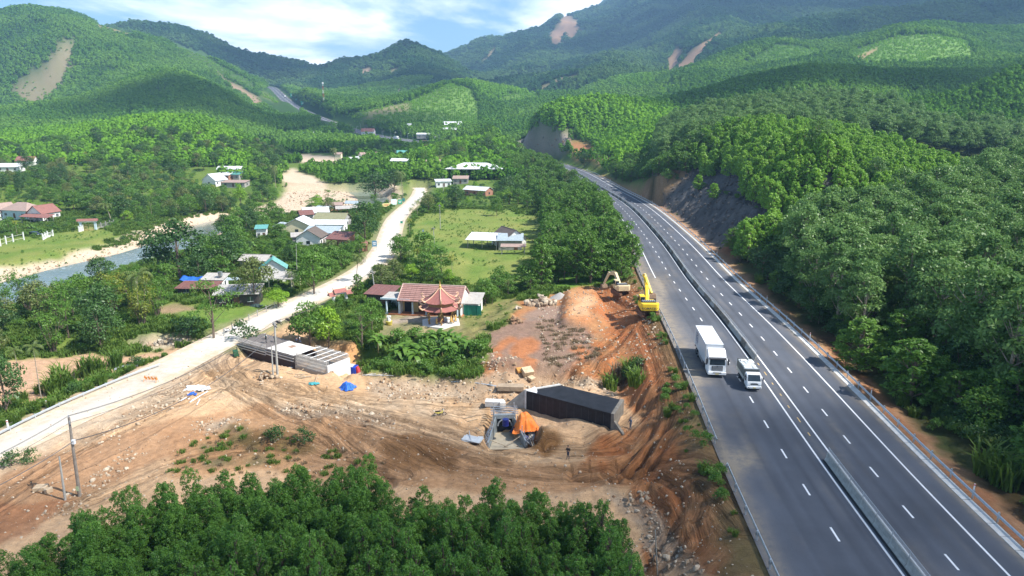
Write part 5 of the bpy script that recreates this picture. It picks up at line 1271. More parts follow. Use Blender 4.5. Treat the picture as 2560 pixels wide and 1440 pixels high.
# ================================================================== EXCAVATORS
def excavator(p,rz,body_c,sc,label,boom,letter=True,house=0.0,name='excavator'):
 YEL,dust=body_c; MUD=mat('muddy_track',(.16,.08,.045),.95,scale=4,var=.4)
 root=empty(name,p,rz,label,'excavator'); root.scale=(sc,)*3
 for sx in(-1,1):
  mb=Mb(); prof=[(-2.1,.25),(-1.75,0),(1.75,0),(2.1,.25),(2.1,.65),(1.75,.95),(-1.75,.95),(-2.1,.65)]
  mb.prism([(sx*1.15-.3,y,z)for y,z in prof],(.6,0,0),MUD); t=mb.build('track',root,bevel=.05)
  mb=Mb()
  for k in range(11):mb.box((sx*1.15,-1.8+k*.36,.97),(.64,.14,.06),MUD)
  mb.build('track_pad',t); mb=Mb()
  for k in range(5):mb.cyl((sx*1.15+sx*.31,-1.4+k*.7,.35),(1,0,0),.2,.05,dust,10)
  mb.build('roller',t)
 mb=Mb(); mb.cyl((0,0,1.05),(0,0,1),.8,.3,MUD,16); mb.build('turntable',root)
 Mh=Matrix.Rotation(house,4,'Z')
 mb=Mb(); mb.box((0,-.1,1.45),(2.7,3.6,.5),YEL,Mh); mb.box((.75,.2,1.95),(1.15,2.4,.6),YEL,Mh); mb.build('platform',root,bevel=.05)
 mb=Mb(); mb.prism([Mh@Vector(v)for v in((-1.45,-1.55,1.3),(-1.25,-2.35,1.3),(1.0,-2.45,1.3),(1.5,-1.75,1.3),(1.5,-1.3,1.3),(-1.45,-1.3,1.3))],(0,0,1.15),YEL); cw=mb.build('counterweight',root,bevel=.08)
 mb=Mb(); mb.box((-.1,-1.0,2.45),(2.3,1.1,.35),GREY_P,Mh)
 for k in range(7):mb.box((-1.0+k*.3,-1.0,2.66),(.14,.9,.07),GALV,Mh)
 mb.build('engine_cover',root,bevel=.03)
 mb=Mb(); mb.box((-.85,.85,2.35),(.95,1.6,1.5),YEL,Mh,taper=.92); cab_=mb.build('cab',root,bevel=.07)
 for c_,d_ in(((-.85,.0,2.6),(.7,.04,.75)),((-.85,1.68,2.45),(.75,.04,1.1)),((-1.31,.85,2.55),(.04,1.2,.8)),((-.39,.85,2.55),(.04,1.2,.8))):mb=Mb(); mb.box(c_,d_,GLASS,Mh); mb.build('window',cab_)
 mb=Mb(); mb.cyl((.9,-.6,2.6),(0,0,1),.09,.7,GREY_P,8,M=Mh); mb.build('exhaust',root)
 pv,kn,el,tip=[Mh@Vector(q)for q in boom]
 def beam(a,b,w0,w1,nm,m,h0=.5,h1=.4):
  a,b=Vector(a),Vector(b); d=(b-a); u=d.normalized(); s_=u.cross(Vector((0,0,1))); s_=s_.normalized()if s_.length>.05 else Vector((1,0,0)); v=s_.cross(u); V=[]
  for q,w_,h_ in((a,w0,h0),(b,w1,h1)):
   for i,j in((-1,-1),(1,-1),(1,1),(-1,1)):V.append(q+s_*(i*w_/2)+v*(j*h_/2))
  mb=Mb(); mb.add(V,[(0,3,2,1),(4,5,6,7),(0,1,5,4),(1,2,6,5),(2,3,7,6),(3,0,4,7)],m); return mb.build(nm,root,bevel=.03)
 bo=beam(pv,kn,.5,.55,'boom',YEL,.55,.8); beam(kn,el,.5,.4,'boom',YEL,.8,.4)
 beam(el+(tip-el)*-.15,tip,.42,.35,'stick',YEL,.6,.35)
 mb=Mb()
 for sx in(-.35,.35):q0=Mh@Vector((sx,1.5,1.7)); q1=pv.lerp(kn,.75)+Vector((sx,0,0)); mb.tube(tuple(q0),tuple(q0.lerp(q1,.6)),.11,YEL,8); mb.tube(tuple(q0.lerp(q1,.6)),tuple(q1),.06,CHROME,8)
 q0=kn+Vector((0,0,.45)); q1=el+Vector((0,0,.5)); mb.tube(tuple(q0),tuple(q0.lerp(q1,.6)),.11,YEL,8); mb.tube(tuple(q0.lerp(q1,.6)),tuple(q1),.06,CHROME,8); mb.build('hydraulic_cylinder',root)
 u=(tip-el).normalized(); B=Mb(); bp=[(0,0),(-.75,-.15),(-1.05,-.75),(-.85,-1.25),(-.2,-1.45),(.15,-1.3)]
 B.prism([tip+Vector((-.65,y+.3,z))for y,z in bp],(.05,0,0),dust); B.prism([tip+Vector((.60,y+.3,z))for y,z in bp],(.05,0,0),dust)
 for i in range(len(bp)-1):a_,b_=bp[i],bp[i+1]; B.quad(tip+Vector((-.62,a_[0]+.3,a_[1])),tip+Vector((.62,a_[0]+.3,a_[1])),tip+Vector((.62,b_[0]+.3,b_[1])),tip+Vector((-.62,b_[0]+.3,b_[1])),dust)
 for k in range(5):B.box(tuple(tip+Vector((-.5+k*.25,.5,-1.38))),(.08,.3,.07),GREY_P)
 B.build('bucket',root)
 if letter:
  cu=bpy.data.curves.new('lettering','FONT'); cu.body='KOMATSU'; cu.size=.40; cu.extrude=.01; cu.align_x='CENTER'; cu.align_y='CENTER'; cu.space_character=1.08; cu.offset=.008
  cu.materials.append(GREY_P); o=bpy.data.objects.new('tmp_text',cu); COL.objects.link(o); tm=bpy.data.meshes.new_from_object(o.evaluated_get(bpy.context.evaluated_depsgraph_get())); bpy.data.objects.remove(o); o=bpy.data.objects.new('lettering',tm); COL.objects.link(o); o.parent=cw
  o.matrix_local=Mh@Matrix.Translation((-.12,-2.50+.055,1.72))@Matrix.Rotation(R(-2.5),4,'Z')@Matrix.Rotation(R(90),4,'X'); o.scale=(1.25,1,1)
 return root
YELL=mat('excavator_yellow',(.80,.55,.03),.45,scale=1.2,var=.08); YD=mat('dusty_steel',(.20,.13,.08),.8,scale=3,var=.3)
BEIGE=mat('faded_cream_paint',(.62,.50,.30),.6,scale=1.5,var=.2)
p1=on_z(1621,823,2.6); p1=(p1[0],p1[1]+1.6,float(H(p1[0],p1[1]+1.6)))
excavator(p1,R(3),(YELL,YD),1.15,'bright yellow excavator with raised boom beside the highway guardrail',[(.1,1.2,1.9),(.25,3.2,4.1),(.5,6.6,4.9),(1.45,4.9,2.4)],True,R(-4))
p2=hit(1552,736); excavator(p2,R(20),(BEIGE,YD),1.0,'older cream coloured excavator working at the edge of the green thicket',[(.1,1.2,1.9),(-.3,3.6,3.9),(-1.2,5.6,3.4),(-2.0,6.6,.9)],False,R(-12))
# ================================================================== THE BLACK BOX CULVERT
BITU=mat('bitumen_coating',(.018,.019,.023),.6,scale=1.1,var=.5,spec=.3)
def culvert():
 zt=3.2; A_,B_,C_,D_=(Vector(on_z(*q,zt))for q in((1316,977),(1402,963),(1532,994),(1537,1036)))
 u=(D_-A_); L_=u.length-.5; u.normalize(); v=Vector((-u.y,u.x,0)); Wd=4.6
 root=empty('box_culvert',(A_.x,A_.y,0),math.atan2(u.y,u.x),'black bitumen coated concrete box culvert standing in the red earth','culvert')
 Bx=(B_-A_).dot(u); Cx=(C_-A_).dot(u); Wd=max(4.0,(B_-A_).dot(v)); Wc=(C_-A_).dot(v)
 n_=9
 poly=[(0,0),(L_,0),(max(Cx,L_-1.2),Wc),(Bx,Wd)]
 mb=Mb()
 def edge(t,top):a_=Vector((t*L_,0)); b_=Vector((Bx+t*(poly[2][0]-Bx),Wd+t*(Wc-Wd))); return a_,b_
 me_b=[]
 for k in range(n_):
  a0,b0=edge(k/n_,0); a1,b1=edge((k+1)/n_-.0015,0); mb=Mb(); j=random.uniform(-.012,.012)
  mb.prism([(a0.x,a0.y+j,-1.6),(a1.x,a1.y+j,-1.6),(b1.x,b1.y,-1.6),(b0.x,b0.y,-1.6)],(0,0,zt+1.6-.28),BITU); mb.build('wall_panel',root)
 mb=Mb(); mb.prism([(x,y,zt-.279)for x,y in poly],(0,0,.27),BITU); roof=mb.build('roof_slab',root)
 mb=Mb(); dv=Vector((Bx,Wd)).normalized(); nn=Vector((dv.y,-dv.x))
 q=[Vector((-.28,-.05)),Vector((-.02,-.05)),Vector((Bx-.02,Wd+.05)),Vector((Bx-.3,Wd+.05))]; mb.prism([(a.x,a.y,-1.6)for a in q],(0,0,zt+1.75),CONC_L); mb.build('end_wall',root)
 mb=Mb(); tri=[(0,0),(1.7,.12),(1.35,.75),(.75,1.5),(.05,2.1)]
 mb.prism([(x,y,zt+.004)for x,y in tri],(0,0,.012),mat('bare_slab',(.66,.67,.68),.8,scale=1.5,var=.12)); mb.build('bare_corner',root)
 mb=Mb(); mb.prism([(-.29,.1,zt+.12),(-3.1,-.9,.55),(-3.1,-.9,-1.4),(-.29,.1,-1.4)],(.08,.35,0),CONC); mb.build('wing_wall',root)
 mb=Mb(); a_,b_=Vector((L_,0)),Vector(poly[2]); mb.prism([(a_.x+.01,a_.y-.1,-1),(a_.x+.45,a_.y-.1,-1),(b_.x+.55,b_.y+.2,-1),(b_.x+.01,b_.y+.2,-1)],(0,0,zt+1.05),mat('dirty_concrete',(.20,.18,.15),.9,scale=1.2,var=.3)); mb.build('end_wall',root)
 mb=Mb(); mb.prism([(L_+.45,-.1,zt-.9),(L_+1.9,-.4,zt-2.2),(L_+1.9,-.4,-1),(L_+.45,-.1,-1)],(.1,.35,0),CONC_D); mb.build('wing_wall',root)
 mb=Mb()
 for k in range(1,12):mb.box((k*L_/12,-.022,1.1),(.05,.02,3.6),mat('bitumen_streak',(.05,.05,.055),.7))
 mb.build('panel_joint',root)
culvert()
# ================================================================== PIPE CULVERT BEING CAST IN THE PIT
FORM=mat('form_steel',(.30,.34,.36),.55,.3,scale=2,var=.25); TIMB=mat('timber',(.42,.34,.24),.85,scale=4,var=.25); TARP_B=mat('blue_sheet',(.02,.13,.55),.6,scale=1.5,var=.2,bump=.5)
TARP_O=mat('orange_sheet',(.85,.22,.03),.6,scale=1.5,var=.18,bump=.6); NAVY=mat('navy_sheet',(.015,.02,.07),.7,scale=2)
def cast():
 c0=on_z(1266,1112,-1.6); root=empty('culvert_formwork',(c0[0],c0[1],-1.65),R(4),'steel shuttering round a small culvert mouth in the pit','formwork'); root.scale=(1.12,1.12,1.12)
 mb=Mb(); mb.prism([(-2.1,-1.2,0),(2.1,-1.2,0),(1.1,3.2,0),(-1.1,3.2,0)],(0,0,.12),mat('wet_screed',(.44,.38,.28),.6,scale=2,var=.15)); mb.build('apron',root)
 for sx in(-1,1):
  for k in range(5):
   t0,t1=k/5,(k+1)/5-.01; x0=sx*(2.15-1.05*t0); x1=sx*(2.15-1.05*t1); y0=-1.2+4.4*t0; y1=-1.2+4.4*t1; h0=1.0+1.2*t0; h1=1.0+1.2*t1
   mb=Mb(); mb.prism([(x0,y0,.1),(x1,y1,.1),(x1,y1,h1),(x0,y0,h0)],(sx*.08,0,0),FORM); mb.build('form_panel',root)
   mb=Mb(); mb.box((x0+sx*.18,y0,h0/2+.3),(.09,.09,h0+.8),GALV); mb.build('stud',root)
   mb=Mb(); mb.tube((x0+sx*.2,y0,h0),(x0+sx*1.3,y0-.3,.0),.05,GALV,5); mb.build('brace',root)
  for z in(.5,.95):mb=Mb(); mb.tube((sx*2.3,-1.2,z),(sx*1.22,3.2,z+.9),.05,GALV,5); mb.build('waler',root)
 mb=Mb(); mb.box((0,3.5,2.15),(2.7,.5,.5),FORM); mb.box((-1.15,3.5,1.0),(.4,.5,1.9),FORM); mb.box((1.15,3.5,1.0),(.4,.5,1.9),FORM); mb.build('portal',root)
 mb=Mb(); mb.box((0,3.7,1.0),(1.9,.1,1.9),DARK); mb.build('opening',root)  # near-black panel stands for the unlit depth of the opening
 mb=Mb(); N_=10
 for i in range(N_):a0,a1=math.pi*i/N_,math.pi*(i+1)/N_; mb.tube((math.cos(a0)*.85,3.2,1.0+math.sin(a0)*.85),(math.cos(a1)*.85,3.2,1.0+math.sin(a1)*.85),.09,GALV,5)
 mb.build('arch_ring',root)
 for k in range(5):mb=Mb(); mb.box((0,3.5+k*.5,2.45+.02*k),(3.4,.09,.09),GALV,rz=random.uniform(-.05,.05)); mb.build('crossbar',root)
 for sx in(-1.3,1.3):mb=Mb(); mb.tube((sx,3.4,0),(sx,3.4,3.3),.06,GALV,5); mb.tube((sx,5.4,0),(sx,5.4,3.1),.06,GALV,5); mb.build('scaffold_pole',root)
 mb=Mb(); mb.tube((-1.9,-.4,.9),(.2,-.9,.2),.05,TIMB,5); mb.tube((1.9,.3,1.1),(-.3,-.8,.2),.05,TIMB,5); mb.build('timber_prop',root)
cast()
def cyl_thing(name,px,py,r,h,m,label,cat,z=None,lay=False):
 p=hit(px,py)if z is None else on_z(px,py,z); mb=Mb(); mb.cyl((0,0,h/2),(0,0,1),r,h,m,16)
 for q in(.05,.5,.95):mb.cyl((0,0,h*q),(0,0,1),r*1.04,.05,m,16)
 o=mb.build(name); o.location=p
 if lay:o.rotation_euler=(R(90),0,random.random()*3); o.location.z+=r
 return tag(o,label,cat)
cyl_thing('barrel',1264,1064,.42,.95,mat('drum_blue',(.01,.02,.16),.4),'dark blue drum standing behind the culvert formwork','barrel',0.6)
cyl_thing('barrel',1313,1108,.42,.95,mat('drum_blue',(.01,.02,.16),.4),'dark blue drum at the right side of the pit','barrel')
def draped(name,px,py,rx,ry,h,m,label,seed=1,rz=0,cat='tarpaulin',z=None):
 p=hit(px,py)if z is None else on_z(px,py,z); n_=34; V,F=[],[]
 for i in range(n_):
  for j in range(n_):
   u,v=i/(n_-1)*2-1,j/(n_-1)*2-1; r=math.sqrt(u*u+v*v); th=math.atan2(v,u)
   e=1+.18*math.sin(3*th+seed)+.10*math.sin(7*th+seed*2); nz=float(fbm((u+3)*2.2+seed,(v+3)*2.2,3,seed))-.5
   zz=h*max(0,1-(r*1.05)**2.2)*(1+nz*.9)+.10*math.sin(9*th+5*nz)*min(1,r)+.06
   V.append((u*rx*e*(1-.12*abs(v)),v*ry*e*(1-.12*abs(u)),max(zz,.03)))
 for i in range(n_-1):
  for j in range(n_-1):a_=i*n_+j; F.append((a_,a_+n_,a_+n_+1,a_+1))
 o=mesh_np(name,V,F,m,smooth=True); o.location=p; o.rotation_euler=(0,0,rz)
 s_=o.modifiers.new('thickness','SOLIDIFY'); s_.thickness=.02; return tag(o,label,cat)
draped('tarpaulin',1312,1068,1.7,1.9,1.9,TARP_O,'crumpled bright orange tarpaulin over a heap beside the pit',2)
draped('tarpaulin',1340,1074,.9,.6,.4,TARP_O,'trailing end of orange sheet to the right of the orange heap',5)
draped('tarpaulin',1296,1078,1.1,.9,.7,NAVY,'navy blue sheet tucked under the orange tarpaulin',4)
draped('tarpaulin',869,971,1.2,1.0,.9,TARP_B,'bright blue tarpaulin heaped on the rubble mound',6)
draped('tarpaulin',784,960,.8,.4,.2,mat('teal_sheet',(.05,.30,.33)),'small teal sheet lying near the leaning sticks',7)
draped('sheet_pile',492,972,1.9,1.0,.45,mat('white_sheet',(.72,.75,.77),.6,scale=2,var=.12,bump=.4),'white plastic sheets heaped beside the stony track',8,cat='sheet')
draped('tarpaulin',482,986,.6,.4,.3,TARP_B,'scrap of blue sheet in front of the white sheets',9)
draped('tarpaulin',624,762,1.6,.8,.6,TARP_B,'blue tarpaulin on the ground in front of the dark open shed',10)
draped('tarpaulin',640,766,1.3,.8,.5,mat('dark_green_sheet',(.03,.06,.055)),'dark green sheet beside the blue one by the open shed',11)
def slabs(name,px,py,w_,d_,t_,m,label,rz=0,n_=1,tilt=0,cat='panel',dz=0):
 p=hit(px,py)
 for k in range(n_):
  mb=Mb(); mb.box((0,0,0),(w_,d_,t_),m,rx=tilt+(random.uniform(-.03,.03)),rz=R(rz)+random.uniform(-.25,.25)*(k>0)); o=mb.build(name,bevel=min(.02,t_*.3)); o.location=(p[0]+random.uniform(-.2,.2)*(k>0),p[1]+random.uniform(-.25,.25)*(k>0),p[2]+t_*(.6+k*1.15)+dz+abs(tilt)*d_*.3)
  tag(o,label if n_==1 else label,cat,None if n_==1 else label.split(' ',1)[1])
STEELP=mat('panel_grey',(.55,.57,.58),.5,.2,scale=1.5,var=.15)
slabs('form_sheet',1180,1100,2.6,1.5,.06,STEELP,'grey steel sheets lying crosswise left of the pit',-14,3)
slabs('form_sheet',1330,1092,.9,1.5,.05,STEELP,'pale grey board leaning at the right rim of the pit',-18,1,.5)
slabs('form_sheet',1322,1078,.7,1.0,.05,W_P,'small white board below the orange tarpaulin',30,1,.5)
slabs('form_sheet',1312,1040,.8,.7,.4,STEELP,'grey crate standing behind the orange tarpaulin',5)
slabs('concrete_block',1236,1015,2.6,1.2,.8,CONC_L,'long pale concrete block left of the black culvert',-6,1,cat='block')
slabs('concrete_block',1256,1020,.8,1.1,.9,CONC_L,'short upright concrete block beside the longer pale one',8,1,cat='block')
slabs('rock_slab',1277,975,3.9,1.5,.7,mat('flat_rock',(.34,.26,.18),.95,scale=1.5,var=.25,bump=.6),'long flat brown rock slab left of the black culvert',-3,1,cat='rock')
slabs('rock_slab',1318,938,1.7,1.3,.8,mat('pale_rock',(.50,.38,.25),.95,scale=1.5,var=.25,bump=.6),'pale tilted boulder above the culvert on the red slope',30,1,.5,cat='rock')
slabs('rock_slab',1328,950,1.1,.9,.4,mat('pale_rock',(.50,.38,.25),.95),'small pale slab just below the tilted boulder',50,1,.3,cat='rock')
slabs('rock_slab',1302,930,1.3,1.0,.4,mat('ochre_rock',(.50,.24,.06),.95),'ochre orange slab behind the tilted boulder',20,1,.3,cat='rock')
slabs('rock_slab',103,1224,1.3,1.0,.4,mat('pale_rock',(.50,.38,.25),.95),'pale flat boulder on the dirt left of the short leaning pole',10,1,cat='rock')
slabs('rock_slab',122,1231,.8,.6,.45,mat('pale_rock',(.50,.38,.25),.95),'smaller boulder right of the pale flat one, bottom left',40,1,cat='rock')
def stick(px0,py0,px1,py1,r,m,label,z0=.05,z1=.05,name='timber',cat='timber',group=None):
 a_=hit(px0,py0); b_=hit(px1,py1); mb=Mb(); mb.tube((0,0,z0+r),(b_[0]-a_[0],b_[1]-a_[1],b_[2]-a_[2]+z1+r),r,m,6); o=mb.build(name); o.location=a_; return tag(o,label,cat,group)
stick(1322,1098,1338,1136,.06,TIMB,'pale plank running down from the leaning board, left one of two',.6); stick(1327,1096,1341,1134,.06,TIMB,'pale plank running down from the leaning board, right one of two',.6)
stick(1158,1048,1184,1042,.05,TIMB,'short pale timber lying beyond the yellow motorbike, upper one',name='timber'); stick(1168,1055,1194,1049,.05,TIMB,'short pale timber lying beyond the yellow motorbike, lower one')
stick(1205,1045,1262,1056,.05,TIMB,'long thin timber lying behind the pit'); stick(1210,1092,1219,1110,.05,TIMB,'thin prop leaning at the left rim of the pit',.8)
stick(1173,1083,1177,1108,.05,GALV,'steel bar lying across the grey sheets',.3,.3); stick(1191,1085,1199,1078,.05,TIMB,'crossed sticks left of the pit, first',.5); stick(1189,1078,1201,1086,.05,TIMB,'crossed sticks left of the pit, second',.5,.5)
stick(737,942,779,911,.05,TIMB,'long bamboo stick lying between the pole pair and the rebar cage',.05,.3); stick(787,958,796,943,.04,TIMB,'short stick propped over the teal sheet',.05,.5)
stick(612,872,632,862,.07,TIMB,'pale plank propped against the unfinished deck',0,1.6); stick(570,902,596,890,.06,TIMB,'grey batten lying in front of the unfinished deck, left end')
for k,(a0,b0,a1,b1)in enumerate(((470,1000,512,977),(478,1004,520,980),(474,1008,503,990),(452,1004,466,996),(492,1014,500,1000))):stick(a0,b0,a1,b1,.07,W_P,'white plastic pipe lying beside the white sheets',name='pipe',cat='pipe',group='white pipes beside the white sheets')
def rail_piece(px0,py0,px1,py1,label,n_=2):
 a_=np.array(hit(px0,py0)); b_=np.array(hit(px1,py1)); root=empty('rail_stack',tuple(a_),0,label,'guardrail beam')
 for k in range(n_):
  dd=b_-a_; q=np.array([-dd[1],dd[0],0]); q=q/np.linalg.norm(q)*.42*k
  t=np.linspace(0,1,9)[:,None]; P=q[None]+dd[None]*t; P[:,2]=P[:,2]+.12+.25*np.sin(t[:,0]*3.14); prof=[(0,.0),(.08,.07),(.16,0),(.24,.07),(.32,0)]
  L_=[offset_line(P,-o_)for o_,_ in prof]
  for i,(_,h_)in enumerate(prof):L_[i]=L_[i].copy(); L_[i][:,2]+=h_
  V=np.stack(L_,1).reshape(-1,3); idx=np.arange(len(P)*5).reshape(-1,5); F=np.stack([idx[:-1,:-1],idx[:-1,1:],idx[1:,1:],idx[1:,:-1]],-1).reshape(-1,4); mesh_np('beam',V,F,GALV,root)
rail_piece(680,942,748,917,'two spare guardrail beams lying at the foot of the pole pair'); rail_piece(1128,957,1240,968,'bent spare guardrail beams on the rubble left of the culvert',3); rail_piece(285,928,345,917,'spare guardrail beams lying on the dirt beyond the village guardrail',3)
# ================================================================== UNFINISHED BRIDGE CULVERT
DECKD=mat('shuttering_dark',(.17,.15,.14),.85,scale=5,var=.3); DECKW=mat('shuttering_white',(.70,.66,.62),.75,scale=1.6,var=.14); REBAR=mat('rebar',(.60,.58,.54),.7)
def bridge():
 z=.9; O=Vector(on_z(594,853,z)); X1=Vector(on_z(818,915,z)); u=X1-O; L_=u.length; u.normalize(); v=Vector((-u.y,u.x,0)); Wd=5.0
 root=empty('bridge_culvert',(O.x,O.y,0),math.atan2(u.y,u.x),'half built concrete bridge culvert with timber deck and rebar cage beside the village road','culvert')
 a_,b_=L_*.345,L_*.655
 mb=Mb(); mb.box((b_/2,.25,-1.1),(b_,.4,3.2),mat('form_ply_dark',(.045,.03,.03),.8)); mb.build('side_wall',root); mb=Mb(); mb.box((b_/2,Wd-.2,-1.1),(b_,.4,3.2),mat('form_ply_dark',(.045,.03,.03),.8)); mb.build('side_wall',root)
 for k in range(14):mb=Mb(); mb.box((a_/2,.25+k*.385,z+.05),(a_,.365,.10),DECKD); mb.build('deck_board',root)
 for k in range(26):mb=Mb(); mb.tube((.15+k*a_/26,-.02,z-.5),(.15+k*a_/26,-.02,z+.85),.04,REBAR,4); mb.build('rebar',root)
 mb=Mb(); mb.tube((0,-.02,z+.6),(a_,-.02,z+.6),.025,REBAR,4); mb.tube((0,-.02,z+.1),(a_,-.02,z+.1),.025,REBAR,4); mb.build('rebar',root)
 mb=Mb(); mb.box((a_/2,-.25,z-.55),(a_+.3,.14,.18),GALV); mb.box((a_/2,-.35,z-.95),(a_+.3,.12,.12),GALV); mb.build('edge_beam',root)
 nx,ny=6,4
 for i in range(nx):
  for j in range(ny):
   w_,d_=(b_-a_)/nx,Wd/ny; mb=Mb(); mb.box((a_+(i+.5)*w_,(j+.5)*d_,z+.16+random.uniform(0,.03)),(w_-.04,d_-.04,.05),DECKW if random.random()>.12 else mat('ply_brown',(.34,.22,.16))); mb.build('plywood_sheet',root)
 for k in range(4):mb=Mb(); mb.box(((a_+b_)/2,-.15-.06*(k%2),z+.02-k*.27),(b_-a_+.1,.16,.13),DECKW if k%2 else DECKD); mb.build('edge_board',root)
 for k in range(30):
  x=b_+.15+k*(L_-b_-.3)/29
  for y in(.05,.40,Wd-.4,Wd-.05):mb=Mb(); mb.tube((x,y,-1.5),(x,y,z+.75+random.uniform(-.08,.08)),.045,REBAR,4); mb.build('rebar',root)
 for y in(.05,.4,Wd-.4,Wd-.05):
  for q in(-.2,.5,z+.3):mb=Mb(); mb.tube((b_,y,q),(L_-.2,y,q),.04,REBAR,4); mb.build('rebar',root)
 for k in range(5):mb=Mb(); x=b_+.9+k*(L_-b_-1.5)/4; mb.tube((x,-.1,z+.62),(x,Wd+.1,z+.62),.06,W_P,5); mb.build('spreader_bar',root)
 mb=Mb(); mb.box(((b_+L_)/2,.22,-1.5),(L_-b_,.3,1.6),CONC); mb.box(((b_+L_)/2,Wd-.22,-1.5),(L_-b_,.3,1.6),CONC); mb.build('side_wall',root)
 mb=Mb(); mb.box((L_-.1,Wd*.5,-.75),(.28,Wd,3.2),CONC_L); mb.build('end_wall',root)
 mb=Mb(); mb.box(((b_+L_)/2,Wd/2,-1.6),(L_-b_,Wd,.1),CONC); mb.build('floor_slab',root)
 return root,z,u,v,O
bridge_root,bz,bu,bv,bO=bridge()
def on_deck(x,y):q=bO+bu*x+bv*y; return(q.x,q.y,bz+.1)
# ================================================================== PEOPLE
def person(loc,rz,top,legs,hair,label,pose='stand',hold=None,group=None):
 """one skinned body with clothing coloured by height; head with face, hair as a child."""
 root=empty('person',loc,rz,label,'person',group)
 if pose=='stand':J=dict(hip=(0,0,.93),kneeL=(.10,-.03,.50),kneeR=(-.10,.0,.50),ankL=(.13,.02,.08),ankR=(-.13,.0,.08),chest=(0,-.02,1.28),neck=(0,-.02,1.48),shL=(.19,-.01,1.40),shR=(-.19,-.01,1.40),elL=(.26,-.04,1.13),elR=(-.26,-.04,1.13),wrL=(.12,-.26,1.17),wrR=(-.12,-.26,1.17),head=(0,-.05,1.60))
 elif pose=='bend':J=dict(hip=(0,.12,.88),kneeL=(.12,0,.48),kneeR=(-.12,0,.48),ankL=(.15,.05,.08),ankR=(-.15,.05,.08),chest=(0,-.18,1.05),neck=(0,-.36,1.12),shL=(.19,-.30,1.08),shR=(-.19,-.30,1.08),elL=(.22,-.38,.80),elR=(-.22,-.38,.80),wrL=(.14,-.45,.55),wrR=(-.14,-.45,.55),head=(0,-.47,1.10))
 else:J=dict(hip=(0,.10,.34),kneeL=(.20,-.28,.50),kneeR=(-.20,-.28,.50),ankL=(.16,-.12,.08),ankR=(-.16,-.12,.08),chest=(0,-.04,.66),neck=(0,-.12,.86),shL=(.19,-.09,.80),shR=(-.19,-.09,.80),elL=(.24,-.28,.60),elR=(-.24,-.28,.60),wrL=(.10,-.44,.42),wrR=(-.10,-.44,.42),head=(0,-.20,.96))
 names=list(J); V=[J[n_]for n_ in names]; I={n_:i for i,n_ in enumerate(names)}
 rad=dict(hip=(.16,.12),kneeL=(.065,.065),kneeR=(.065,.065),ankL=(.045,.05),ankR=(.045,.05),chest=(.17,.12),neck=(.06,.06),shL=(.075,.075),shR=(.075,.075),elL=(.05,.05),elR=(.05,.05),wrL=(.033,.033),wrR=(.033,.033),head=(.06,.06))
 E=[('hip','chest'),('chest','neck'),('neck','head'),('chest','shL'),('chest','shR'),('shL','elL'),('shR','elR'),('elL','wrL'),('elR','wrR'),('hip','kneeL'),('hip','kneeR'),('kneeL','ankL'),('kneeR','ankR')]
 for s_ in('L','R'):
  a_=Vector(J['ank'+s_]); V.append(tuple(a_+Vector((0,-.17,-.04)))); I['toe'+s_]=len(V)-1; rad['toe'+s_]=(.04,.035); E.append(('ank'+s_,'toe'+s_)); names.append('toe'+s_)
  w_=Vector(J['wr'+s_]); e_=Vector(J['el'+s_]); d=(w_-e_).normalized(); V.append(tuple(w_+d*.09)); I['hand'+s_]=len(V)-1; rad['hand'+s_]=(.04,.022); E.append(('wr'+s_,'hand'+s_)); names.append('hand'+s_)
  for k in range(4):V.append(tuple(w_+d*(.17-.01*abs(k-1))+Vector(((k-1.5)*.02,0,-.01)))); n_='f%d%s'%(k,s_); I[n_]=len(V)-1; rad[n_]=(.010,.010); E.append(('hand'+s_,n_)); names.append(n_)
  V.append(tuple(w_+d*.07+Vector((-.045 if s_=='L' else .045,-.02,.02)))); n_='t'+s_; I[n_]=len(V)-1; rad[n_]=(.012,.012); E.append(('wr'+s_,n_)); names.append(n_)
 me=bpy.data.meshes.new('body'); me.from_pydata(V,[(I[a_],I[b_])for a_,b_ in E],[]); o=bpy.data.objects.new('body',me); COL.objects.link(o)
 sk=o.modifiers.new('skin','SKIN'); sk.use_smooth_shade=True
 for i,n_ in enumerate(names):me.skin_vertices[0].data[i].radius=rad[n_]
 me.skin_vertices[0].data[0].use_root=True
 sb=o.modifiers.new('smooth','SUBSURF'); sb.levels=sb.render_levels=1
 dg=bpy.context.evaluated_depsgraph_get(); ev=bpy.data.meshes.new_from_object(o.evaluated_get(dg)); bpy.data.objects.remove(o)
 SKIN=mat('skin',(.42,.25,.17),.6); SHOE=mat('shoe',(.03,.03,.03))
 for m in(top,legs,SKIN,SHOE):ev.materials.append(m)
 hipz=J['hip'][2]
 for p_ in ev.polygons:
  c_=p_.center; dh=min((Vector(J['wrL'])-c_).length,(Vector(J['wrR'])-c_).length); da=min((Vector(J['ankL'])-c_).length,(Vector(J['ankR'])-c_).length)
  k=0
  if pose=='crouch':k=1 if(c_.z<.55 and(abs(c_.x)>.07 or c_.z<.36)and dh>.2)else 0
  else:k=1 if c_.z<hipz+.04 and not(pose=='bend' and c_.y<-.25)else 0
  if dh<.17 and c_.y<min(J['wrL'][1],J['wrR'][1])+.03:k=2
  if c_.z<.12 and da<.25:k=3
  if(c_-Vector(J['neck'])).length<.075:k=2
  p_.material_index=k
 b=bpy.data.objects.new('body',ev); COL.objects.link(b); b.parent=root
 hx=Vector(J['head']); bm=bmesh.new(); bmesh.ops.create_uvsphere(bm,u_segments=16,v_segments=12,radius=.105)
 for v in bm.verts:
  v.co.z*=1.18; v.co.x*=.86
  if v.co.y<-.07 and abs(v.co.x)<.02 and abs(v.co.z)<.03:v.co.y-=.022
  if v.co.z<-.06:v.co.x*=.85; v.co.y*=.9
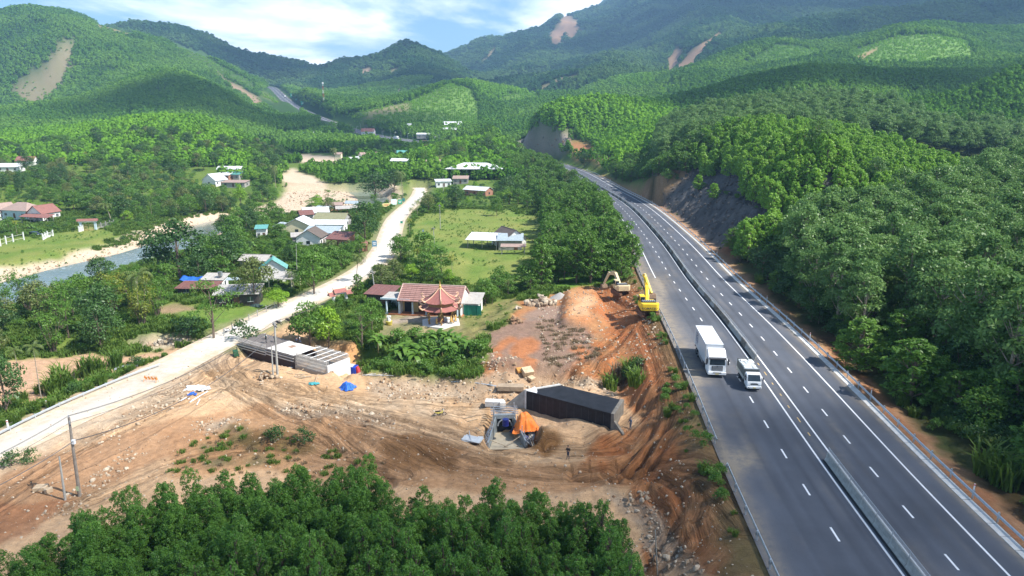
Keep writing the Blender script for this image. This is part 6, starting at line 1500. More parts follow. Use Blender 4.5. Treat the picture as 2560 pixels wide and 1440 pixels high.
 hm=bpy.data.meshes.new('head'); bm.to_mesh(hm); bm.free(); hm.materials.append(SKIN); hm.polygons.foreach_set('use_smooth',[True]*len(hm.polygons)); h_=bpy.data.objects.new('head',hm); COL.objects.link(h_); h_.parent=root; h_.location=hx+Vector((0,-.01,.08)); h_.rotation_euler=(R(20),0,0)
 mb=Mb(); 
 for sx in(-1,1):mb.box((sx*.036,-.098,.02),(.022,.012,.010),SHOE); mb.box((sx*.092,0,0),(.015,.03,.05),SKIN)
 mb.box((0,-.094,-.055),(.04,.01,.008),mat('lips',(.3,.1,.08))); mb.build('face',h_)
 bm=bmesh.new(); bmesh.ops.create_uvsphere(bm,u_segments=16,v_segments=10,radius=.115)
 for v in bm.verts:
  v.co.x*=.90; v.co.z*=1.12
  if v.co.y<-.02 and v.co.z<.05:v.co*=.7
  if v.co.z<-.03:v.co*=.8
 hm=bpy.data.meshes.new('hair'); bm.to_mesh(hm); bm.free(); hm.materials.append(hair); o=bpy.data.objects.new('hair',hm); COL.objects.link(o); o.parent=h_; o.location=(0,.012,.012)
 if hold:mb=Mb(); q=(Vector(J['wrL'])+Vector(J['wrR']))/2+Vector((0,-.12,.02)); mb.box(tuple(q),(.16,.03,.10),hold); mb.build('handheld_device',root)
 return root
BLK=mat('black_cloth',(.02,.02,.025)); NVY=mat('navy_cloth',(.03,.045,.09)); HAIR=mat('black_hair',(.012,.01,.01)); HELM=mat('white_helmet',(.7,.7,.7),.4); GRN=mat('dark_green_cloth',(.04,.06,.05)); GRY=mat('grey_blue_cloth',(.10,.13,.18))
person(hit(1420,1147),R(-25),BLK,NVY,HAIR,'person in black top and dark trousers standing alone on the dirt','stand',GREY_P)
person(hit(1576,1074),R(-60),GRY,GRY,GRY,'person in grey blue hooded jacket standing at the corner of the black culvert','stand',GREY_P)
person(on_deck(5.6,2.0),R(120),GRN,BLK,HAIR,'worker in dark green bending over the timber deck, nearer the plywood','stand')
person(on_deck(6.6,3.2),R(200),NVY,BLK,HELM,'worker in navy bending down on the timber deck','bend')
person(on_deck(3.6,3.6),R(-40),mat('pale_cloth',(.55,.55,.52)),GRY,HELM,'worker in pale clothes crouching at the far left of the deck','crouch')
person(on_deck(10.2,5.0),R(160),NVY,BLK,HAIR,'worker in navy crouching at the back edge of the deck, left of a pair','crouch'); person(on_deck(11.0,5.1),R(190),BLK,NVY,HELM,'worker in black with pale helmet crouching at the back edge of the deck','crouch')
# ================================================================== MOTORBIKES AND CAR
def motorbike(loc,rz,body,label):
 root=empty('motorbike',loc,rz,label,'motorbike')
 for y,nm in((-.62,0),(.62,1)):
  mb=Mb(); N_=16
  for i in range(N_):a0,a1=2*math.pi*i/N_,2*math.pi*(i+1)/N_; mb.tube((0,y+math.cos(a0)*.26,.30+math.sin(a0)*.26),(0,y+math.cos(a1)*.26,.30+math.sin(a1)*.26),.045,BLACK,6)
  for i in range(6):a0=i*1.047; mb.tube((0,y,.3),(0,y+math.cos(a0)*.24,.3+math.sin(a0)*.24),.012,CHROME,4)
  mb.build('wheel',root)
 mb=Mb(); mb.prism([(-.08,-.50,.80),(-.08,-.30,.42),(-.08,.25,.40),(-.08,.75,.62),(-.08,.72,.72),(-.08,.1,.70),(-.08,-.2,.60),(-.08,-.38,.95)],(.16,0,0),body); mb.build('fairing',root,bevel=.02)
 mb=Mb(); mb.box((0,.28,.78),(.24,.75,.10),BLACK); mb.build('seat',root,bevel=.03)
 mb=Mb(); mb.tube((0,-.62,.3),(0,-.42,1.0),.03,CHROME); mb.tube((-.3,-.36,1.04),(.3,-.36,1.04),.02,BLACK); mb.build('handlebar',root)
 mb=Mb(); mb.box((0,-.48,.92),(.18,.12,.16),LAMP); mb.build('headlight',root,bevel=.02); mb=Mb(); mb.box((0,-.02,.36),(.22,.42,.22),GREY_P); mb.tube((.12,0,.3),(.14,.8,.38),.04,CHROME); mb.build('engine',root)
 mb=Mb()
 for sx in(-1,1):mb.tube((sx*.2,-.36,1.04),(sx*.28,-.34,1.2),.01,GREY_P,4); mb.box((sx*.29,-.34,1.22),(.1,.02,.07),GREY_P)
 mb.build('mirror',root); return root
motorbike(hit(1100,1040),R(105),mat('pale_yellow_paint',(.72,.62,.16),.4),'pale yellow motorbike parked on the dirt left of the pit')
motorbike(hit(567,832),R(-20),W_P,'white motorbike on the grass verge beside the village road, left of a pair'); motorbike(hit(587,826),R(-10),W_P,'black and white motorbike parked at the road edge, right of a pair')
motorbike(hit(697,812),R(70),GREY_P,'dark motorbike on the road, left of the pair behind the tall concrete pole'); motorbike(hit(722,806),R(75),GREY_P,'dark motorbike in front of the bushes, right of the pair on the road')
def car(loc,rz,body,label):
 root=empty('parked_car',loc,rz,label,'car')
 mb=Mb(); mb.prism([(-.88,y,z)for y,z in((-2.2,.35),(-2.2,.8),(-2.0,.98),(-1.1,1.05),(-.6,1.6),(1.4,1.66),(2.0,1.1),(2.2,1.0),(2.2,.35))],(1.76,0,0),body); b_=mb.build('body',root,bevel=.1)
 mb=Mb(); mb.quad((-.78,-1.12,1.09),(.78,-1.12,1.09),(.7,-.66,1.56),(-.7,-.66,1.56),GLASS); q=mb.build('windscreen',b_); q.location=(0,-.04,.02)
 for sx in(-1,1):mb=Mb(); mb.box((sx*.885,.3,1.3),(.02,1.9,.38),GLASS); mb.build('side_window',b_); mb=Mb(); mb.box((sx*.65,-2.21,.78),(.36,.04,.16),LAMP); mb.build('headlight',b_)
 for sx in(-1,1):wheel(root,sx*.8,-1.4,.34,.22); wheel(root,sx*.8,1.4,.34,.22)
 return root
car(hit(88,590,150),R(75),mat('car_dark_blue',(.02,.03,.05),.25),'dark blue car parked behind the white boundary posts across the river')
# ================================================================== POLES, WIRES, BARRIERS
POLE=mat('weathered_pole',(.24,.21,.18),.9,scale=3,var=.25)
def pole(px,py,ptop,r,label,arms=True,box=False,thin=False,name='utility_pole'):
 p=np.array(hit(px,py)); y=p[1]; tx,ty=ptop; d=ray(tx,ty); hh=CAMZ+d[2]*y/d[1]-p[2]; dxx=d[0]*y/d[1]-p[0]
 root=empty(name,tuple(p),0,label,'utility pole'); m_=CONC if thin else POLE
 mb=Mb(); mb.tube((0,0,-.5),(dxx,0,hh),r,m_,10,r*.6); mb.build('shaft',root)
 if arms:
  mb=Mb(); mb.box((dxx,0,hh-.55),(2.3,.12,.12),GREY_P,rz=R(-55)); mb.build('crossarm',root)
  for k in(-1,-.6,0,.6,1):mb=Mb(); a_=R(-55); zz=hh-.45 if k else hh; mb.cyl((dxx+math.cos(a_)*k,math.sin(a_)*k,zz+.12),(0,0,1),.06,.24,CHROME,8); mb.build('insulator',root)
 if box:
  mb=Mb(); mb.box((dxx*.72+.22,-.12,hh*.70),(.34,.25,.5),W_P); mb.build('meter_box',root,bevel=.02); mb=Mb(); mb.box((.02,-r-.01,1.0),(.3,.02,.55),mat('pale_green_label',(.45,.55,.32))); mb.build('notice',root)
 return Vector((p[0]+dxx,p[1],p[2]+hh))
T1=pole(199,1240,(172,1043),.20,'tall weathered utility pole with crossarm and white meter box, bottom left',True,True)
pole(163,1250,(148,1142),.14,'short concrete pole left of the tall utility pole, bottom left',False,thin=True)
T2=pole(694,942,(686,806),.20,'tall concrete pole of the pair in front of the unfinished bridge',True,thin=True); pole(683,944,(678,862),.14,'short concrete pole left of the tall one at the unfinished bridge',False,thin=True)
T3=pole(939,740,(930,676),.16,'utility pole between the road and the maroon annex',True,thin=True)
T4=pole(1101,572,(1099,512),.16,'utility pole beside the village road bend near the banana plants',True,thin=True); pole(1087,618,(1083,568),.14,'utility pole in front of the green field, right of the road',True,thin=True)
pole(1109,480,(1107,440),.15,'utility pole among trees left of the white sheds',False,thin=True); pole(990,398,(987,371),.2,'distant concrete pole near the small red and green roofs',False,thin=True); pole(743,707,(740,610),.08,'thin bare pole standing left of the round roadside tree',False,thin=True); pole(953,386,(950,360),.2,'distant pole above the road trees',False,thin=True)
pole(1645,1440,(1638,1325),.07,'slim lamp pole among the acacias at the bottom edge',False,thin=True)
def wire(a_,b_,sag,label,r=.022):
 pts=[a_.lerp(b_,t)-Vector((0,0,sag*4*t*(1-t)))for t in np.linspace(0,1,19)]; V,F=cone_mesh([(tuple(pts[i]),tuple(pts[i+1]),r,r)for i in range(18)],4); o=mesh_np('power_line',V,F,GREY_P); return tag(o,label,'power line','power lines along the village road')
Lft=Vector(on_z(-500,1330,8.2)); ofs=[Vector((math.cos(R(-55))*k,math.sin(R(-55))*k,dz))for k,dz in((-1,-.25),(0,.2),(1,-.25))]
for o_ in ofs:wire(T1+o_,T2+o_,1.6,'thin power line sagging between the tall poles along the village road'); wire(T1+o_,Lft+o_,1.0,'thin power line sagging from the tall pole off to the left')
dn=Vector((.25,0,-2.7)); wire(T1+dn,T2+Vector((0,0,-1.6)),2.4,'thick lower cable between the tall poles',.05); wire(T1+dn,Lft+Vector((0,0,-2.6)),1.2,'thick lower cable leaving the picture on the left',.05)
for o_ in ofs[:2]:wire(T2+o_,T3+o_,1.5,'thin power line from the bridge pole to the pole by the road')
wire(T3,T4,2.5,'thin power line following the road to the bend')
p=hit(378,955); r_=empty('works_barrier',p,R(-12),'orange and white works barrier on the edge of the village road','barrier'); OR=mat('barrier_orange',(.85,.30,.06))
for k in range(4):mb=Mb(); mb.box((-.9+k*.6,0,.65),(.5,.05,.30),OR,ry=.5); mb.build('board',r_)
mb=Mb()
for x in(-1.1,1.1):mb.tube((x,-.3,0),(x,0,1),.03,OR); mb.tube((x,.3,0),(x,0,1),.03,OR)
mb.tube((-1.1,0,.95),(1.1,0,.95),.03,OR); mb.tube((-1.1,0,.4),(1.1,0,.4),.03,OR); mb.build('frame',r_)
p=hit(876,934); r_=empty('work_tent',p,R(-8),'deep blue sheeted workers shelter with red and grey cloth on top, right of the bridge','tent')
mb=Mb(); mb.prism([(-1.5,-.9,0),(1.3,-.9,0),(1.2,-.8,1.35),(-1.35,-.8,1.6)],(0,1.7,0),mat('deep_blue_sheet',(.01,.05,.42),.5,scale=2,var=.3,bump=.5)); mb.build('cover',r_,bevel=.05)
mb=Mb(); mb.box((-.1,0,1.56),(1.6,1.5,.05),STEELP,ry=.08); mb.build('roof_cloth',r_); mb=Mb(); mb.box((1.5,-.1,.8),(.4,1.3,1.3),mat('red_cloth',(.45,.04,.05)),ry=-.3,taper=.6); mb.build('side_cloth',r_); mb=Mb(); mb.box((-1.9,-.7,.45),(.9,.8,.9),STEELP); mb.build('water_box',r_,bevel=.03)
for k in range(16):
 a0=random.uniform(600,790); b0=918+(a0-600)*.17+random.uniform(0,10); l_=random.uniform(12,34); stick(a0,b0-6,a0+l_,b0-6+random.uniform(-6,6),.05,TIMB,'grey plank scrap lying in front of the unfinished deck',name='plank',cat='plank',group='plank scraps in front of the unfinished deck')
for k in range(7):a0=905+k*9; stick(a0,940,a0+26,938+random.uniform(-3,3),.05,REBAR,'pale steel bar lying right of the blue shelter',name='steel_bar',cat='steel bar',group='steel bars right of the blue shelter')
p=hit(590,893); r_=empty('pump',p,R(30),'dark green machine standing at the left end of the unfinished bridge','machine'); GM=mat('machine_green',(.02,.09,.04),.5)
mb=Mb(); mb.box((0,0,.75),(.8,1.2,1.0),GM); mb.build('body',r_,bevel=.05); mb=Mb(); mb.cyl((.3,.1,1.5),(0,0,1),.08,.6,GREY_P,8); mb.build('exhaust',r_)
for sx in(-1,1):mb=Mb(); mb.cyl((sx*.45,-.2,.3),(1,0,0),.3,.15,BLACK,12); mb.build('wheel',r_)
# ================================================================== HOUSES
def roofmat(name,col,freq=9.0,rough=.55,metal=0.0,rust=.12,rustc=(.25,.14,.08)):
 m=bpy.data.materials.new(name); m.use_nodes=True; nt=m.node_tree; N,L=nt.nodes,nt.links; b=N['Principled BSDF']; b.inputs['Roughness'].default_value=rough; b.inputs['Metallic'].default_value=metal
 tc=N.new('ShaderNodeTexCoord'); nz=N.new('ShaderNodeTexNoise'); nz.inputs['Scale'].default_value=.9; nz.inputs['Detail'].default_value=6; nz.inputs['Roughness'].default_value=.7; L.new(tc.outputs['Object'],nz.inputs['Vector'])
 rp=N.new('ShaderNodeValToRGB'); e=rp.color_ramp.elements; e[0].position=.32; e[0].color=tuple(x*.78 for x in col)+(1,); e[1].position=.6; e[1].color=tuple(col)+(1,)
 L.new(nz.outputs['Fac'],rp.inputs['Fac']); mx=N.new('ShaderNodeMix'); mx.data_type='RGBA'; n2_=N.new('ShaderNodeTexNoise'); n2_.inputs['Scale'].default_value=2.5; n2_.inputs['Detail'].default_value=4; L.new(tc.outputs['Object'],n2_.inputs['Vector'])
 mr=N.new('ShaderNodeMapRange'); mr.inputs['From Min'].default_value=.55; mr.inputs['From Max'].default_value=.75; mr.inputs['To Max'].default_value=rust*3; L.new(n2_.outputs['Fac'],mr.inputs['Value']); L.new(mr.outputs[0],mx.inputs['Factor']); L.new(rp.outputs['Color'],mx.inputs['A']); mx.inputs['B'].default_value=tuple(rustc)+(1,)
 L.new(mx.outputs['Result'],b.inputs['Base Color']); return m
RF=dict(white=roofmat('white_sheet_roof',(.66,.68,.70),rust=.08),blue=roofmat('blue_grey_sheet_roof',(.36,.43,.47),rust=.06),grey=roofmat('fibre_cement_roof',(.42,.40,.37),rough=.9),maroon=roofmat('maroon_sheet_roof',(.20,.09,.075),rust=.08),
   brown=roofmat('brown_tile_roof',(.26,.17,.14),rough=.9),red=roofmat('red_tile_roof',(.27,.12,.10),rough=.9),dark=roofmat('dark_tile_roof',(.13,.105,.09),rough=.9),olive=roofmat('mossy_roof',(.26,.26,.15),rough=.9),teal=roofmat('teal_sheet_roof',(.12,.36,.33)),tan=roofmat('tan_tile_roof',(.36,.26,.22),rough=.9),
   tile=roofmat('temple_tile',(.36,.20,.17),rough=.85,rust=.14,rustc=(.14,.09,.08)),pag=roofmat('pagoda_tile',(.33,.125,.105),rough=.8,rust=.08))
WL=dict(white=mat('white_wall',(.76,.76,.74),.85,scale=.7,var=.08),cream=mat('cream_wall',(.72,.64,.42),.85,scale=.7,var=.08),grey=mat('grey_wall',(.34,.33,.31),.9,scale=.8,var=.2),blue=mat('pale_blue_wall',(.50,.62,.68),.85,scale=.8,var=.1),brick=mat('raw_brick',(.36,.18,.12),.9,scale=2,var=.2),dark=mat('dark_shed_wall',(.06,.05,.045),.9,scale=2,var=.3),yellow=mat('ochre_wall',(.62,.46,.22),.85,scale=.8,var=.08))
WOODD=mat('brown_door',(.12,.06,.03),.6,scale=4,var=.2)
TILES_DONE=[]
def house(px,py,w,d,hw_,rise,rot,rk,wk,label,kind='gable',over=.5,wins=2,posts=False,cat='house',name='house',z=None,courses=0,attic=False,door=True):
 p=hit(px,py,60,1500)if z is None else on_z(px,py,z); root=empty(name,p,R(rot),label,cat); RM,WM=RF[rk],WL[wk]; X,Y=w/2,d/2
 mb=Mb()
 if posts:
  for sx in(-1,1):
   for sy in(-1,1):q=Mb(); q.box((sx*(X-.2),sy*(Y-.2),hw_/2-.2),(.22,.22,hw_+.4),WM); q.build('post',root)
  nmid=int(w//4)
  for k in range(1,nmid):
   for sy in(-1,1):q=Mb(); q.box((-X+.2+k*(w-.4)/nmid,sy*(Y-.2),hw_/2-.2),(.18,.18,hw_+.4),WM); q.build('post',root)
 else:
  if kind=='gable':mb.prism([(-X,-Y,-.6),(-X,-Y,hw_),(-X,0,hw_+rise-.06),(-X,Y,hw_),(-X,Y,-.6)],(w,0,0),WM)
  elif kind=='shed':mb.prism([(-X,-Y,-.6),(-X,-Y,hw_),(-X,Y,hw_+rise-.06),(-X,Y,-.6)],(w,0,0),WM)
  else:mb.box((0,0,hw_/2-.3),(w,d,hw_+.6),WM)
  mb.build('wall',root)
 t=.10
 def panel(a,b,c_,e_,nm='roof_panel'):
  mb=Mb(); n_=(Vector(b)-Vector(a)).cross(Vector(e_)-Vector(a)).normalized(); n_=n_ if n_.z>0 else-n_; mb.prism([a,b,c_,e_],tuple(n_*t),RM); o=mb.build(nm,root)
  if rk in('white','blue','maroon','teal','grey')and(Vector(b)-Vector(a)).length>2:
   a,b,c_,e_=map(Vector,(a,b,c_,e_)); k=int((b-a).length/.9); rb=Mb()
   for i in range(k+1):u=i/k; q0=a.lerp(b,u); q1=e_.lerp(c_,u); rb.tube(tuple(q0+n_*t),tuple(q1+n_*t),.045,RM,4)
   rb.build('roof_rib',o)
  if courses:
   a,b,c_,e_=map(Vector,(a,b,c_,e_))
   for i in range(courses):
    u0,u1=i/courses,(i+1)/courses; q=[a.lerp(e_,u0),b.lerp(c_,u0),b.lerp(c_,u1),a.lerp(e_,u1)]; mb=Mb(); mb.prism([tuple(q[0]+n_*(t+.05)),tuple(q[1]+n_*(t+.05)),tuple(q[2]+n_*(t+.004)),tuple(q[3]+n_*(t+.004))],tuple(n_*.045),RM); mb.build('tile_course',o)
  return o
 o_=over; s_=rise/max(Y,.1)
 if kind=='gable':
  for sg in(-1,1):panel((-X-o_,sg*(Y+o_),hw_-o_*s_),(X+o_,sg*(Y+o_),hw_-o_*s_),(X+o_,0,hw_+rise),(-X-o_,0,hw_+rise))
  mb=Mb(); mb.box((0,0,hw_+rise+.1),(w+2*o_,.3,.12),RM); mb.build('ridge_cap',root)
  if attic:
   for sx in(-1,1):mb=Mb(); mb.cyl((sx*(X+.01),0,hw_+rise*.45),(1,0,0),.3,.04,DARK,12); mb.build('attic_vent',root)
 elif kind=='shed':s2=rise/d; panel((-X-o_,-Y-o_,hw_-o_*s2),(X+o_,-Y-o_,hw_-o_*s2),(X+o_,Y+o_,hw_+rise+o_*s2),(-X-o_,Y+o_,hw_+rise+o_*s2))
 elif kind=='hip':
  r_=max(.2,X-Y)
  for sg in(-1,1):panel((-X-o_,sg*(Y+o_),hw_),(X+o_,sg*(Y+o_),hw_),(r_,0,hw_+rise),(-r_,0,hw_+rise))
  for sg in(-1,1):mb=Mb(); q=[Vector((sg*(X+o_),-Y-o_,hw_+.0)),Vector((sg*(X+o_),Y+o_,hw_+.0)),Vector((sg*r_,0,hw_+rise))]; mb.prism([tuple(v)for v in q],(0,0,.1),RM); mb.build('roof_panel',root)
 else:mb=Mb(); mb.box((0,0,hw_+.08),(w+2*o_,d+2*o_,.16),RM); mb.build('roof_panel',root)
 if not posts:
  nslot=wins+(1 if door else 0)
  for sy in(-1,1):
   for k in range(nslot):
    x=-X+(k+.5)*w/nslot
    mb=Mb()
    if door and k==nslot//2:mb.box((x,sy*(Y+.01),1.05),(min(1.2,w/nslot*.5),.06,2.1),WOODD); mb.build('door',root)
    else:
     ww=min(1.2,w/nslot*.5); mb.box((x,sy*(Y+.02),1.5),(ww,.05,1.1),GLASS); g_=mb.build('window',root); mb=Mb(); mb.box((x,sy*(Y+.05),.92),(ww+.2,.12,.08),WL['white']); mb.box((x,sy*(Y+.05),1.5),(.05,.04,1.1),WL['white']); mb.build('sill',g_)
  for sx in(-1,1):mb=Mb(); mb.box((sx*(X+.02),0,1.5),(.05,min(1.2,d*.2),1.1),GLASS); mb.build('window',root)
 return root
def tilt(px,py,w,d,h,rise,rot,rk,label,**k):return house(px,py,w,d,h,rise,rot,rk,'grey',label,'shed',**k)
# --- cluster west of the road bend
house(752,582,9.2,11,3.2,2.6,62+28,'white','cream','cream gabled house with white sheet roof facing the viewer in the roadside cluster',attic=True)
house(833,566,12,8,3.4,2.0,-8,'olive','grey','weathered grey house with mossy olive roof behind the white sheet roofs',wins=3)
house(790,548,10,7,3.3,1.8,20,'white','white','white roofed house at the back of the roadside cluster, nearest the river')
house(765,552,5,5,3.0,1.4,30,'maroon','grey','small house with rusty maroon roof wedged behind the cream gable')
house(825,580,12,5,3.2,.9,-3,'white','white','low house with bright white lean-to roof right of the cream gable','shed',door=False)
house(808,600,11,6,3.0,1.3,-4,'blue','white','house with long blue grey sheet roof in front of the white lean-to','shed')
house(781,612,8,8,3.2,2.4,88,'dark','white','white gabled house with dark tile roof at the front of the roadside cluster')
house(755,608,6,4,2.6,.7,18,'grey','grey','grey lean-to on the left of the dark tiled gable','shed',door=False,wins=1)
house(853,615,7,6,2.8,1.4,-15,'maroon','brick','low house with dull maroon sheet roof right of the blue grey roof','shed')
house(707,580,5,4,2.4,1.3,5,'blue','dark','small open shelter with grey hipped roof left of the cream house','hip',wins=0,posts=True)
house(656,595,3.4,3.4,3.6,.7,12,'teal','white','tiny white outhouse with teal roof left of the roadside cluster','shed',wins=1)
house(912,628,1.6,1.6,2.2,1.0,20,'red','brick','little brick shrine with peaked roof near the blue road sign',wins=0,over=.25,cat='shrine',name='shrine')
for i,(a,b,w_,d_,h_,lb)in enumerate(((868,535,9,5,2.8,'long grey riverside shelter behind the olive roof'),(838,527,7,5,3.0,'riverside shelter with striped grey roof left of the round tree'),(883,522,6,4,2.8,'small blue grey riverside shelter just left of the round tree'),(812,533,6,4,2.4,'dark blue roofed shelter at the river edge'))):
 house(a,b,w_,d_,h_,.9,15-12*i,('grey','tan','blue','blue')[i],'brick',lb,'gable',posts=i%2==0,wins=2)
# --- cluster left of the lower road
house(645,672,7.2,5.5,3.0,1.0,-6,'grey','grey','house with pale fibre cement roof behind the big brown green tree','gable')
house(686,700,4,6,3.6,2.2,105,'teal','white','narrow white gabled house with teal edged roof left of the white post')
house(713,722,6.5,4.6,3.1,.6,-12,'grey','cream','open porch with grey sheet roof on cream columns beside the lime bush','shed',posts=True,over=.3)
house(600,757,9,5.5,2.7,.8,8,'grey','dark','long dark open shed under the big brown green tree','shed',wins=2)
slabs('roof_sheet',588,728,3.6,2.2,.06,RF['blue'],'pale blue roofing sheet lying on the dark shed',8,1,.12,cat='roofing sheet',dz=3.0)
house(541,722,4.8,3.2,2.7,.7,-3,'grey','white','small white outbuilding with grey roof and steel water tank','shed',wins=2)
cyl_thing('water_tank',551,690,.55,1.1,mat('stainless_tank',(.55,.58,.60),.25,.8),'shiny steel water tank on the small white outbuilding','tank',3.4)
house(500,735,8.5,4.2,1.9,.6,-3,'maroon','dark','low dark shed whose roof carries the blue sheet','shed',wins=1)
p=hit(487,722); mb=Mb(); 
V,F=[],[]
for i in range(15):
 for j in range(7):u,v=i/14,j/6; V.append((-3.1+6.2*u,-1.1+2.2*v,2.5+.7*v-.55*math.sin(u*3.14)*(1-.3*v)+.08*math.sin(u*19)))
for i in range(14):
 for j in range(6):a_=i*7+j; F.append((a_,a_+7,a_+8,a_+1))
o=mesh_np('tarpaulin',V,F,TARP_B,smooth=True); o.location=p; tag(o,'long sagging bright blue tarpaulin roof left of the small white outbuilding','tarpaulin'); s_=o.modifiers.new('thickness','SOLIDIFY'); s_.thickness=.02
cyl_thing('barrel',642,757,.5,1.9,mat('rusty_orange',(.55,.24,.03),.7,scale=5,var=.5),'rusty orange column of drums under the big brown green tree','barrel')
# --- east of the road
house(1272,615,9.5,8,3.2,2.8,118,'dark','white','house with steep dark tile roof in the green field right of the road')
house(1212,618,10,7.5,3.0,1.1,-12,'white','grey','bright white flat sheet roof on the left of the dark tiled gable','shed',posts=True)
house(1276,622,7.5,4.6,3.2,1.3,-2,'blue','grey','blue grey sheet roof in front of the dark tiled gable','shed',wins=1)
house(1283,634,7.5,2.2,2.3,.5,-2,'tan','grey','low beige sheet verandah below the blue grey roof','shed',posts=True,over=.2)
house(1188,440,34,20,5.0,3.4,-4,'white','grey','large open market hall with wide white hipped roof among the trees','hip',posts=True,over=1.2,cat='hall',name='market_hall')
house(1196,488,15,7,3.2,1.6,-35,'white','brick','white roofed brick house half hidden by trees below the market hall')
house(1108,466,9,5,3.2,.9,15,'white','white','small white roof peeping from trees right of the road bend','shed')
house(1152,458,9,6,3,1.2,0,'tan','grey','low tan shed in front of the market hall','shed')
house(1075,414,14,6,3,1.2,4,'tan','white','long pale roof among trees left of the market hall')
# --- far houses
for a in((1018,400,15,10,4,3.5,8,'teal','brick','distant house with pale green gabled roof right of the far pole'),(1010,403,12,7,3,2.2,0,'red','white','distant house with faded red roof below the pale green one'),(1004,412,14,7,3,1.6,-10,'white','blue','distant low house with white roof in front of the red one'),
   (886,413,11,8,4,2.2,60,'white','blue','distant house with pale blue roof behind the dark roadside tree'),(922,402,14,8,4,2.6,35,'tan','white','distant white gabled house beside the road in the trees'),(848,412,4.5,4.5,8,1.2,0,'tan','cream','narrow tall cream tower house near the river bank'),
   (921,337,17,9,4.5,3.8,-2,'red','white','white house with bright red roof beside the far highway'),(740,343,20,9,3.5,2.2,-8,'teal','white','distant house with pale teal roof at the left of the far valley'),(714,345,12,8,3.5,2,4,'white','white','distant small white house left of the pale teal roof'),(765,345,16,9,3.5,2.4,4,'maroon','brick','distant house with brown roof right of the pale teal roof'),(795,340,9,6,3.5,2,4,'white','white','tiny distant white house right of the brown roof'),
   (1068,345,24,10,4.5,1.6,-3,'white','grey','pale workshop roofs right of the far highway trucks'),(1132,322,22,12,5,4,14,'white','white','white gabled farmhouse on the rise above the far highway'),(1122,332,20,8,4,2.2,-6,'white','brick','long white roof just below the white gabled farmhouse'),(1028,322,10,6,4,2.6,30,'white','white','tiny white gabled house above the far highway lamps'),
   (28,428,13,7,3.0,1.9,6,'white','white','house with white arched roof at the far left edge'),(70,412,11,7,3.0,2.6,3,'red','white','white house with dull red tile roof at the far left'),(538,462,11,9,3.2,3.6,76,'white','white','tall white gabled house across the river'),(578,436,15,6,3.6,1.6,-2,'white','grey','long low house with white sheet roof behind the white gable'),(585,448,9,5,3.2,1.1,-4,'teal','grey','small teal roofed shed right of the white gable','shed'),(562,450,8,6,3.2,1.2,-4,'white','brick','small white roofed annex between the gable and the teal shed','shed'),
   (590,466,14,7,2.6,.8,-4,'tan','grey','low grey walled yard building in front of the teal shed','shed')):house(*a)
house(62,542,14,9,3.2,3.0,-16,'tan','blue','large house with tan tiled hip roof on the far river bank','hip')
house(8,545,8,8,3.4,3.0,70,'tan','white','pale blue gabled wing of the farmstead at the left edge')
house(112,548,9,7,3.2,2.8,78,'red','white','white gabled house with red tile roof right of the tan hip roof'); house(95,556,14,3,2.4,.8,-16,'red','grey','long red tiled verandah in front of the tan hip roof','shed',posts=True)
# --- fences and gate across the river
g=hit(222,576); root=empty('entrance_gate',g,R(14),'pale blue entrance gate with tiled cap across the river','gate')
for sx in(-1,1):mb=Mb(); mb.box((sx*2.5,0,1.6),(.7,.7,3.2),WL['blue']); mb.build('gate_pillar',root)
mb=Mb(); mb.box((0,0,3.4),(6.4,.8,.5),WL['white']); mb.build('lintel',root); mb=Mb(); mb.prism([(-3.6,-.9,3.66),(-3.6,.9,3.66),(-3.6,0,4.5)],(7.2,0,0),RF['red']); mb.build('roof',root)
for sx in(-1,1):
 mb=Mb()
 for k in range(7):mb.box((sx*(.3+k*.27),0,1.2),(.05,.05,2.3),WL['yellow'])
 mb.box((sx*1.1,0,2.2),(2,.06,.1),WL['yellow']); mb.box((sx*1.1,0,.3),(2,.06,.1),WL['yellow']); mb.build('gate_leaf',root)
def fence(pts,label,h,sp,m,infill=True,name='fence',rails=2,pw=.3):
 P=resample([hit(a,b)for a,b in pts],sp); root=empty(name,tuple(P[0]),0,label,'fence')
 for i,q in enumerate(P):
  mb=Mb(); mb.box((0,0,h/2),(pw,pw,h+.3),m); 
  if pw>.25:mb.box((0,0,h+.18),(pw*1.3,pw*1.3,.1),m)
  o=mb.build('post',root); o.location=Vector(q)-Vector(P[0])
 for i in range(len(P)-1):
  a_,b_=Vector(P[i]-P[0]),Vector(P[i+1]-P[0]); mb=Mb()
  for k in range(rails):z_=Vector((0,0,h*(.25+.55*k/max(1,rails-1)))); mb.tube(tuple(a_+z_),tuple(b_+z_),.035,m,4)
  if infill:
   for k in range(1,8):q=a_.lerp(b_,k/8); mb.box((q.x,q.y,q.z+h*.45),(.05,.05,h*.8),m)
   d_=b_-a_; mb.box(tuple((a_+b_)/2+Vector((0,0,.15))),(d_.length,.15,.45),m,rz=math.atan2(d_.y,d_.x))
  mb.build('rail',root)
fence([(198,580),(208,577)],'short white railing left of the pale blue gate',2.0,2.5,WL['white']); fence([(240,573),(262,568),(285,563)],'white railing running right from the pale blue gate',2.0,2.6,WL['grey'])
fence([(-20,628),(5,614),(30,606),(60,600)],'row of tall white boundary posts at the left picture edge',2.6,4.5,WL['white'],False); fence([(108,600),(122,592),(133,590)],'low white wall with posts right of the dark blue car',2.0,3.0,WL['white'])
fence([(560,840),(600,815),(640,793),(675,776),(705,760)],'wire garden fence on grey posts along the grass verge of the village road',1.3,3.2,CONC,False,pw=.14)
fence([(845,600),(875,603),(895,600)],'grey concrete yard wall of the roadside cluster',1.6,2.2,CONC,True)
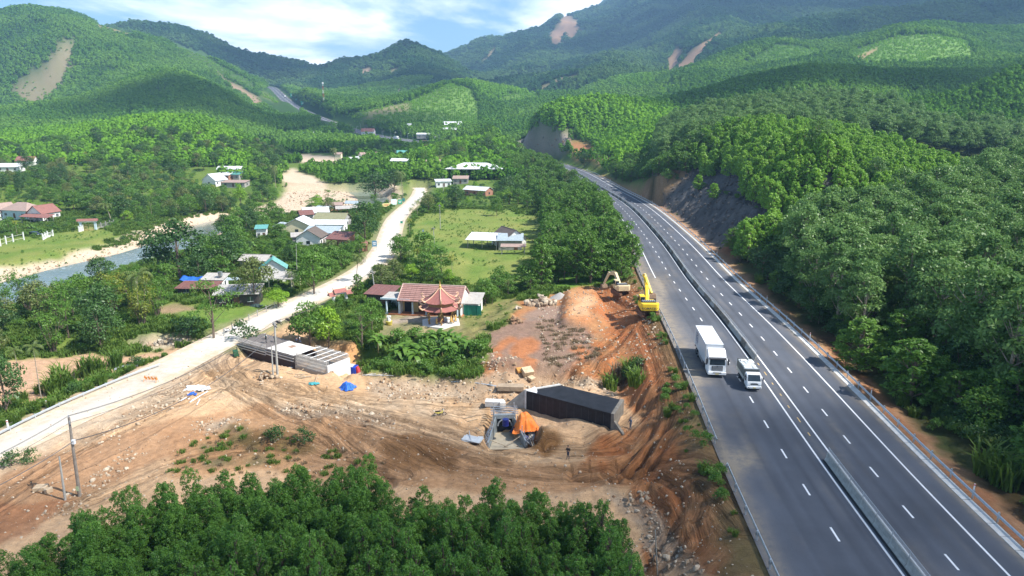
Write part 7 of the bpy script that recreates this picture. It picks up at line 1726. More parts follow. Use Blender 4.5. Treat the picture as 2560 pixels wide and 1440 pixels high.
# --- blue road signs and banners
def sign(px,py,w_,h_,z,m,label,rz=0,legs=2,inner=None,cat='sign'):
 p=hit(px,py); r=empty('road_sign',p,R(rz),label,cat); mb=Mb(); mb.box((0,0,z+h_/2),(w_,.06,h_),m); f_=mb.build('sign_face',r)
 if inner:mb=Mb(); mb.box((0,-.04,z+h_*.62),(w_*.7,.02,h_*.14),inner); mb.box((0,-.04,z+h_*.35),(w_*.5,.02,h_*.12),inner); mb.build('sign_text',f_)
 mb=Mb()
 for x in((-w_*.35,w_*.35)if legs==2 else(0,)):mb.tube((x,.06,-.3),(x,.06,z+h_),.05,GALV)
 mb.build('post',r)
BL=mat('sign_blue',(.12,.26,.38),.5)
sign(937,628,1.5,1.9,1.5,BL,'blue road sign on the verge left of the road bend',10,inner=PAINT)
sign(1004,562,1.0,.8,.6,GREEN_S,'small green board on the right verge of the road bend',-10); sign(985,514,2.8,2.6,.5,mat('pale_blue_board',(.62,.78,.82)),'pale blue and white billboard beside the road',35); sign(1000,512,2.0,2.2,.4,GREEN_S,'green emblem board right of the pale billboard',10,inner=PAINT)
sign(966,521,3.6,1.6,.8,mat('yellow_banner',(.78,.68,.30)),'yellow banner left of the pale blue billboard',30,inner=R_P); sign(1009,506,1.4,1.6,.5,mat('teal_board',(.05,.25,.25)),'small dark teal signboard behind the green emblem board',0)
sign(1058,590,.7,.7,1.6,BL,'round blue sign on the right verge of the road bend',0,1,PAINT)
# ================================================================== TEMPLE
def temple():
 p=hit(1085,783); root=empty('temple_house',(p[0],p[1]+1.5,p[2]),R(-10),'long temple house with weathered red brown tile roof and pale blue columns','temple'); L_,D_=13.2,7.0; X,Y=L_/2,D_/2; h=3.4; rise=2.3
 mb=Mb(); mb.prism([(-X,-Y+1.6,-.4),(-X,-Y+1.6,h+.5),(-X,0,h+rise-.1),(-X,Y,h),(-X,Y,-.4)],(L_,0,0),WL['yellow']); mb.build('wall',root)
 for sx in(-1,1):mb=Mb(); mb.prism([(sx*(X-.05),-Y,h-.2),(sx*(X-.05),0,h+rise-.08),(sx*(X-.05),Y,h-.1)],(sx*.2,0,0),WL['white']); mb.box((sx*(X+.03),0,h/2),(.16,D_,h),WL['white']); mb.build('gable_wall',root)
 RM=RF['tile']; n_=9
 for sg in(-1,1):
  a,b,c_,e_=Vector((-X-.4,sg*(Y+.6),h-.4)),Vector((X+.4,sg*(Y+.6),h-.4)),Vector((X+.4,0,h+rise)),Vector((-X-.4,0,h+rise)); nn=(b-a).cross(e_-a).normalized(); nn=nn if nn.z>0 else-nn
  mb=Mb(); mb.prism([tuple(q)for q in(a,b,c_,e_)],tuple(nn*.1),RM); o=mb.build('roof_panel',root)
  for i in range(n_):
   u0,u1=i/n_,(i+1)/n_; q=[a.lerp(e_,u0),b.lerp(c_,u0),b.lerp(c_,u1),a.lerp(e_,u1)]
   for k in range(12):
    f0,f1=k/12+.002,(k+1)/12-.002; w_=[q[0].lerp(q[1],f0),q[0].lerp(q[1],f1),q[3].lerp(q[2],f1),q[3].lerp(q[2],f0)]; j=random.uniform(0,.02)
    mb=Mb(); mb.prism([tuple(w_[0]+nn*(.20+j)),tuple(w_[1]+nn*(.20+j)),tuple(w_[2]+nn*.11),tuple(w_[3]+nn*.11)],tuple(nn*.05),RM); mb.build('tile',o)
 mb=Mb(); mb.box((0,0,h+rise+.16),(L_+.8,.35,.3),mat('pale_ridge',(.5,.36,.30))); mb.build('ridge_cap',root)
 for sx in(-1,1):
  for sg in(-1,1):mb=Mb(); a_=Vector((sx*(X+.38),sg*(Y+.6),h-.18)); b_=Vector((sx*(X+.38),0,h+rise+.22)); mb.tube(tuple(a_),tuple(b_),.14,mat('pale_ridge',(.5,.36,.30)),6); mb.build('verge_tile',root)
 for x in(-X-3.0,-X-.2,-X+2.8,-X+5.8,X-4,X-.6):mb=Mb(); mb.cyl((x,-Y-.1,1.55),(0,0,1),.20,3.2,WL['blue'],12); mb.box((x,-Y-.1,3.0),(.5,.5,.25),DARK); mb.box((x,-Y-.1,.1),(.55,.55,.3),WL['blue']); mb.build('column',root)
 mb=Mb(); mb.box((-X+.3-1.3,-Y-.15,3.35),(6.6,.3,.34),WL['blue']); mb.build('beam',root)
 for k,x in enumerate((-X+1.2,-X+4.3,-X+7.5,-X+10.5)):mb=Mb(); mb.box((x,-Y+1.56,1.5),(1.5,.08,2.6),DARK if k!=1 else WOODD); mb.build('door',root)  # dark openings drawn as near-black panels, with one brown door
 mb=Mb(); mb.box((-1,-Y+.6,.08),(L_+3,2.4,.3),mat('red_floor_tile',(.42,.17,.08),.5)); mb.build('plinth',root)
 mb=Mb(); mb.box((-X-2.2,-.6,3.3),(4.4,5.2,.12),RF['grey'],rx=.05); mb.box((-X-2.2,1.9,1.6),(4.2,.2,3.2),WL['blue']); mb.build('porch_roof',root)
 house(958,760,5.4,5.2,2.9,.7,-14,'maroon','dark','maroon sheet roofed annex on the left of the temple house','shed',wins=1)
 house(1176,780,4.4,5.4,2.7,.8,-8,'grey','white','grey roofed annex on the right of the temple house','shed',wins=0,door=False)
 q=hit(1182,787); mb=Mb()
 for k in range(9):mb.box((-1.7+k*.42,.03*math.sin(k*2.3),1.1),(.44,.06+.04*(k%2),2.3),mat('green_net',(.01,.17,.12),.8,scale=2,var=.2),rz=.12*math.sin(k))
 o=mb.build('green_screen'); o.location=(q[0],q[1]-.6,q[2]); o.rotation_euler=(0,0,R(-8)); tag(o,'dark green cloth screen under the grey annex roof','screen')
temple()
def pagoda():
 p=hit(1101,812); root=empty('pagoda',(p[0],p[1]+1.0,p[2]+.1),R(8),'hexagonal two tier pagoda with red tiled roofs and golden dragon columns','pagoda'); RM=RF['pag']; GOLD=mat('golden_paint',(.68,.42,.12),.5,scale=6,var=.25); PEACH=mat('peach_ornament',(.72,.45,.30),.7,scale=6,var=.2)
 def hexp(r,z,k):a=R(60*k+30); return Vector((math.cos(a)*r,math.sin(a)*r,z))
 mb=Mb(); mb.prism([tuple(hexp(4.3,-.4,k))for k in range(6)],(0,0,.65),mat('white_terrazzo',(.72,.71,.68),.5,scale=2,var=.06)); mb.build('platform',root,bevel=.04)
 for k in range(6):mb=Mb(); q=hexp(2.75,0,k); mb.cyl((q.x,q.y,1.7),(0,0,1),.17,3.0,WL['yellow'],10)
 for k in range(6):
  q=hexp(2.75,0,k); mb=Mb(); mb.cyl((q.x,q.y,1.7),(0,0,1),.16,3.0,mat('brown_pillar',(.22,.12,.06)),10); c_=mb.build('column',root); mb=Mb(); pr=None
  for i in range(16):a=i*.85; s_=Vector((q.x+math.cos(a)*.2,q.y+math.sin(a)*.2,.35+i*.17)); 
  pts=[Vector((q.x+math.cos(i*.8)*.21,q.y+math.sin(i*.8)*.21,.35+i*.165))for i in range(17)]
  for i in range(16):mb.tube(tuple(pts[i]),tuple(pts[i+1]),.09,GOLD,6)
  mb.box(tuple(pts[-1]+Vector((0,0,.1))),(.3,.3,.25),GOLD); mb.build('dragon_carving',c_)
 def roof(r0,z0,r1,z1,curve,nm,rows_):
  for k in range(6):
   a0,a1,b0,b1=hexp(r0,z0,k),hexp(r0,z0,k+1),hexp(r1,z1,k),hexp(r1,z1,k+1); mb=Mb(); V=[]; F=[]; n_=6
   for i in range(n_+1):
    t=i/n_; sag=-curve*math.sin(t*math.pi); L0=a0.lerp(b0,t); L1=a1.lerp(b1,t)
    for j in range(5):u=j/4; q=L0.lerp(L1,u); lift=(abs(2*u-1)**3)*.28*(1-t)**2; V.append((q.x,q.y,q.z+sag+lift))
   for i in range(n_):
    for j in range(4):o_=i*5+j; F.append((o_,o_+1,o_+6,o_+5))
   o=mesh_np(nm,V,F,RM,root); s_=o.modifiers.new('thickness','SOLIDIFY'); s_.thickness=.12
   mb=Mb(); pr=[Vector(V[i*5])for i in range(n_+1)]
   for i in range(n_):mb.tube(tuple(pr[i]+Vector((0,0,.07))),tuple(pr[i+1]+Vector((0,0,.07))),.10,PEACH,6)
   mb.build('hip_ridge',o); tip=pr[0]; d=Vector((tip.x,tip.y,0)).normalized(); mb=Mb(); q=tip; 
   pts=[tip,tip+d*.45+Vector((0,0,.25)),tip+d*.75+Vector((0,0,.65)),tip+d*.55+Vector((0,0,.95)),tip+d*.25+Vector((0,0,.8))]
   for i in range(4):mb.tube(tuple(pts[i]),tuple(pts[i+1]),.20-.03*i,PEACH,7,.17-.03*i)
   for i in(1,2):mb.box(tuple(pts[i]+Vector((0,0,.12))),(.22,.22,.3),PEACH)
   mb.build('roof_dragon',o)
 roof(4.15,3.15,2.75,3.95,.08,'lower_roof',4); roof(3.6,4.65,.16,7.35,.28,'upper_roof',7)
 for k in range(6):
  a_,b_=hexp(2.75,3.9,k),hexp(2.75,3.9,k+1); mb=Mb(); c_=(a_+b_)/2; mb.box((c_.x,c_.y,4.2),((b_-a_).length,.12,.85),mat('carved_frieze',(.35,.20,.08),scale=9,var=.6),rz=math.atan2(b_.y-a_.y,b_.x-a_.x)); mb.build('frieze',root)
  mb=Mb(); mb.box((c_.x,c_.y,3.05),((b_-a_).length,.2,.25),mat('brown_pillar',(.22,.12,.06)),rz=math.atan2(b_.y-a_.y,b_.x-a_.x)); mb.build('tie_beam',root)
 mb=Mb()
 for z0,z1,r0,r1 in((7.2,7.45,.38,.30),(7.45,7.8,.22,.26),(7.8,8.1,.26,.10),(8.1,8.9,.10,.02)):mb.tube((0,0,z0),(0,0,z1),r0,GOLD,10,r1)
 mb.build('finial',root)
 mb=Mb(); mb.prism([tuple(hexp(.75,.25,k))for k in range(6)],(0,0,.95),mat('carved_altar',(.30,.13,.10),scale=8,var=.4)); mb.build('altar_base',root); mb=Mb(); mb.tube((0,0,1.2),(0,0,2.2),.6,mat('bronze_bell',(.20,.17,.06),.4,.5),14,.45); mb.build('bell',root)
 return p
pp=pagoda()
def statue(px,py,label,s=1.0):
 p=hit(px,py); r=empty('statue',p,R(random.uniform(-40,40)),label,'statue'); r.scale=(s,)*3; G=mat('golden_paint',(.68,.42,.12),.5)
 mb=Mb(); mb.box((0,0,.25),(.6,.6,.6),CONC); mb.build('pedestal',r); mb=Mb(); mb.tube((0,.1,.5),(0,0,1.1),.26,G,9,.20); mb.tube((0,0,1.1),(0,-.05,1.5),.2,G,9,.15); mb.tube((0,-.05,1.45),(0,-.1,1.8),.17,G,9,.12); mb.tube((.12,-.1,.5),(.14,-.2,1.1),.07,G,6); mb.tube((-.12,-.1,.5),(-.14,-.2,1.1),.07,G,6); mb.tube((0,.2,.6),(.1,.45,1.3),.06,G,6,.02); mb.build('figure',r,smooth=True)
statue(1092,815,'golden lion statue in front of the pagoda, left one',.9); statue(1128,812,'golden statue at the right corner of the pagoda platform',1.1); statue(1139,808,'slim golden statue right of the pagoda beside a small altar',1.0)
p=hit(973,812); r=empty('planter',p,0,'white and yellow ornamental rockery planter left of the pagoda yard','planter'); mb=Mb(); mb.tube((0,0,0),(0,0,.8),.55,mat('mossy_yellow',(.50,.42,.08)),10,.75); mb.build('bowl',r); mb=Mb(); mb.tube((0,0,.8),(-.1,0,1.7),.4,WL['white'],8,.3); mb.box((0,0,1.7),(.8,.5,.35),WL['white']); mb.build('rock',r)
p=hit(851,762); r=empty('temple_gate',p,R(38),'white temple gate with small red tiled roofs and peach dragon ornaments by the road','gate')
for sx in(-1.5,1.5):mb=Mb(); mb.box((sx,0,1.3),(.55,.55,2.8),WL['white']); mb.build('gate_pillar',r)
for(x,z,w_)in((0,3.0,2.9),(-2.0,2.4,1.3),(2.0,2.4,1.3)):
 mb=Mb(); mb.prism([(x-w_/2,-.9,z),(x-w_/2,.9,z),(x-w_/2,0,z+.75)],(w_,0,0),RF['pag']); rf=mb.build('roof',r); mb=Mb(); mb.tube((x-w_/2,0,z+.75),(x+w_/2,0,z+.75),.09,mat('peach_ornament',(.72,.45,.30)),6)
 for e in(-1,1):mb.tube((x+e*w_/2,0,z+.7),(x+e*(w_/2+.25),0,z+1.2),.14,mat('peach_ornament',(.72,.45,.30)),6,.05); mb.tube((x+e*w_/2,-.85,z),(x+e*(w_/2+.2),-1.0,z+.45),.11,mat('peach_ornament',(.72,.45,.30)),6,.04)
 mb.build('ornament',rf)
mb=Mb(); mb.box((0,0,2.75),(3.6,.4,.5),WL['white']); mb.build('lintel',r)
# ================================================================== VILLAGE TREES, ORCHARDS, VERGES
bpy.context.view_layer.update()
KEEP=[]
for o in[o for o in COL.objects if o.parent is None and o.get('category')in('house','temple','pagoda','gate','hall','sign','shrine','screen','car','tarpaulin','fence','culvert','excavator','utility pole','motorbike','person','planter','statue','tank','barrel')]:
 pts=[]
 for ch in(list(o.children)or[o]):
  if ch.type=='MESH':pts+=[ch.matrix_world@Vector(c_)for c_ in ch.bound_box]
 if not pts:continue
 A_=np.array(pts); qx,qy=proj(A_[:,0],A_[:,1],A_[:,2]); KEEP.append((qx.min(),qy.min(),qx.max(),qy.max(),float(A_[:,1].mean()),A_[:,0].min(),A_[:,0].max(),A_[:,1].min(),A_[:,1].max(),o.get('category')))
PLACED=[]
NAMES={'coconut':'coconut_palm','areca':'areca_palm','banana':'banana_plant','bush':'bush','bushdark':'dark_bush','bamboo':'bamboo_clump','yellow':'yellowing_bamboo','dark':'dark_tree','verge':'leafy_tree','airy':'feathery_tree','lime':'bright_tree','olive':'dull_green_tree'}
def clear_of(x,y,z,h,r,p_keep=.9,sep=.75):
 for K in KEEP:
  if K[5]-r*.6<x<K[6]+r*.6 and K[7]-r*.6<y<K[8]+r*.6:return False
 px,py=proj(x,y,z); tx,ty=proj(x,y,z+h); rp=r*FPX/max(y,1)*.85; px,py,ty=float(px),float(py),float(ty)
 for K in KEEP:
  if K[9]in('fence','utility pole','barrel'):continue
  if y<K[4]+1 and px+rp>K[0]+2 and px-rp<K[2]-2 and ty<K[3]-(K[3]-K[1])*.28 and py>K[1]:
   if random.random()<p_keep:return False
 for(a,b,c_)in PLACED:
  if(a-x)**2+(b-y)**2<(sep*(c_+r))**2*.55:return False
 return True
def tree(px,py,h,r,fam,n_,label,group=None,cat='tree',name=None,z=None,sp=None,force=True,y=None):
 p=hit(px,py,40)if y is None else None
 k='%s%d'%(fam,random.randrange(n_)); H0,R0=PROTO[k][2:]
 o=plant(name or NAMES.get(fam,'broadleaf_tree'),k,p[0],p[1],p[2],r/R0,label=label,cat=cat,group=group,sz=h/H0)
 PLACED.append((p[0],p[1],r)); return o
for a in(
 (452,700,16,8.2,'dark',3,'largest dark leafy tree beside the river, with spreading lower boughs'),(398,690,13,5.0,'dark',3,'tall dark open tree leaning over the river left of the largest dark tree'),(562,690,11,6.0,'dark',3,'dark round tree right of the largest riverside tree'),
 (586,612,10,4.6,'mid',3,'round green tree beside the river bend left of the teal outhouse'),(700,600,6,3.2,'mid',3,'small green tree in front of the open shelter'),(258,726,8.5,4.0,'dark',3,'dark compact round tree on the near river bank'),
 (914,612,15,6.3,'dark',3,'tall dense egg shaped green tree at the edge of the village road'),(938,500,17,11,'dark',3,'broad spreading dark tree on the river island left of the road palm'),(985,480,14,7,'dark',3,'dark tree joined to the right side of the broad spreading one'),
 (785,735,10.5,4.9,'mid',3,'round glossy green tree beside the village road below the yard wall'),(640,762,11.5,5.0,'olive',3,'big brown green tree standing in front of the dark open shed'),(697,768,4.2,3.0,'lime',2,'bright lime green round bush at the road verge'),
 (534,846,11.5,5.0,'airy',3,'feathery light green tree on the grass left of the parked motorbikes'),(610,850,4,2.8,'bushdark',2,'dark low bush at the foot of the feathery tree'),(470,845,5,4.2,'bushdark',2,'dark bushes left of the feathery tree'),
 (775,862,8.5,3.8,'mid',3,'dark green bushy tree nearest the unfinished bridge'),(822,868,7.8,3.4,'lime',2,'yellow green bushy tree in the clump beside the unfinished bridge'),(905,872,9.0,3.9,'airy',3,'blue green bushy tree left of the temple yard'),(930,835,7.5,2.6,'mid',3,'light green tree just left of the rockery planter'),
 (748,850,5.5,2.4,'bushdark',2,'dark bush at the left end of the clump beside the bridge'),(1213,765,6.5,2.8,'mid',3,'light green leafy tree right of the green cloth screen'),(1242,540,9,3.0,'mid',3,'cone shaped green tree at the top of the grassy field'),(1318,525,7.5,2.6,'mid',3,'smaller cone shaped tree at the top right of the grassy field'),
 (955,725,6.5,3.6,'olive',3,'dark green garden tree left of the temple roof'),(985,712,6.5,3.5,'olive',3,'olive green garden tree behind the maroon annex'),(895,735,5,1.7,'verge',3,'slim conical shrub beside the temple gate'),(1410,700,9,3.2,'airy',3,'thin feathery tree above the red plateau'),(1060,660,9.5,5.0,'mid',3,'bushy green tree at the road bend opposite the blue sign'),
 (1140,520,11,5.0,'dark',3,'dark dense tree in front of the market hall yard'),(602,520,12,3.6,'lime',2,'tall narrow yellow green tree below the white gabled house'),(1745,478,6.5,2.6,'hill',4,'slender pale sapling growing on the black rock ledge, left of two'),(1783,500,6.0,2.4,'hill',4,'slender pale sapling growing on the black rock ledge, right of two'),
 (18,1040,9.5,3.3,'dark',3,'dark gnarled tree cut by the left picture edge beside the guardrail'),(-30,1010,9,3.6,'dark',3,'dark tree outside the left edge behind the gnarled one'),(820,540,8,3.0,'olive',3,'thin open tree among the riverside shelters'),(790,520,5,3.5,'lime',2,'yellow green shrub tree at the river bar'),(1985-135,655,3.4,3.4,'bush',3,'bright roadside bush below the rock cutting, nearest the guardrail'),
 (2148,930,8.5,4.2,'verge',3,'round crowned green tree on the dirt bank right of the highway, upper one'),(2272,1010,9.0,4.4,'verge',3,'green leafy tree on the dirt bank right of the highway, lower one'),(1975,745,5,4.5,'bushdark',2,'dark bush where the dirt bank starts beside the right guardrail'),
 (1230,760,4.5,2.2,'mid',3,'small tree behind the light green one by the cloth screen'),(1580,660,7,3,'verge',3,'leafy tree at the highway verge above the cream excavator')):
 tree(*a[:6],a[6])
for a in((348,790,8.5,4.6,'coconut',1,'large coconut palm with drooping fronds near the river'),(1008,505,14,4.6,'coconut',2,'tall leaning coconut palm beside the far end of the village road'),(300,480,9,4.2,'coconut',2,'coconut palm with browning fronds in the orchard across the river'),(278,555,7,4.5,'coconut',2,'coconut palm with long fronds right of the pale blue gate'),
   (690,470,12,4.2,'coconut',2,'coconut palm on the river bank right of the white gable'),(838,420,13,4.4,'coconut',2,'distant coconut palm above the narrow cream tower'),(892,705,6.5,2.9,'coconut',2,'short palm beside the village road right of the round tree'),(838,650,5.5,3.0,'coconut',2,'yellowing palm in front of the maroon roof'),(735,725,4.5,2.4,'coconut',2,'small palm at the foot of the round glossy tree')):tree(*a[:6],a[6],cat='palm')
for a in((104,1000,8.4,1.8,'slender palm with bare trunk on the verge behind the village guardrail'),(52,960,5.8,1.7,'shorter slender palm left of the tallest one behind the guardrail'),(1330,440,11,1.8,'slender palm right of the market hall'),(1248,440,10,1.8,'slender palm at the right corner of the market hall'),(1262,440,9,1.7,'short slender palm at the right corner of the market hall')):tree(*a[:4],'areca',1,a[4],cat='palm')
def patch(poly,sp,kinds,group,label,maxn=200,hr=(.8,1.25),keep=.92,z=0,sep=.75,hd=13):
 """trees of mixed kinds inside a photo polygon read on the valley floor. kinds: (family, variants, height, radius, weight, words)."""
 P=[on_z(a,b,z)[:2]for a,b in poly]; xs=[p_[0]for p_ in P]; ys=[p_[1]for p_ in P]; x,y=jitter_grid(min(xs),max(xs),min(ys),max(ys),sp,.55)
 ok=in_poly(x,y,P)&~grid_at(BG,x,np.maximum(y,20))&(grid_at(HD,x,np.maximum(y,20))>hd); x,y=x[ok],y[ok]; q=RNG.permutation(len(x)); n_=0; W_=np.array([k[4]for k in kinds],float); W_/=W_.sum()
 for i in q:
  if n_>=maxn:break
  fam,nv,h,r,_,words=kinds[RNG.choice(len(kinds),p=W_)]; s=hr[0]+(hr[1]-hr[0])*random.random(); xx,yy=float(x[i]),float(y[i]); zz=float(H(xx,yy))
  if not clear_of(xx,yy,zz,h*s,r*s,keep,sep):continue
  k='%s%d'%(fam,random.randrange(nv)); H0,R0=PROTO[k][2:]; PLACED.append((xx,yy,r*s))
  nm='orchard_tree' if fam=='mid' and 'orchard' in group else NAMES.get(fam,'broadleaf_tree')
  cat={'coconut':'palm','areca':'palm','banana':'banana plant','bush':'bush','bushdark':'bush','bamboo':'bamboo','yellow':'bamboo'}.get(fam,'tree')
  plant(nm,k,xx,yy,zz,r*s/R0,label=words+' '+label,cat=cat,group=words+' '+group,sz=h*s/H0); n_+=1
 return n_
T_MID=('mid',3,8.5,4.0,3,'green broadleaf tree'); T_DARK=('dark',3,9.5,4.2,2,'dark broadleaf tree'); T_OL=('olive',3,8,3.8,1.2,'olive green tree'); T_LIME=('lime',2,5.5,3.0,.8,'yellow green tree'); T_BAM=('bamboo',3,9.5,4,1,'feathery bamboo clump'); T_YEL=('yellow',2,8.5,3.6,.6,'yellowing bamboo clump'); T_AIR=('airy',3,8.5,3.8,1,'open crowned tree')
T_BAN=('banana',3,3.8,2.3,1,'banana plant'); T_ARE=('areca',2,6.5,1.8,1,'slender areca palm'); T_BUSH=('bush',3,2.8,2.2,1.5,'low green bush'); T_BD=('bushdark',2,3,2.3,1,'dark low bush')
def w(k,v):return k[:4]+(v,)+k[5:]
def hgt(k,h,r):return k[:2]+(h,r)+k[4:]
patch([(-260,820),(40,778),(230,760),(330,790),(300,830),(240,885),(0,905),(-260,930)],4.8,[w(T_DARK,2.5),T_MID,T_OL,T_AIR,w(T_BAM,1.5)],'on the near left river bank','in the thicket on the near left river bank',90,(.72,1.05))
patch([(255,760),(330,745),(480,790),(400,860),(290,872),(230,865)],4.6,[w(T_YEL,4),w(T_BAM,1.5),T_BUSH],'above the stony yard','in the yellowish thicket above the stony yard',30,(.85,1.2))
patch([(300,700),(430,700),(560,700),(590,740),(520,745),(480,720),(400,760),(330,760)],4.5,[T_BAN,T_MID,w(T_BUSH,2),w(T_DARK,1)],'left of the blue sheet roof','in the gardens left of the blue sheet roof',40,(.7,1.0))
patch([(500,640),(640,620),(700,640),(745,650),(740,690),(600,690),(500,690)],4.6,[w(T_DARK,1.5),T_MID,T_BAN,T_BUSH],'between river and lower houses','between the river and the lower houses',45,(.75,1.05))
patch([(700,615),(900,625),(905,650),(880,690),(840,715),(760,700),(730,670)],4.2,[T_MID,w(T_BAN,2),T_BUSH,w(T_DARK,1)],'beside the road below the cluster','in the roadside gardens below the white roofed cluster',55,(.65,1.0))
patch([(560,560),(700,545),(745,560),(700,600),(640,620),(560,620)],5,[T_MID,w(T_DARK,1),T_BUSH],'left of the cream house','between the river and the cream gabled house',25,(.7,1.0))
patch([(-260,470),(0,452),(300,452),(560,478),(700,492),(715,515),(600,527),(430,548),(300,556),(290,536),(230,545),(140,528),(0,520),(-260,540)],5.6,[w(T_MID,4),w(T_DARK,1.5),w(T_ARE,1.6),T_LIME,w(T_BAN,.6),T_OL],'in the orchard across the river','in the dense orchard across the river',290,(.8,1.15))
patch([(-260,560),(30,575),(150,560),(190,572),(190,590),(100,588),(-260,640)],5.5,[T_MID,w(T_ARE,2),T_LIME,T_BAN],'round the farmstead','round the tan roofed farmstead at the left edge',35,(.7,1.0))
patch([(-200,440),(0,437),(560,440),(700,420),(720,440),(690,480),(560,470),(0,450)],7.0,[w(T_MID,4),T_DARK,T_OL,T_LIME],'behind the orchard','behind the orchard at the foot of the low hill',150,(.9,1.3))
patch([(880,420),(1000,405),(1015,432),(1000,470),(985,520),(955,560),(930,560),(950,520),(900,500),(860,440)],7.5,[T_MID,w(T_DARK,2),T_LIME],'between river and the road palm','between the river and the leaning road palm',50,(.8,1.2))
patch([(720,500),(860,498),(880,520),(800,545),(740,520)],6,[w(T_BUSH,3),T_LIME,T_AIR],'on the river bar','on the gravel bar of the river',18,(.7,1.1))
patch([(1045,440),(1100,425),(1340,430),(1400,420),(1480,450),(1500,500),(1430,525),(1240,515),(1180,512),(1070,560),(1045,520)],6.8,[w(T_MID,2.5),w(T_DARK,2),w(T_BAM,2.5),T_LIME,T_OL],'north of the grassy field','in the wood north of the grassy field',120,(.9,1.3))
patch([(1000,420),(1100,400),(1360,405),(1370,425),(1110,430),(1040,440)],9,[w(T_MID,3),T_DARK,T_LIME],'around the market hall','around the market hall',60,(.8,1.15))
patch([(1010,590),(1110,560),(1170,640),(1340,640),(1440,640),(1420,690),(1240,700),(1180,700),(1000,690),(1000,640)],3.7,[T_MID,w(T_BAN,2),w(T_ARE,2),w(T_BUSH,2),w(T_AIR,1.2)],'round the dark tiled house','in the gardens round the steep dark tiled house',150,(.62,.98))
patch([(1015,560),(1060,500),(1110,540),(1100,600),(1030,610)],5,[T_BAN,w(T_ARE,2),T_BUSH,T_LIME],'right of the road bend','right of the village road bend',22,(.7,1.0))
patch([(1180,700),(1420,700),(1340,735),(1240,790),(1200,800),(1200,750)],4,[w(T_BUSH,2),T_AIR,T_MID],'behind the red plateau','in the thicket behind the red plateau',30,(.6,.95))
patch([(1000,690),(1180,700),(1200,712),(1000,706)],3.5,[T_MID,w(T_BAN,1),T_LIME],'behind the temple roof','behind the temple roof',20,(.6,.85))
patch([(860,880),(960,850),(1140,862),(1200,930),(1150,945),(950,915),(880,900)],2.5,[w(hgt(T_BAN,3.9,2.2),5),w(T_BUSH,2.2),T_BD],'below the pagoda','in the gully below the pagoda',60,(.75,1.15),z=-.5)
patch([(920,715),(1000,700),(1000,720),(960,740)],3.5,[T_OL,T_MID],'left of the temple','beside the pole left of the temple',10,(.6,.8))
patch([(1080,560),(1150,535),(1400,560),(1450,640),(1380,640),(1250,560),(1130,600)],7,[w(T_BUSH,3),w(T_LIME,.6),T_BAN],'dotted over the grassy field','dotted over the grassy field around the dark tiled house',26,(.5,.85))
def belt(side,d0,d1,y0,y1,sp,kinds,group,label,maxn,hr=(.85,1.2),sepx=True,name='roadside_tree'):
 x,y=jitter_grid(-60,260,y0,y1,sp,.55); hd,hs=grid_at(HD,x,y),grid_at(HS,x,y); ok=(hd>d0)&(hd<d1)&(np.sign(hs)==side)
 if side>0:ok&=~((y>186)&(y<296)&(hd<44))
 x,y=x[ok],y[ok]; q=RNG.permutation(len(x))[:maxn]; W_=np.array([k[4]for k in kinds],float); W_/=W_.sum(); z=H(x,y)
 for i in q:
  fam,nv,h,r,_,words=kinds[RNG.choice(len(kinds),p=W_)]; s=hr[0]+(hr[1]-hr[0])*random.random()
  if not clear_of(float(x[i]),float(y[i]),float(z[i]),h*s,r*s,.95,.45):continue
  k='%s%d'%(fam,random.randrange(nv)); H0,R0=PROTO[k][2:]
  plant('woodland_tree' if side>0 and fam in('verge','mid')else NAMES.get(fam,'broadleaf_tree'),k,float(x[i]),float(y[i]),float(z[i]),r*s/R0,label=words+' '+label,cat='tree',group=words+' '+group,sz=h*s/H0)
T_V=('verge',3,10.5,3.4,4,'tall leafy tree')
belt(-1,14.5,36,160,520,5.0,[T_V,w(T_MID,1.5),w(T_BAM,1)],'on the belt left of the highway','in the wooded belt along the left side of the highway curve',340)
belt(-1,12.8,17,140,600,3.6,[w(hgt(T_V,8.5,2.8),3),w(T_BUSH,.7)],'at the left highway edge','pressing against the left guardrail of the curve',130)
belt(1,19,31,40,120,3.6,[w(hgt(T_V,6.5,2.9),3),w(hgt(T_MID,5.5,2.9),2),w(hgt(T_DARK,6,3),2),w(T_BD,1.5)],'edging the right bank','at the edge of the wood right of the highway',150,(.8,1.25))
belt(1,15.5,24,118,186,3.6,[w(hgt(T_V,6,2.8),2),w(hgt(T_DARK,5.5,3),3),w(T_BD,2)],'below the rubber trees','in the dark undergrowth below the rubber trees',90,(.8,1.2))
belt(1,15.0,30,296,420,4.4,[w(hgt(T_V,8,3.2),3),w(hgt(T_MID,7,3.4),2)],'beyond the rock cutting','beside the highway beyond the rock cutting',110)
belt(1,30,60,296,400,5.2,[w(hgt(T_MID,9,3.8),3),w(hgt(T_DARK,8,3.8),2)],'above the bank beyond the rock cutting','on the bank above the highway beyond the rock cutting',90)
# ================================================================== GROUND COVER, RUBBLE (uncountable)
def cover(name,keys,n_,box,cond,s0,s1,label,cat,zr=(.8,1.2),sink=0.0,protos=None,seed=0):
 rng=np.random.default_rng(900+seed); x0,x1,y0,y1=box; y=np.exp(rng.random(n_*3)*(math.log(y1)-math.log(y0))+math.log(y0))if y1/y0>3 else y0+(y1-y0)*rng.random(n_*3); x=x0+(x1-x0)*rng.random(n_*3)
 m=np.abs(x)<y*1.05; x,y=x[m],y[m]; z=H(x,y); px,py=proj(x,y,z); ok=cond(x,y,z,px,py); x,y,z=x[ok][:n_],y[ok][:n_],z[ok][:n_]
 rot,scl=rand_rs(len(x),s0,s1,zr,rng); 
 if protos:rot=rng.random((len(x),3))*6.28; scl=scl*(rng.random(len(x))[:,None]**2.2*1.7+.35)
 scatter(name,np.c_[x,y,z+sink],keys,rng.integers(0,len(keys),len(x)),rot,scl,protos=protos,label=label,cat=cat)
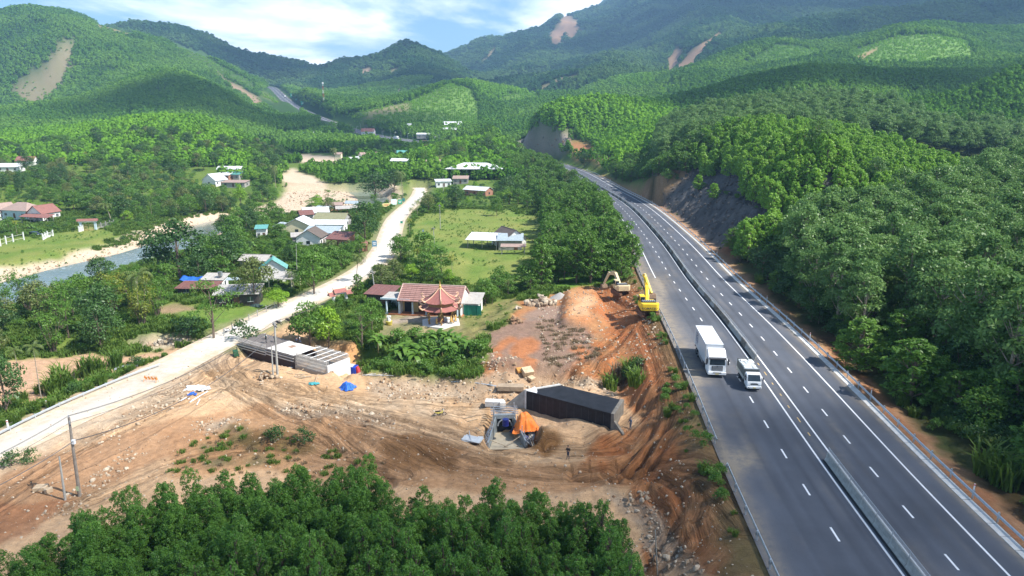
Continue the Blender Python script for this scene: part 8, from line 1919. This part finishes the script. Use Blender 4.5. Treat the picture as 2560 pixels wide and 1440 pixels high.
def veg(x,y,z,px,py):return~grid_at(BG,x,y)&(grid_at(HD,x,y)>12.5)
cover('undergrowth',['bush0','bush1','bush2','bushdark0','tuft0'],6500,(-330,200,95,430),lambda x,y,z,px,py:veg(x,y,z,px,py)&(grid_at(HS,x,y)<=0)&(fbm(x/25,y/25,3,9)+RNG.random(len(x))*.12>.52)&~in_poly(px,py,[(1100,545),(1260,525),(1410,560),(1440,640),(1300,640),(1240,600),(1120,590)])&~in_poly(px,py,[(440,790),(560,770),(720,742),(640,810),(560,825)]),.25,.75,'low bushes and weeds growing over the valley floor','undergrowth',seed=1)
ORCH=[[(-260,470),(0,452),(300,452),(560,478),(700,492),(715,515),(600,527),(430,548),(300,556),(290,536),(230,545),(140,528),(0,520),(-260,540)],[(-200,440),(0,437),(560,440),(700,420),(720,440),(690,480),(560,470),(0,450)],[(1045,440),(1340,430),(1400,420),(1480,450),(1500,500),(1430,525),(1240,515),(1180,512),(1070,560),(1045,520)],[(880,420),(1000,405),(1015,432),(1000,470),(985,520),(955,560),(900,500)],[(500,640),(700,628),(745,650),(740,690),(500,690)],[(700,615),(900,625),(840,715),(760,700)]]
def far_of_keep(x,y,px,py):
 m=np.ones(len(x),bool)
 for K in KEEP:
  if K[9]in('utility pole','barrel'):continue
  m&=~((px>K[0]-6)&(px<K[2]+6)&(py>K[1]+(K[3]-K[1])*.4)&(py<K[3]+16))
 return m
cover('orchard_growth',['mid0','mid1','dark0','lime0','bamboo0','airy0'],1500,(-330,80,150,470),lambda x,y,z,px,py:veg(x,y,z,px,py)&(grid_at(HS,x,y)<=0)&far_of_keep(x,y,px,py)&np.any([in_poly(px,py,q)for q in ORCH],axis=0),.35,.62,'lower trees and saplings filling the orchards between the larger trees','orchard',seed=21)
cover('grass',['tuft0','tuft1'],16000,(-200,120,78,330),lambda x,y,z,px,py:veg(x,y,z,px,py)&(grid_at(HS,x,y)<=0),.7,1.8,'rough grass over the fields and verges','grass',seed=2)
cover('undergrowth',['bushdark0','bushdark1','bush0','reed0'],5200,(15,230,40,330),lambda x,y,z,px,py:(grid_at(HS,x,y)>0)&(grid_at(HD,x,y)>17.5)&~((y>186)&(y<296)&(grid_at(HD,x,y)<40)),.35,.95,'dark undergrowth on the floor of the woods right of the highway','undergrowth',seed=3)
cover('undergrowth',['bush0','bush1','reed0','tuft0','drytuft'],1800,(-5,70,32,175),lambda x,y,z,px,py:(grid_at(HS,x,y)<0)&(grid_at(HD,x,y)>11.9)&(grid_at(HD,x,y)<10.6+5.2*fbm(x/5,y/5,2,4))&~in_poly(px,py,[(1600,690),(1660,690),(1640,760),(1600,760)]),.28,.62,'weeds along the left guardrail of the highway','undergrowth',seed=4)
cover('undergrowth',['reed0','tuft0','bush1','reed1'],1100,(15,120,30,190),lambda x,y,z,px,py:(grid_at(HS,x,y)>0)&(grid_at(HD,x,y)>14.0)&(grid_at(HD,x,y)<20)&(fbm(x/8,y/8,2,6)>.5),.3,.8,'grassy tufts on the dirt bank right of the highway','undergrowth',seed=5)
inA=[(120,1040),(200,985),(300,935),(400,905),(330,925),(380,912),(400,918),(300,960),(130,1030),(0,1085),(0,1060)]
cover('reeds',['reed0','tuft0','tuft1'],520,(-90,-20,70,130),lambda x,y,z,px,py:in_poly(px,py,[(-60,1095),(-60,1040),(60,1000),(130,960),(200,930),(300,905),(380,900),(300,945),(130,1020),(0,1080)]),.3,.8,'tall grass behind the village guardrail','grass',seed=6)
for k,(px_,py_,s_)in enumerate(((150,965,1.5),(170,972,1.3),(225,940,1.5),(245,935,1.3),(288,918,1.2),(135,985,1.3),(1545,955,1.4),(1575,940,1.3),(1525,975,1.1),(1590,965,1.2))):
 p_=hit(px_,py_); plant('reed_clump','reed0' if k!=6 else 'reed1',p_[0],p_[1],p_[2],s_,label='tall green reed clump '+('behind the village guardrail' if k<6 else 'in the hollow behind the black culvert'),cat='reeds',group='reed clumps '+('behind the guardrail' if k<6 else 'behind the culvert'))
for k,(px_,py_)in enumerate(((1572,950),(1590,930),(690,1100),(760,1105),(30,1165),(75,1155),(2470,1190),(2510,1215))):
 p_=hit(px_,py_); plant('bush','bushdark%d'%(k%2)if k<6 else 'reed0',p_[0],p_[1],p_[2],(.9,.9,.7,.7,.7,.6,1.5,1.4)[k],label=('dark bush in the hollow behind the black culvert, left','dark bush in the hollow behind the black culvert, right','flattened weedy bush on the bare rise above the acacias, left','flattened weedy bush on the bare rise above the acacias, right','weedy clump on the dirt at the left edge','weedy clump right of the one at the left edge','tall grass clump at the lower right highway bank, left','tall grass clump at the lower right highway bank, right')[k],cat='bush')
ROCK={}
for k,cname in enumerate((('stone',(.38,.29,.20)),('stone_pale',(.49,.41,.31)),('stone_brown',(.30,.19,.11)))):
 bm=bmesh.new(); bmesh.ops.create_icosphere(bm,subdivisions=2,radius=.5); rr=random.Random(k)
 for v in bm.verts:n_=float(fbm(v.co.x*2.3+9+k*3,v.co.y*2.3+v.co.z*1.9+9,2,k+3)); v.co*=.35+1.3*n_; v.co.z*=.6
 me=bpy.data.meshes.new(cname[0]); bm.to_mesh(me); bm.free(); me.materials.append(mat(cname[0],cname[1],.95,scale=3,var=.25)); ROCK[cname[0]]=bpy.data.objects.new(cname[0],me)
rubpolys=[[(250,1080),(420,960),(470,925),(490,990),(340,1065),(210,1125)],[(690,1005),(850,1010),(1000,1040),(980,1070),(800,1045),(690,1035)],[(930,930),(1180,955),(1260,985),(1180,1010),(1000,1000),(910,975)],[(480,1062),(540,1035),(620,1050),(560,1090),(490,1085)],
   [(1130,940),(1300,930),(1420,940),(1560,960),(1540,990),(1420,968),(1310,975),(1270,1010),(1180,995)],[(1490,1215),(1640,1270),(1780,1440),(1600,1440),(1600,1300)],[(640,935),(700,930),(700,965),(640,960)],[(1180,860),(1300,900),(1260,940),(1170,920)],[(100,1290),(250,1170),(330,1110),(350,1130),(200,1280)]]
def bareland(x,y,z,px,py):return grid_at(BG,x,y)&(grid_at(HD,x,y)>12.5)&(y<135)&(px<1960)&(py>880)
def rubble(x,y,z,px,py):
 m=np.zeros(len(x),bool)
 for q in rubpolys:m|=in_poly(px+(fbm(x,y,2,8)-.5)*30,py+(fbm(x+9,y,2,9)-.5)*16,q)
 return m&(y<140)
RK=['stone','stone_pale','stone_brown']
cover('rubble',RK,11000,(-60,45,50,125),rubble,.14,.36,'loose pale stones and rubble strewn in heaps over the earthworks','rubble',protos=ROCK,seed=11)
cover('rubble',RK,9000,(-75,40,42,130),bareland,.06,.2,'small stones scattered over the bare earth','rubble',protos=ROCK,seed=12)
cover('rubble',RK,2500,(5,40,95,160),lambda x,y,z,px,py:in_poly(px,py,[(1200,920),(1240,840),(1330,750),(1420,720),(1600,700),(1660,860),(1600,960),(1300,945)]),.10,.30,'stones and clods on the red plateau','rubble',protos=ROCK,seed=13)
cover('river_stones',RK,5000,(-170,-20,150,520),lambda x,y,z,px,py:grid_at(BG,x,y)&(z<-1.2)&(z>RZ),.3,.8,'pale stones along the river banks','stones',protos=ROCK,seed=14)
cover('dry_brush',['drytuft'],260,(5,36,95,150),lambda x,y,z,px,py:in_poly(px,py,[(1210,900),(1240,830),(1330,800),(1420,800),(1480,830),(1500,890),(1400,930),(1300,935)]),.6,1.2,'dry cut brush covering the middle of the red plateau','brush',seed=15)
cover('weeds',['tuft1','drytuft'],260,(-45,10,60,90),lambda x,y,z,px,py:in_poly(px,py,[(400,1180),(480,1100),(600,1060),(720,1075),(810,1115),(1000,1150),(900,1200),(600,1190)]),.35,.8,'sparse weeds on the bare rise above the acacias','weeds',seed=16)
def pile(px,py,n_,rx,ry,h,s0,s1,keys,label,name='rubble_pile',cat='pile',long=False):
 p=hit(px,py); root=empty(name,p,0,label,cat)
 for i in range(n_):
  a=random.random()*6.28; q=random.random()**.6; s=random.uniform(s0,s1); z_=h*(1-q)*random.random()
  inst('log' if long else 'stone',ROCK[random.choice(keys)].data,(math.cos(a)*q*rx,math.sin(a)*q*ry,z_+s*.25),0,root,rot=(random.random()*3,random.random()*3*(not long),random.random()*3),scale=(s*(2.4 if long else 1),s,s))
pile(1352,762,46,3.4,1.8,1.5,.6,1.3,['stone_pale','stone','stone'],'heap of broken pale rocks at the top of the red plateau'); pile(1352,752,9,2.2,1.2,1.9,.5,.8,['stone_pale'],'long pale broken concrete pieces on top of the rock heap',name='concrete_debris',long=True)
pile(1286,805,40,1.7,1.2,1.4,.4,.7,['stone_brown'],'small heap of reddish brown clods on the left of the plateau'); pile(1295,772,5,.9,.5,.3,.4,.8,['stone_pale'],'few white stones left of the rock heap'); pile(1470,860,10,1.2,.8,1.2,.25,.35,['stone_pale'],'stack of crossed pale sticks on the cut brush',name='stick_pile',long=True)
pile(1630-12,1245,12,2.2,1.2,.3,.3,.6,['stone_pale','stone'],'scatter of large pale stones above the right end of the acacias'); pile(430,862,60,5.5,2.2,.9,.6,1.3,['stone_pale','stone'],'bank of pale boulders beside the village road left of the bridge')
pile(663,945,16,2.0,.8,.6,.5,.9,['stone','stone_brown'],'stones heaped at the foot of the pole pair'); pile(320,972-20,1,.1,.1,0,.3,.3,['stone'],'single stone on the village road edge')
p=hit(1400,745); mb=[]; n_=26; V,F=[],[]
for i in range(n_):
 for j in range(n_):u,v=i/(n_-1)*2-1,j/(n_-1)*2-1; r=math.hypot(u,v); V.append((u*2.6,v*1.9,max(-.2,1.3*(1-r*1.15)+.1*float(fbm(u*3+5,v*3+5,3,2)))))
for i in range(n_-1):
 for j in range(n_-1):a_=i*n_+j; F.append((a_,a_+n_,a_+n_+1,a_+1))
o=mesh_np('gravel_heap',V,F,mat('grey_gravel',(.36,.34,.32),.95,scale=14,var=.3,bump=.8),smooth=True); o.location=(p[0],p[1],p[2]); tag(o,'grey gravel heap beside the long red mound','gravel heap')
cover('undergrowth',['bush0','bush1','bush2','tuft0','tuft1','bush1'],4200,(-190,75,118,330),lambda x,y,z,px,py:(grid_at(HD,x,y)>13)&(grid_at(HS,x,y)<0)&(fbm(x/9,y/9,3,33)>.47)&(in_poly(px,py,[(1040,530),(1200,515),(1420,545),(1560,640),(1600,690),(1400,710),(1200,720),(1020,690),(1010,600)])|in_poly(px,py,[(-100,590),(60,605),(250,575),(420,575),(380,605),(200,655),(20,705),(-100,710)])|in_poly(px,py,[(1150,780),(1290,745),(1240,810),(1180,870),(1130,840)])),.10,.30,'weedy shrubs dotted over the open fields','undergrowth',seed=31)
for k,cname in enumerate((('rock_dark',(.10,.088,.078)),('rock_grey',(.17,.15,.13)))):
 me=ROCK['stone'].data.copy(); me.materials.clear(); me.materials.append(mat(cname[0],cname[1],.95,scale=2,var=.35)); ROCK[cname[0]]=bpy.data.objects.new(cname[0],me)
cover('rock_debris',['rock_dark','rock_grey','rock_dark'],1500,(35,125,188,298),lambda x,y,z,px,py:(grid_at(HS,x,y)>0)&(grid_at(HD,x,y)>15)&(grid_at(HD,x,y)<38),.3,.85,'angular dark rock fragments standing out of the black cutting','rock',protos=ROCK,seed=41)
cover('cutting_weeds',['tuft0','bush0','drytuft'],160,(35,125,188,298),lambda x,y,z,px,py:(grid_at(HS,x,y)>0)&(np.abs(grid_at(HD,x,y)-26.5)<1.6)|(grid_at(HS,x,y)>0)&(np.abs(grid_at(HD,x,y)-14.6)<.9),.3,.8,'weeds along the ledges of the rock cutting','weeds',seed=42)
cover('rock_debris',['stone_brown','rock_grey','drytuft'][:2],700,(-60,60,470,700),lambda x,y,z,px,py:in_poly(px,py,[(1225,330),(1300,325),(1430,335),(1425,375),(1350,392),(1250,360)]),.8,2.2,'broken rock on the distant brown cutting','rock',protos=ROCK,seed=43)
# ================================================================== UNSEEN SHADE CLOUDS AND HAZE
CLOUD={}
def shade_cloud_mat(thin):
 if thin in CLOUD:return CLOUD[thin]
 m=bpy.data.materials.new('shade_cloud'); m.use_nodes=True; nt=m.node_tree; N,L=nt.nodes,nt.links; N.clear()
 out=N.new('ShaderNodeOutputMaterial'); tp=N.new('ShaderNodeBsdfTransparent'); tl=N.new('ShaderNodeBsdfTranslucent'); tl.inputs['Color'].default_value=(.9,.92,.95,1)
 df=N.new('ShaderNodeBsdfDiffuse'); df.inputs['Color'].default_value=(.92,.93,.95,1); ad=N.new('ShaderNodeMixShader'); L.new(tl.outputs[0],ad.inputs[1]); L.new(df.outputs[0],ad.inputs[2])
 tc=N.new('ShaderNodeTexCoord'); sp=N.new('ShaderNodeSeparateXYZ'); L.new(tc.outputs['Object'],sp.inputs[0])
 cb=N.new('ShaderNodeCombineXYZ'); L.new(sp.outputs['X'],cb.inputs['X']); L.new(sp.outputs['Y'],cb.inputs['Y'])
 ln=N.new('ShaderNodeVectorMath'); ln.operation='LENGTH'; L.new(cb.outputs[0],ln.inputs[0])
 nz=N.new('ShaderNodeTexNoise'); nz.inputs['Scale'].default_value=2.2; nz.inputs['Detail'].default_value=5; L.new(tc.outputs['Object'],nz.inputs['Vector'])
 am=N.new('ShaderNodeMath'); am.operation='MULTIPLY_ADD'; am.inputs[1].default_value=-.9; L.new(nz.outputs['Fac'],am.inputs[0]); L.new(ln.outputs['Value'],am.inputs[2])
 mr=N.new('ShaderNodeMapRange'); mr.interpolation_type='SMOOTHSTEP'; mr.inputs['From Min'].default_value=.18; mr.inputs['From Max'].default_value=.52; mr.inputs['To Min'].default_value=1-thin; mr.inputs['To Max'].default_value=0
 L.new(am.outputs[0],mr.inputs['Value']); mx=N.new('ShaderNodeMixShader'); L.new(mr.outputs[0],mx.inputs[0]); L.new(tp.outputs[0],mx.inputs[1]); L.new(ad.outputs[0],mx.inputs[2]); L.new(mx.outputs[0],out.inputs['Surface'])
 CLOUD[thin]=m; return m
def shade_cloud(gx,gy,gz,rx,ry,thin=.5,seed=1,alt=1300):  # out-of-view cloud added along the sun line to shade a chosen ground spot
 k=(alt-gz)/TO_SUN.z
 bm=bmesh.new(); bmesh.ops.create_icosphere(bm,subdivisions=4,radius=1.0)
 for v in bm.verts:
  p=v.co.copy(); n_=float(fbm(p.x*1.7+seed*3.1+20,p.y*1.7+p.z*1.3+20,4,seed)); v.co*=.8+.5*n_
  if v.co.z<0:v.co.z*=.3
 me=bpy.data.meshes.new('shade_cloud'); bm.to_mesh(me); bm.free(); me.materials.append(shade_cloud_mat(thin)); me.polygons.foreach_set('use_smooth',np.ones(len(me.polygons),bool))
 o=bpy.data.objects.new('shade_cloud',me); COL.objects.link(o); o.location=(gx+TO_SUN.x*k,gy+TO_SUN.y*k,alt); o.scale=(rx,ry,min(rx,ry)*.35); tag(o,kind='structure'); return o
shade_cloud(42,-14,0,165,112,.42,1); shade_cloud(170,80,5,112,92,.42,2)
shade_cloud(1500,3000,300,1500,900,.32,3,1900); shade_cloud(1000,1750,120,380,260,.42,4,1900); shade_cloud(290,735,20,310,120,.3,5); shade_cloud(-330,960,60,330,120,.5,6)
shade_cloud(-120,640,10,90,90,.5,7); shade_cloud(-130,1900,120,330,260,.5,8,1900); shade_cloud(-700,2500,200,500,400,.5,9,1900); shade_cloud(420,480,20,90,60,.45,10); shade_cloud(2200,3200,400,900,700,.4,11,1900)
def haze():
 m=bpy.data.materials.new('haze'); m.use_nodes=True; nt=m.node_tree; N,L=nt.nodes,nt.links; N.clear()
 out=N.new('ShaderNodeOutputMaterial'); v=N.new('ShaderNodeVolumePrincipled'); v.inputs['Density'].default_value=HAZE_DENS; v.inputs['Color'].default_value=(.36,.62,1.0,1); v.inputs['Anisotropy'].default_value=.1
 L.new(v.outputs[0],out.inputs['Volume'])
 x0,x1,y0,y1,z0,z1=-5950,5950,-200,5400,-8,float(ZG.max())+40
 V=[(x,y,z)for x in(x0,x1)for y in(y0,y1)for z in(z0,z1)]
 F=[(0,1,3,2),(4,6,7,5),(0,4,5,1),(2,3,7,6),(0,2,6,4),(1,5,7,3)]
 o=mesh_np('haze',V,F,m); tag(o,kind='stuff')
HAZE_DENS=1.6e-4
haze()
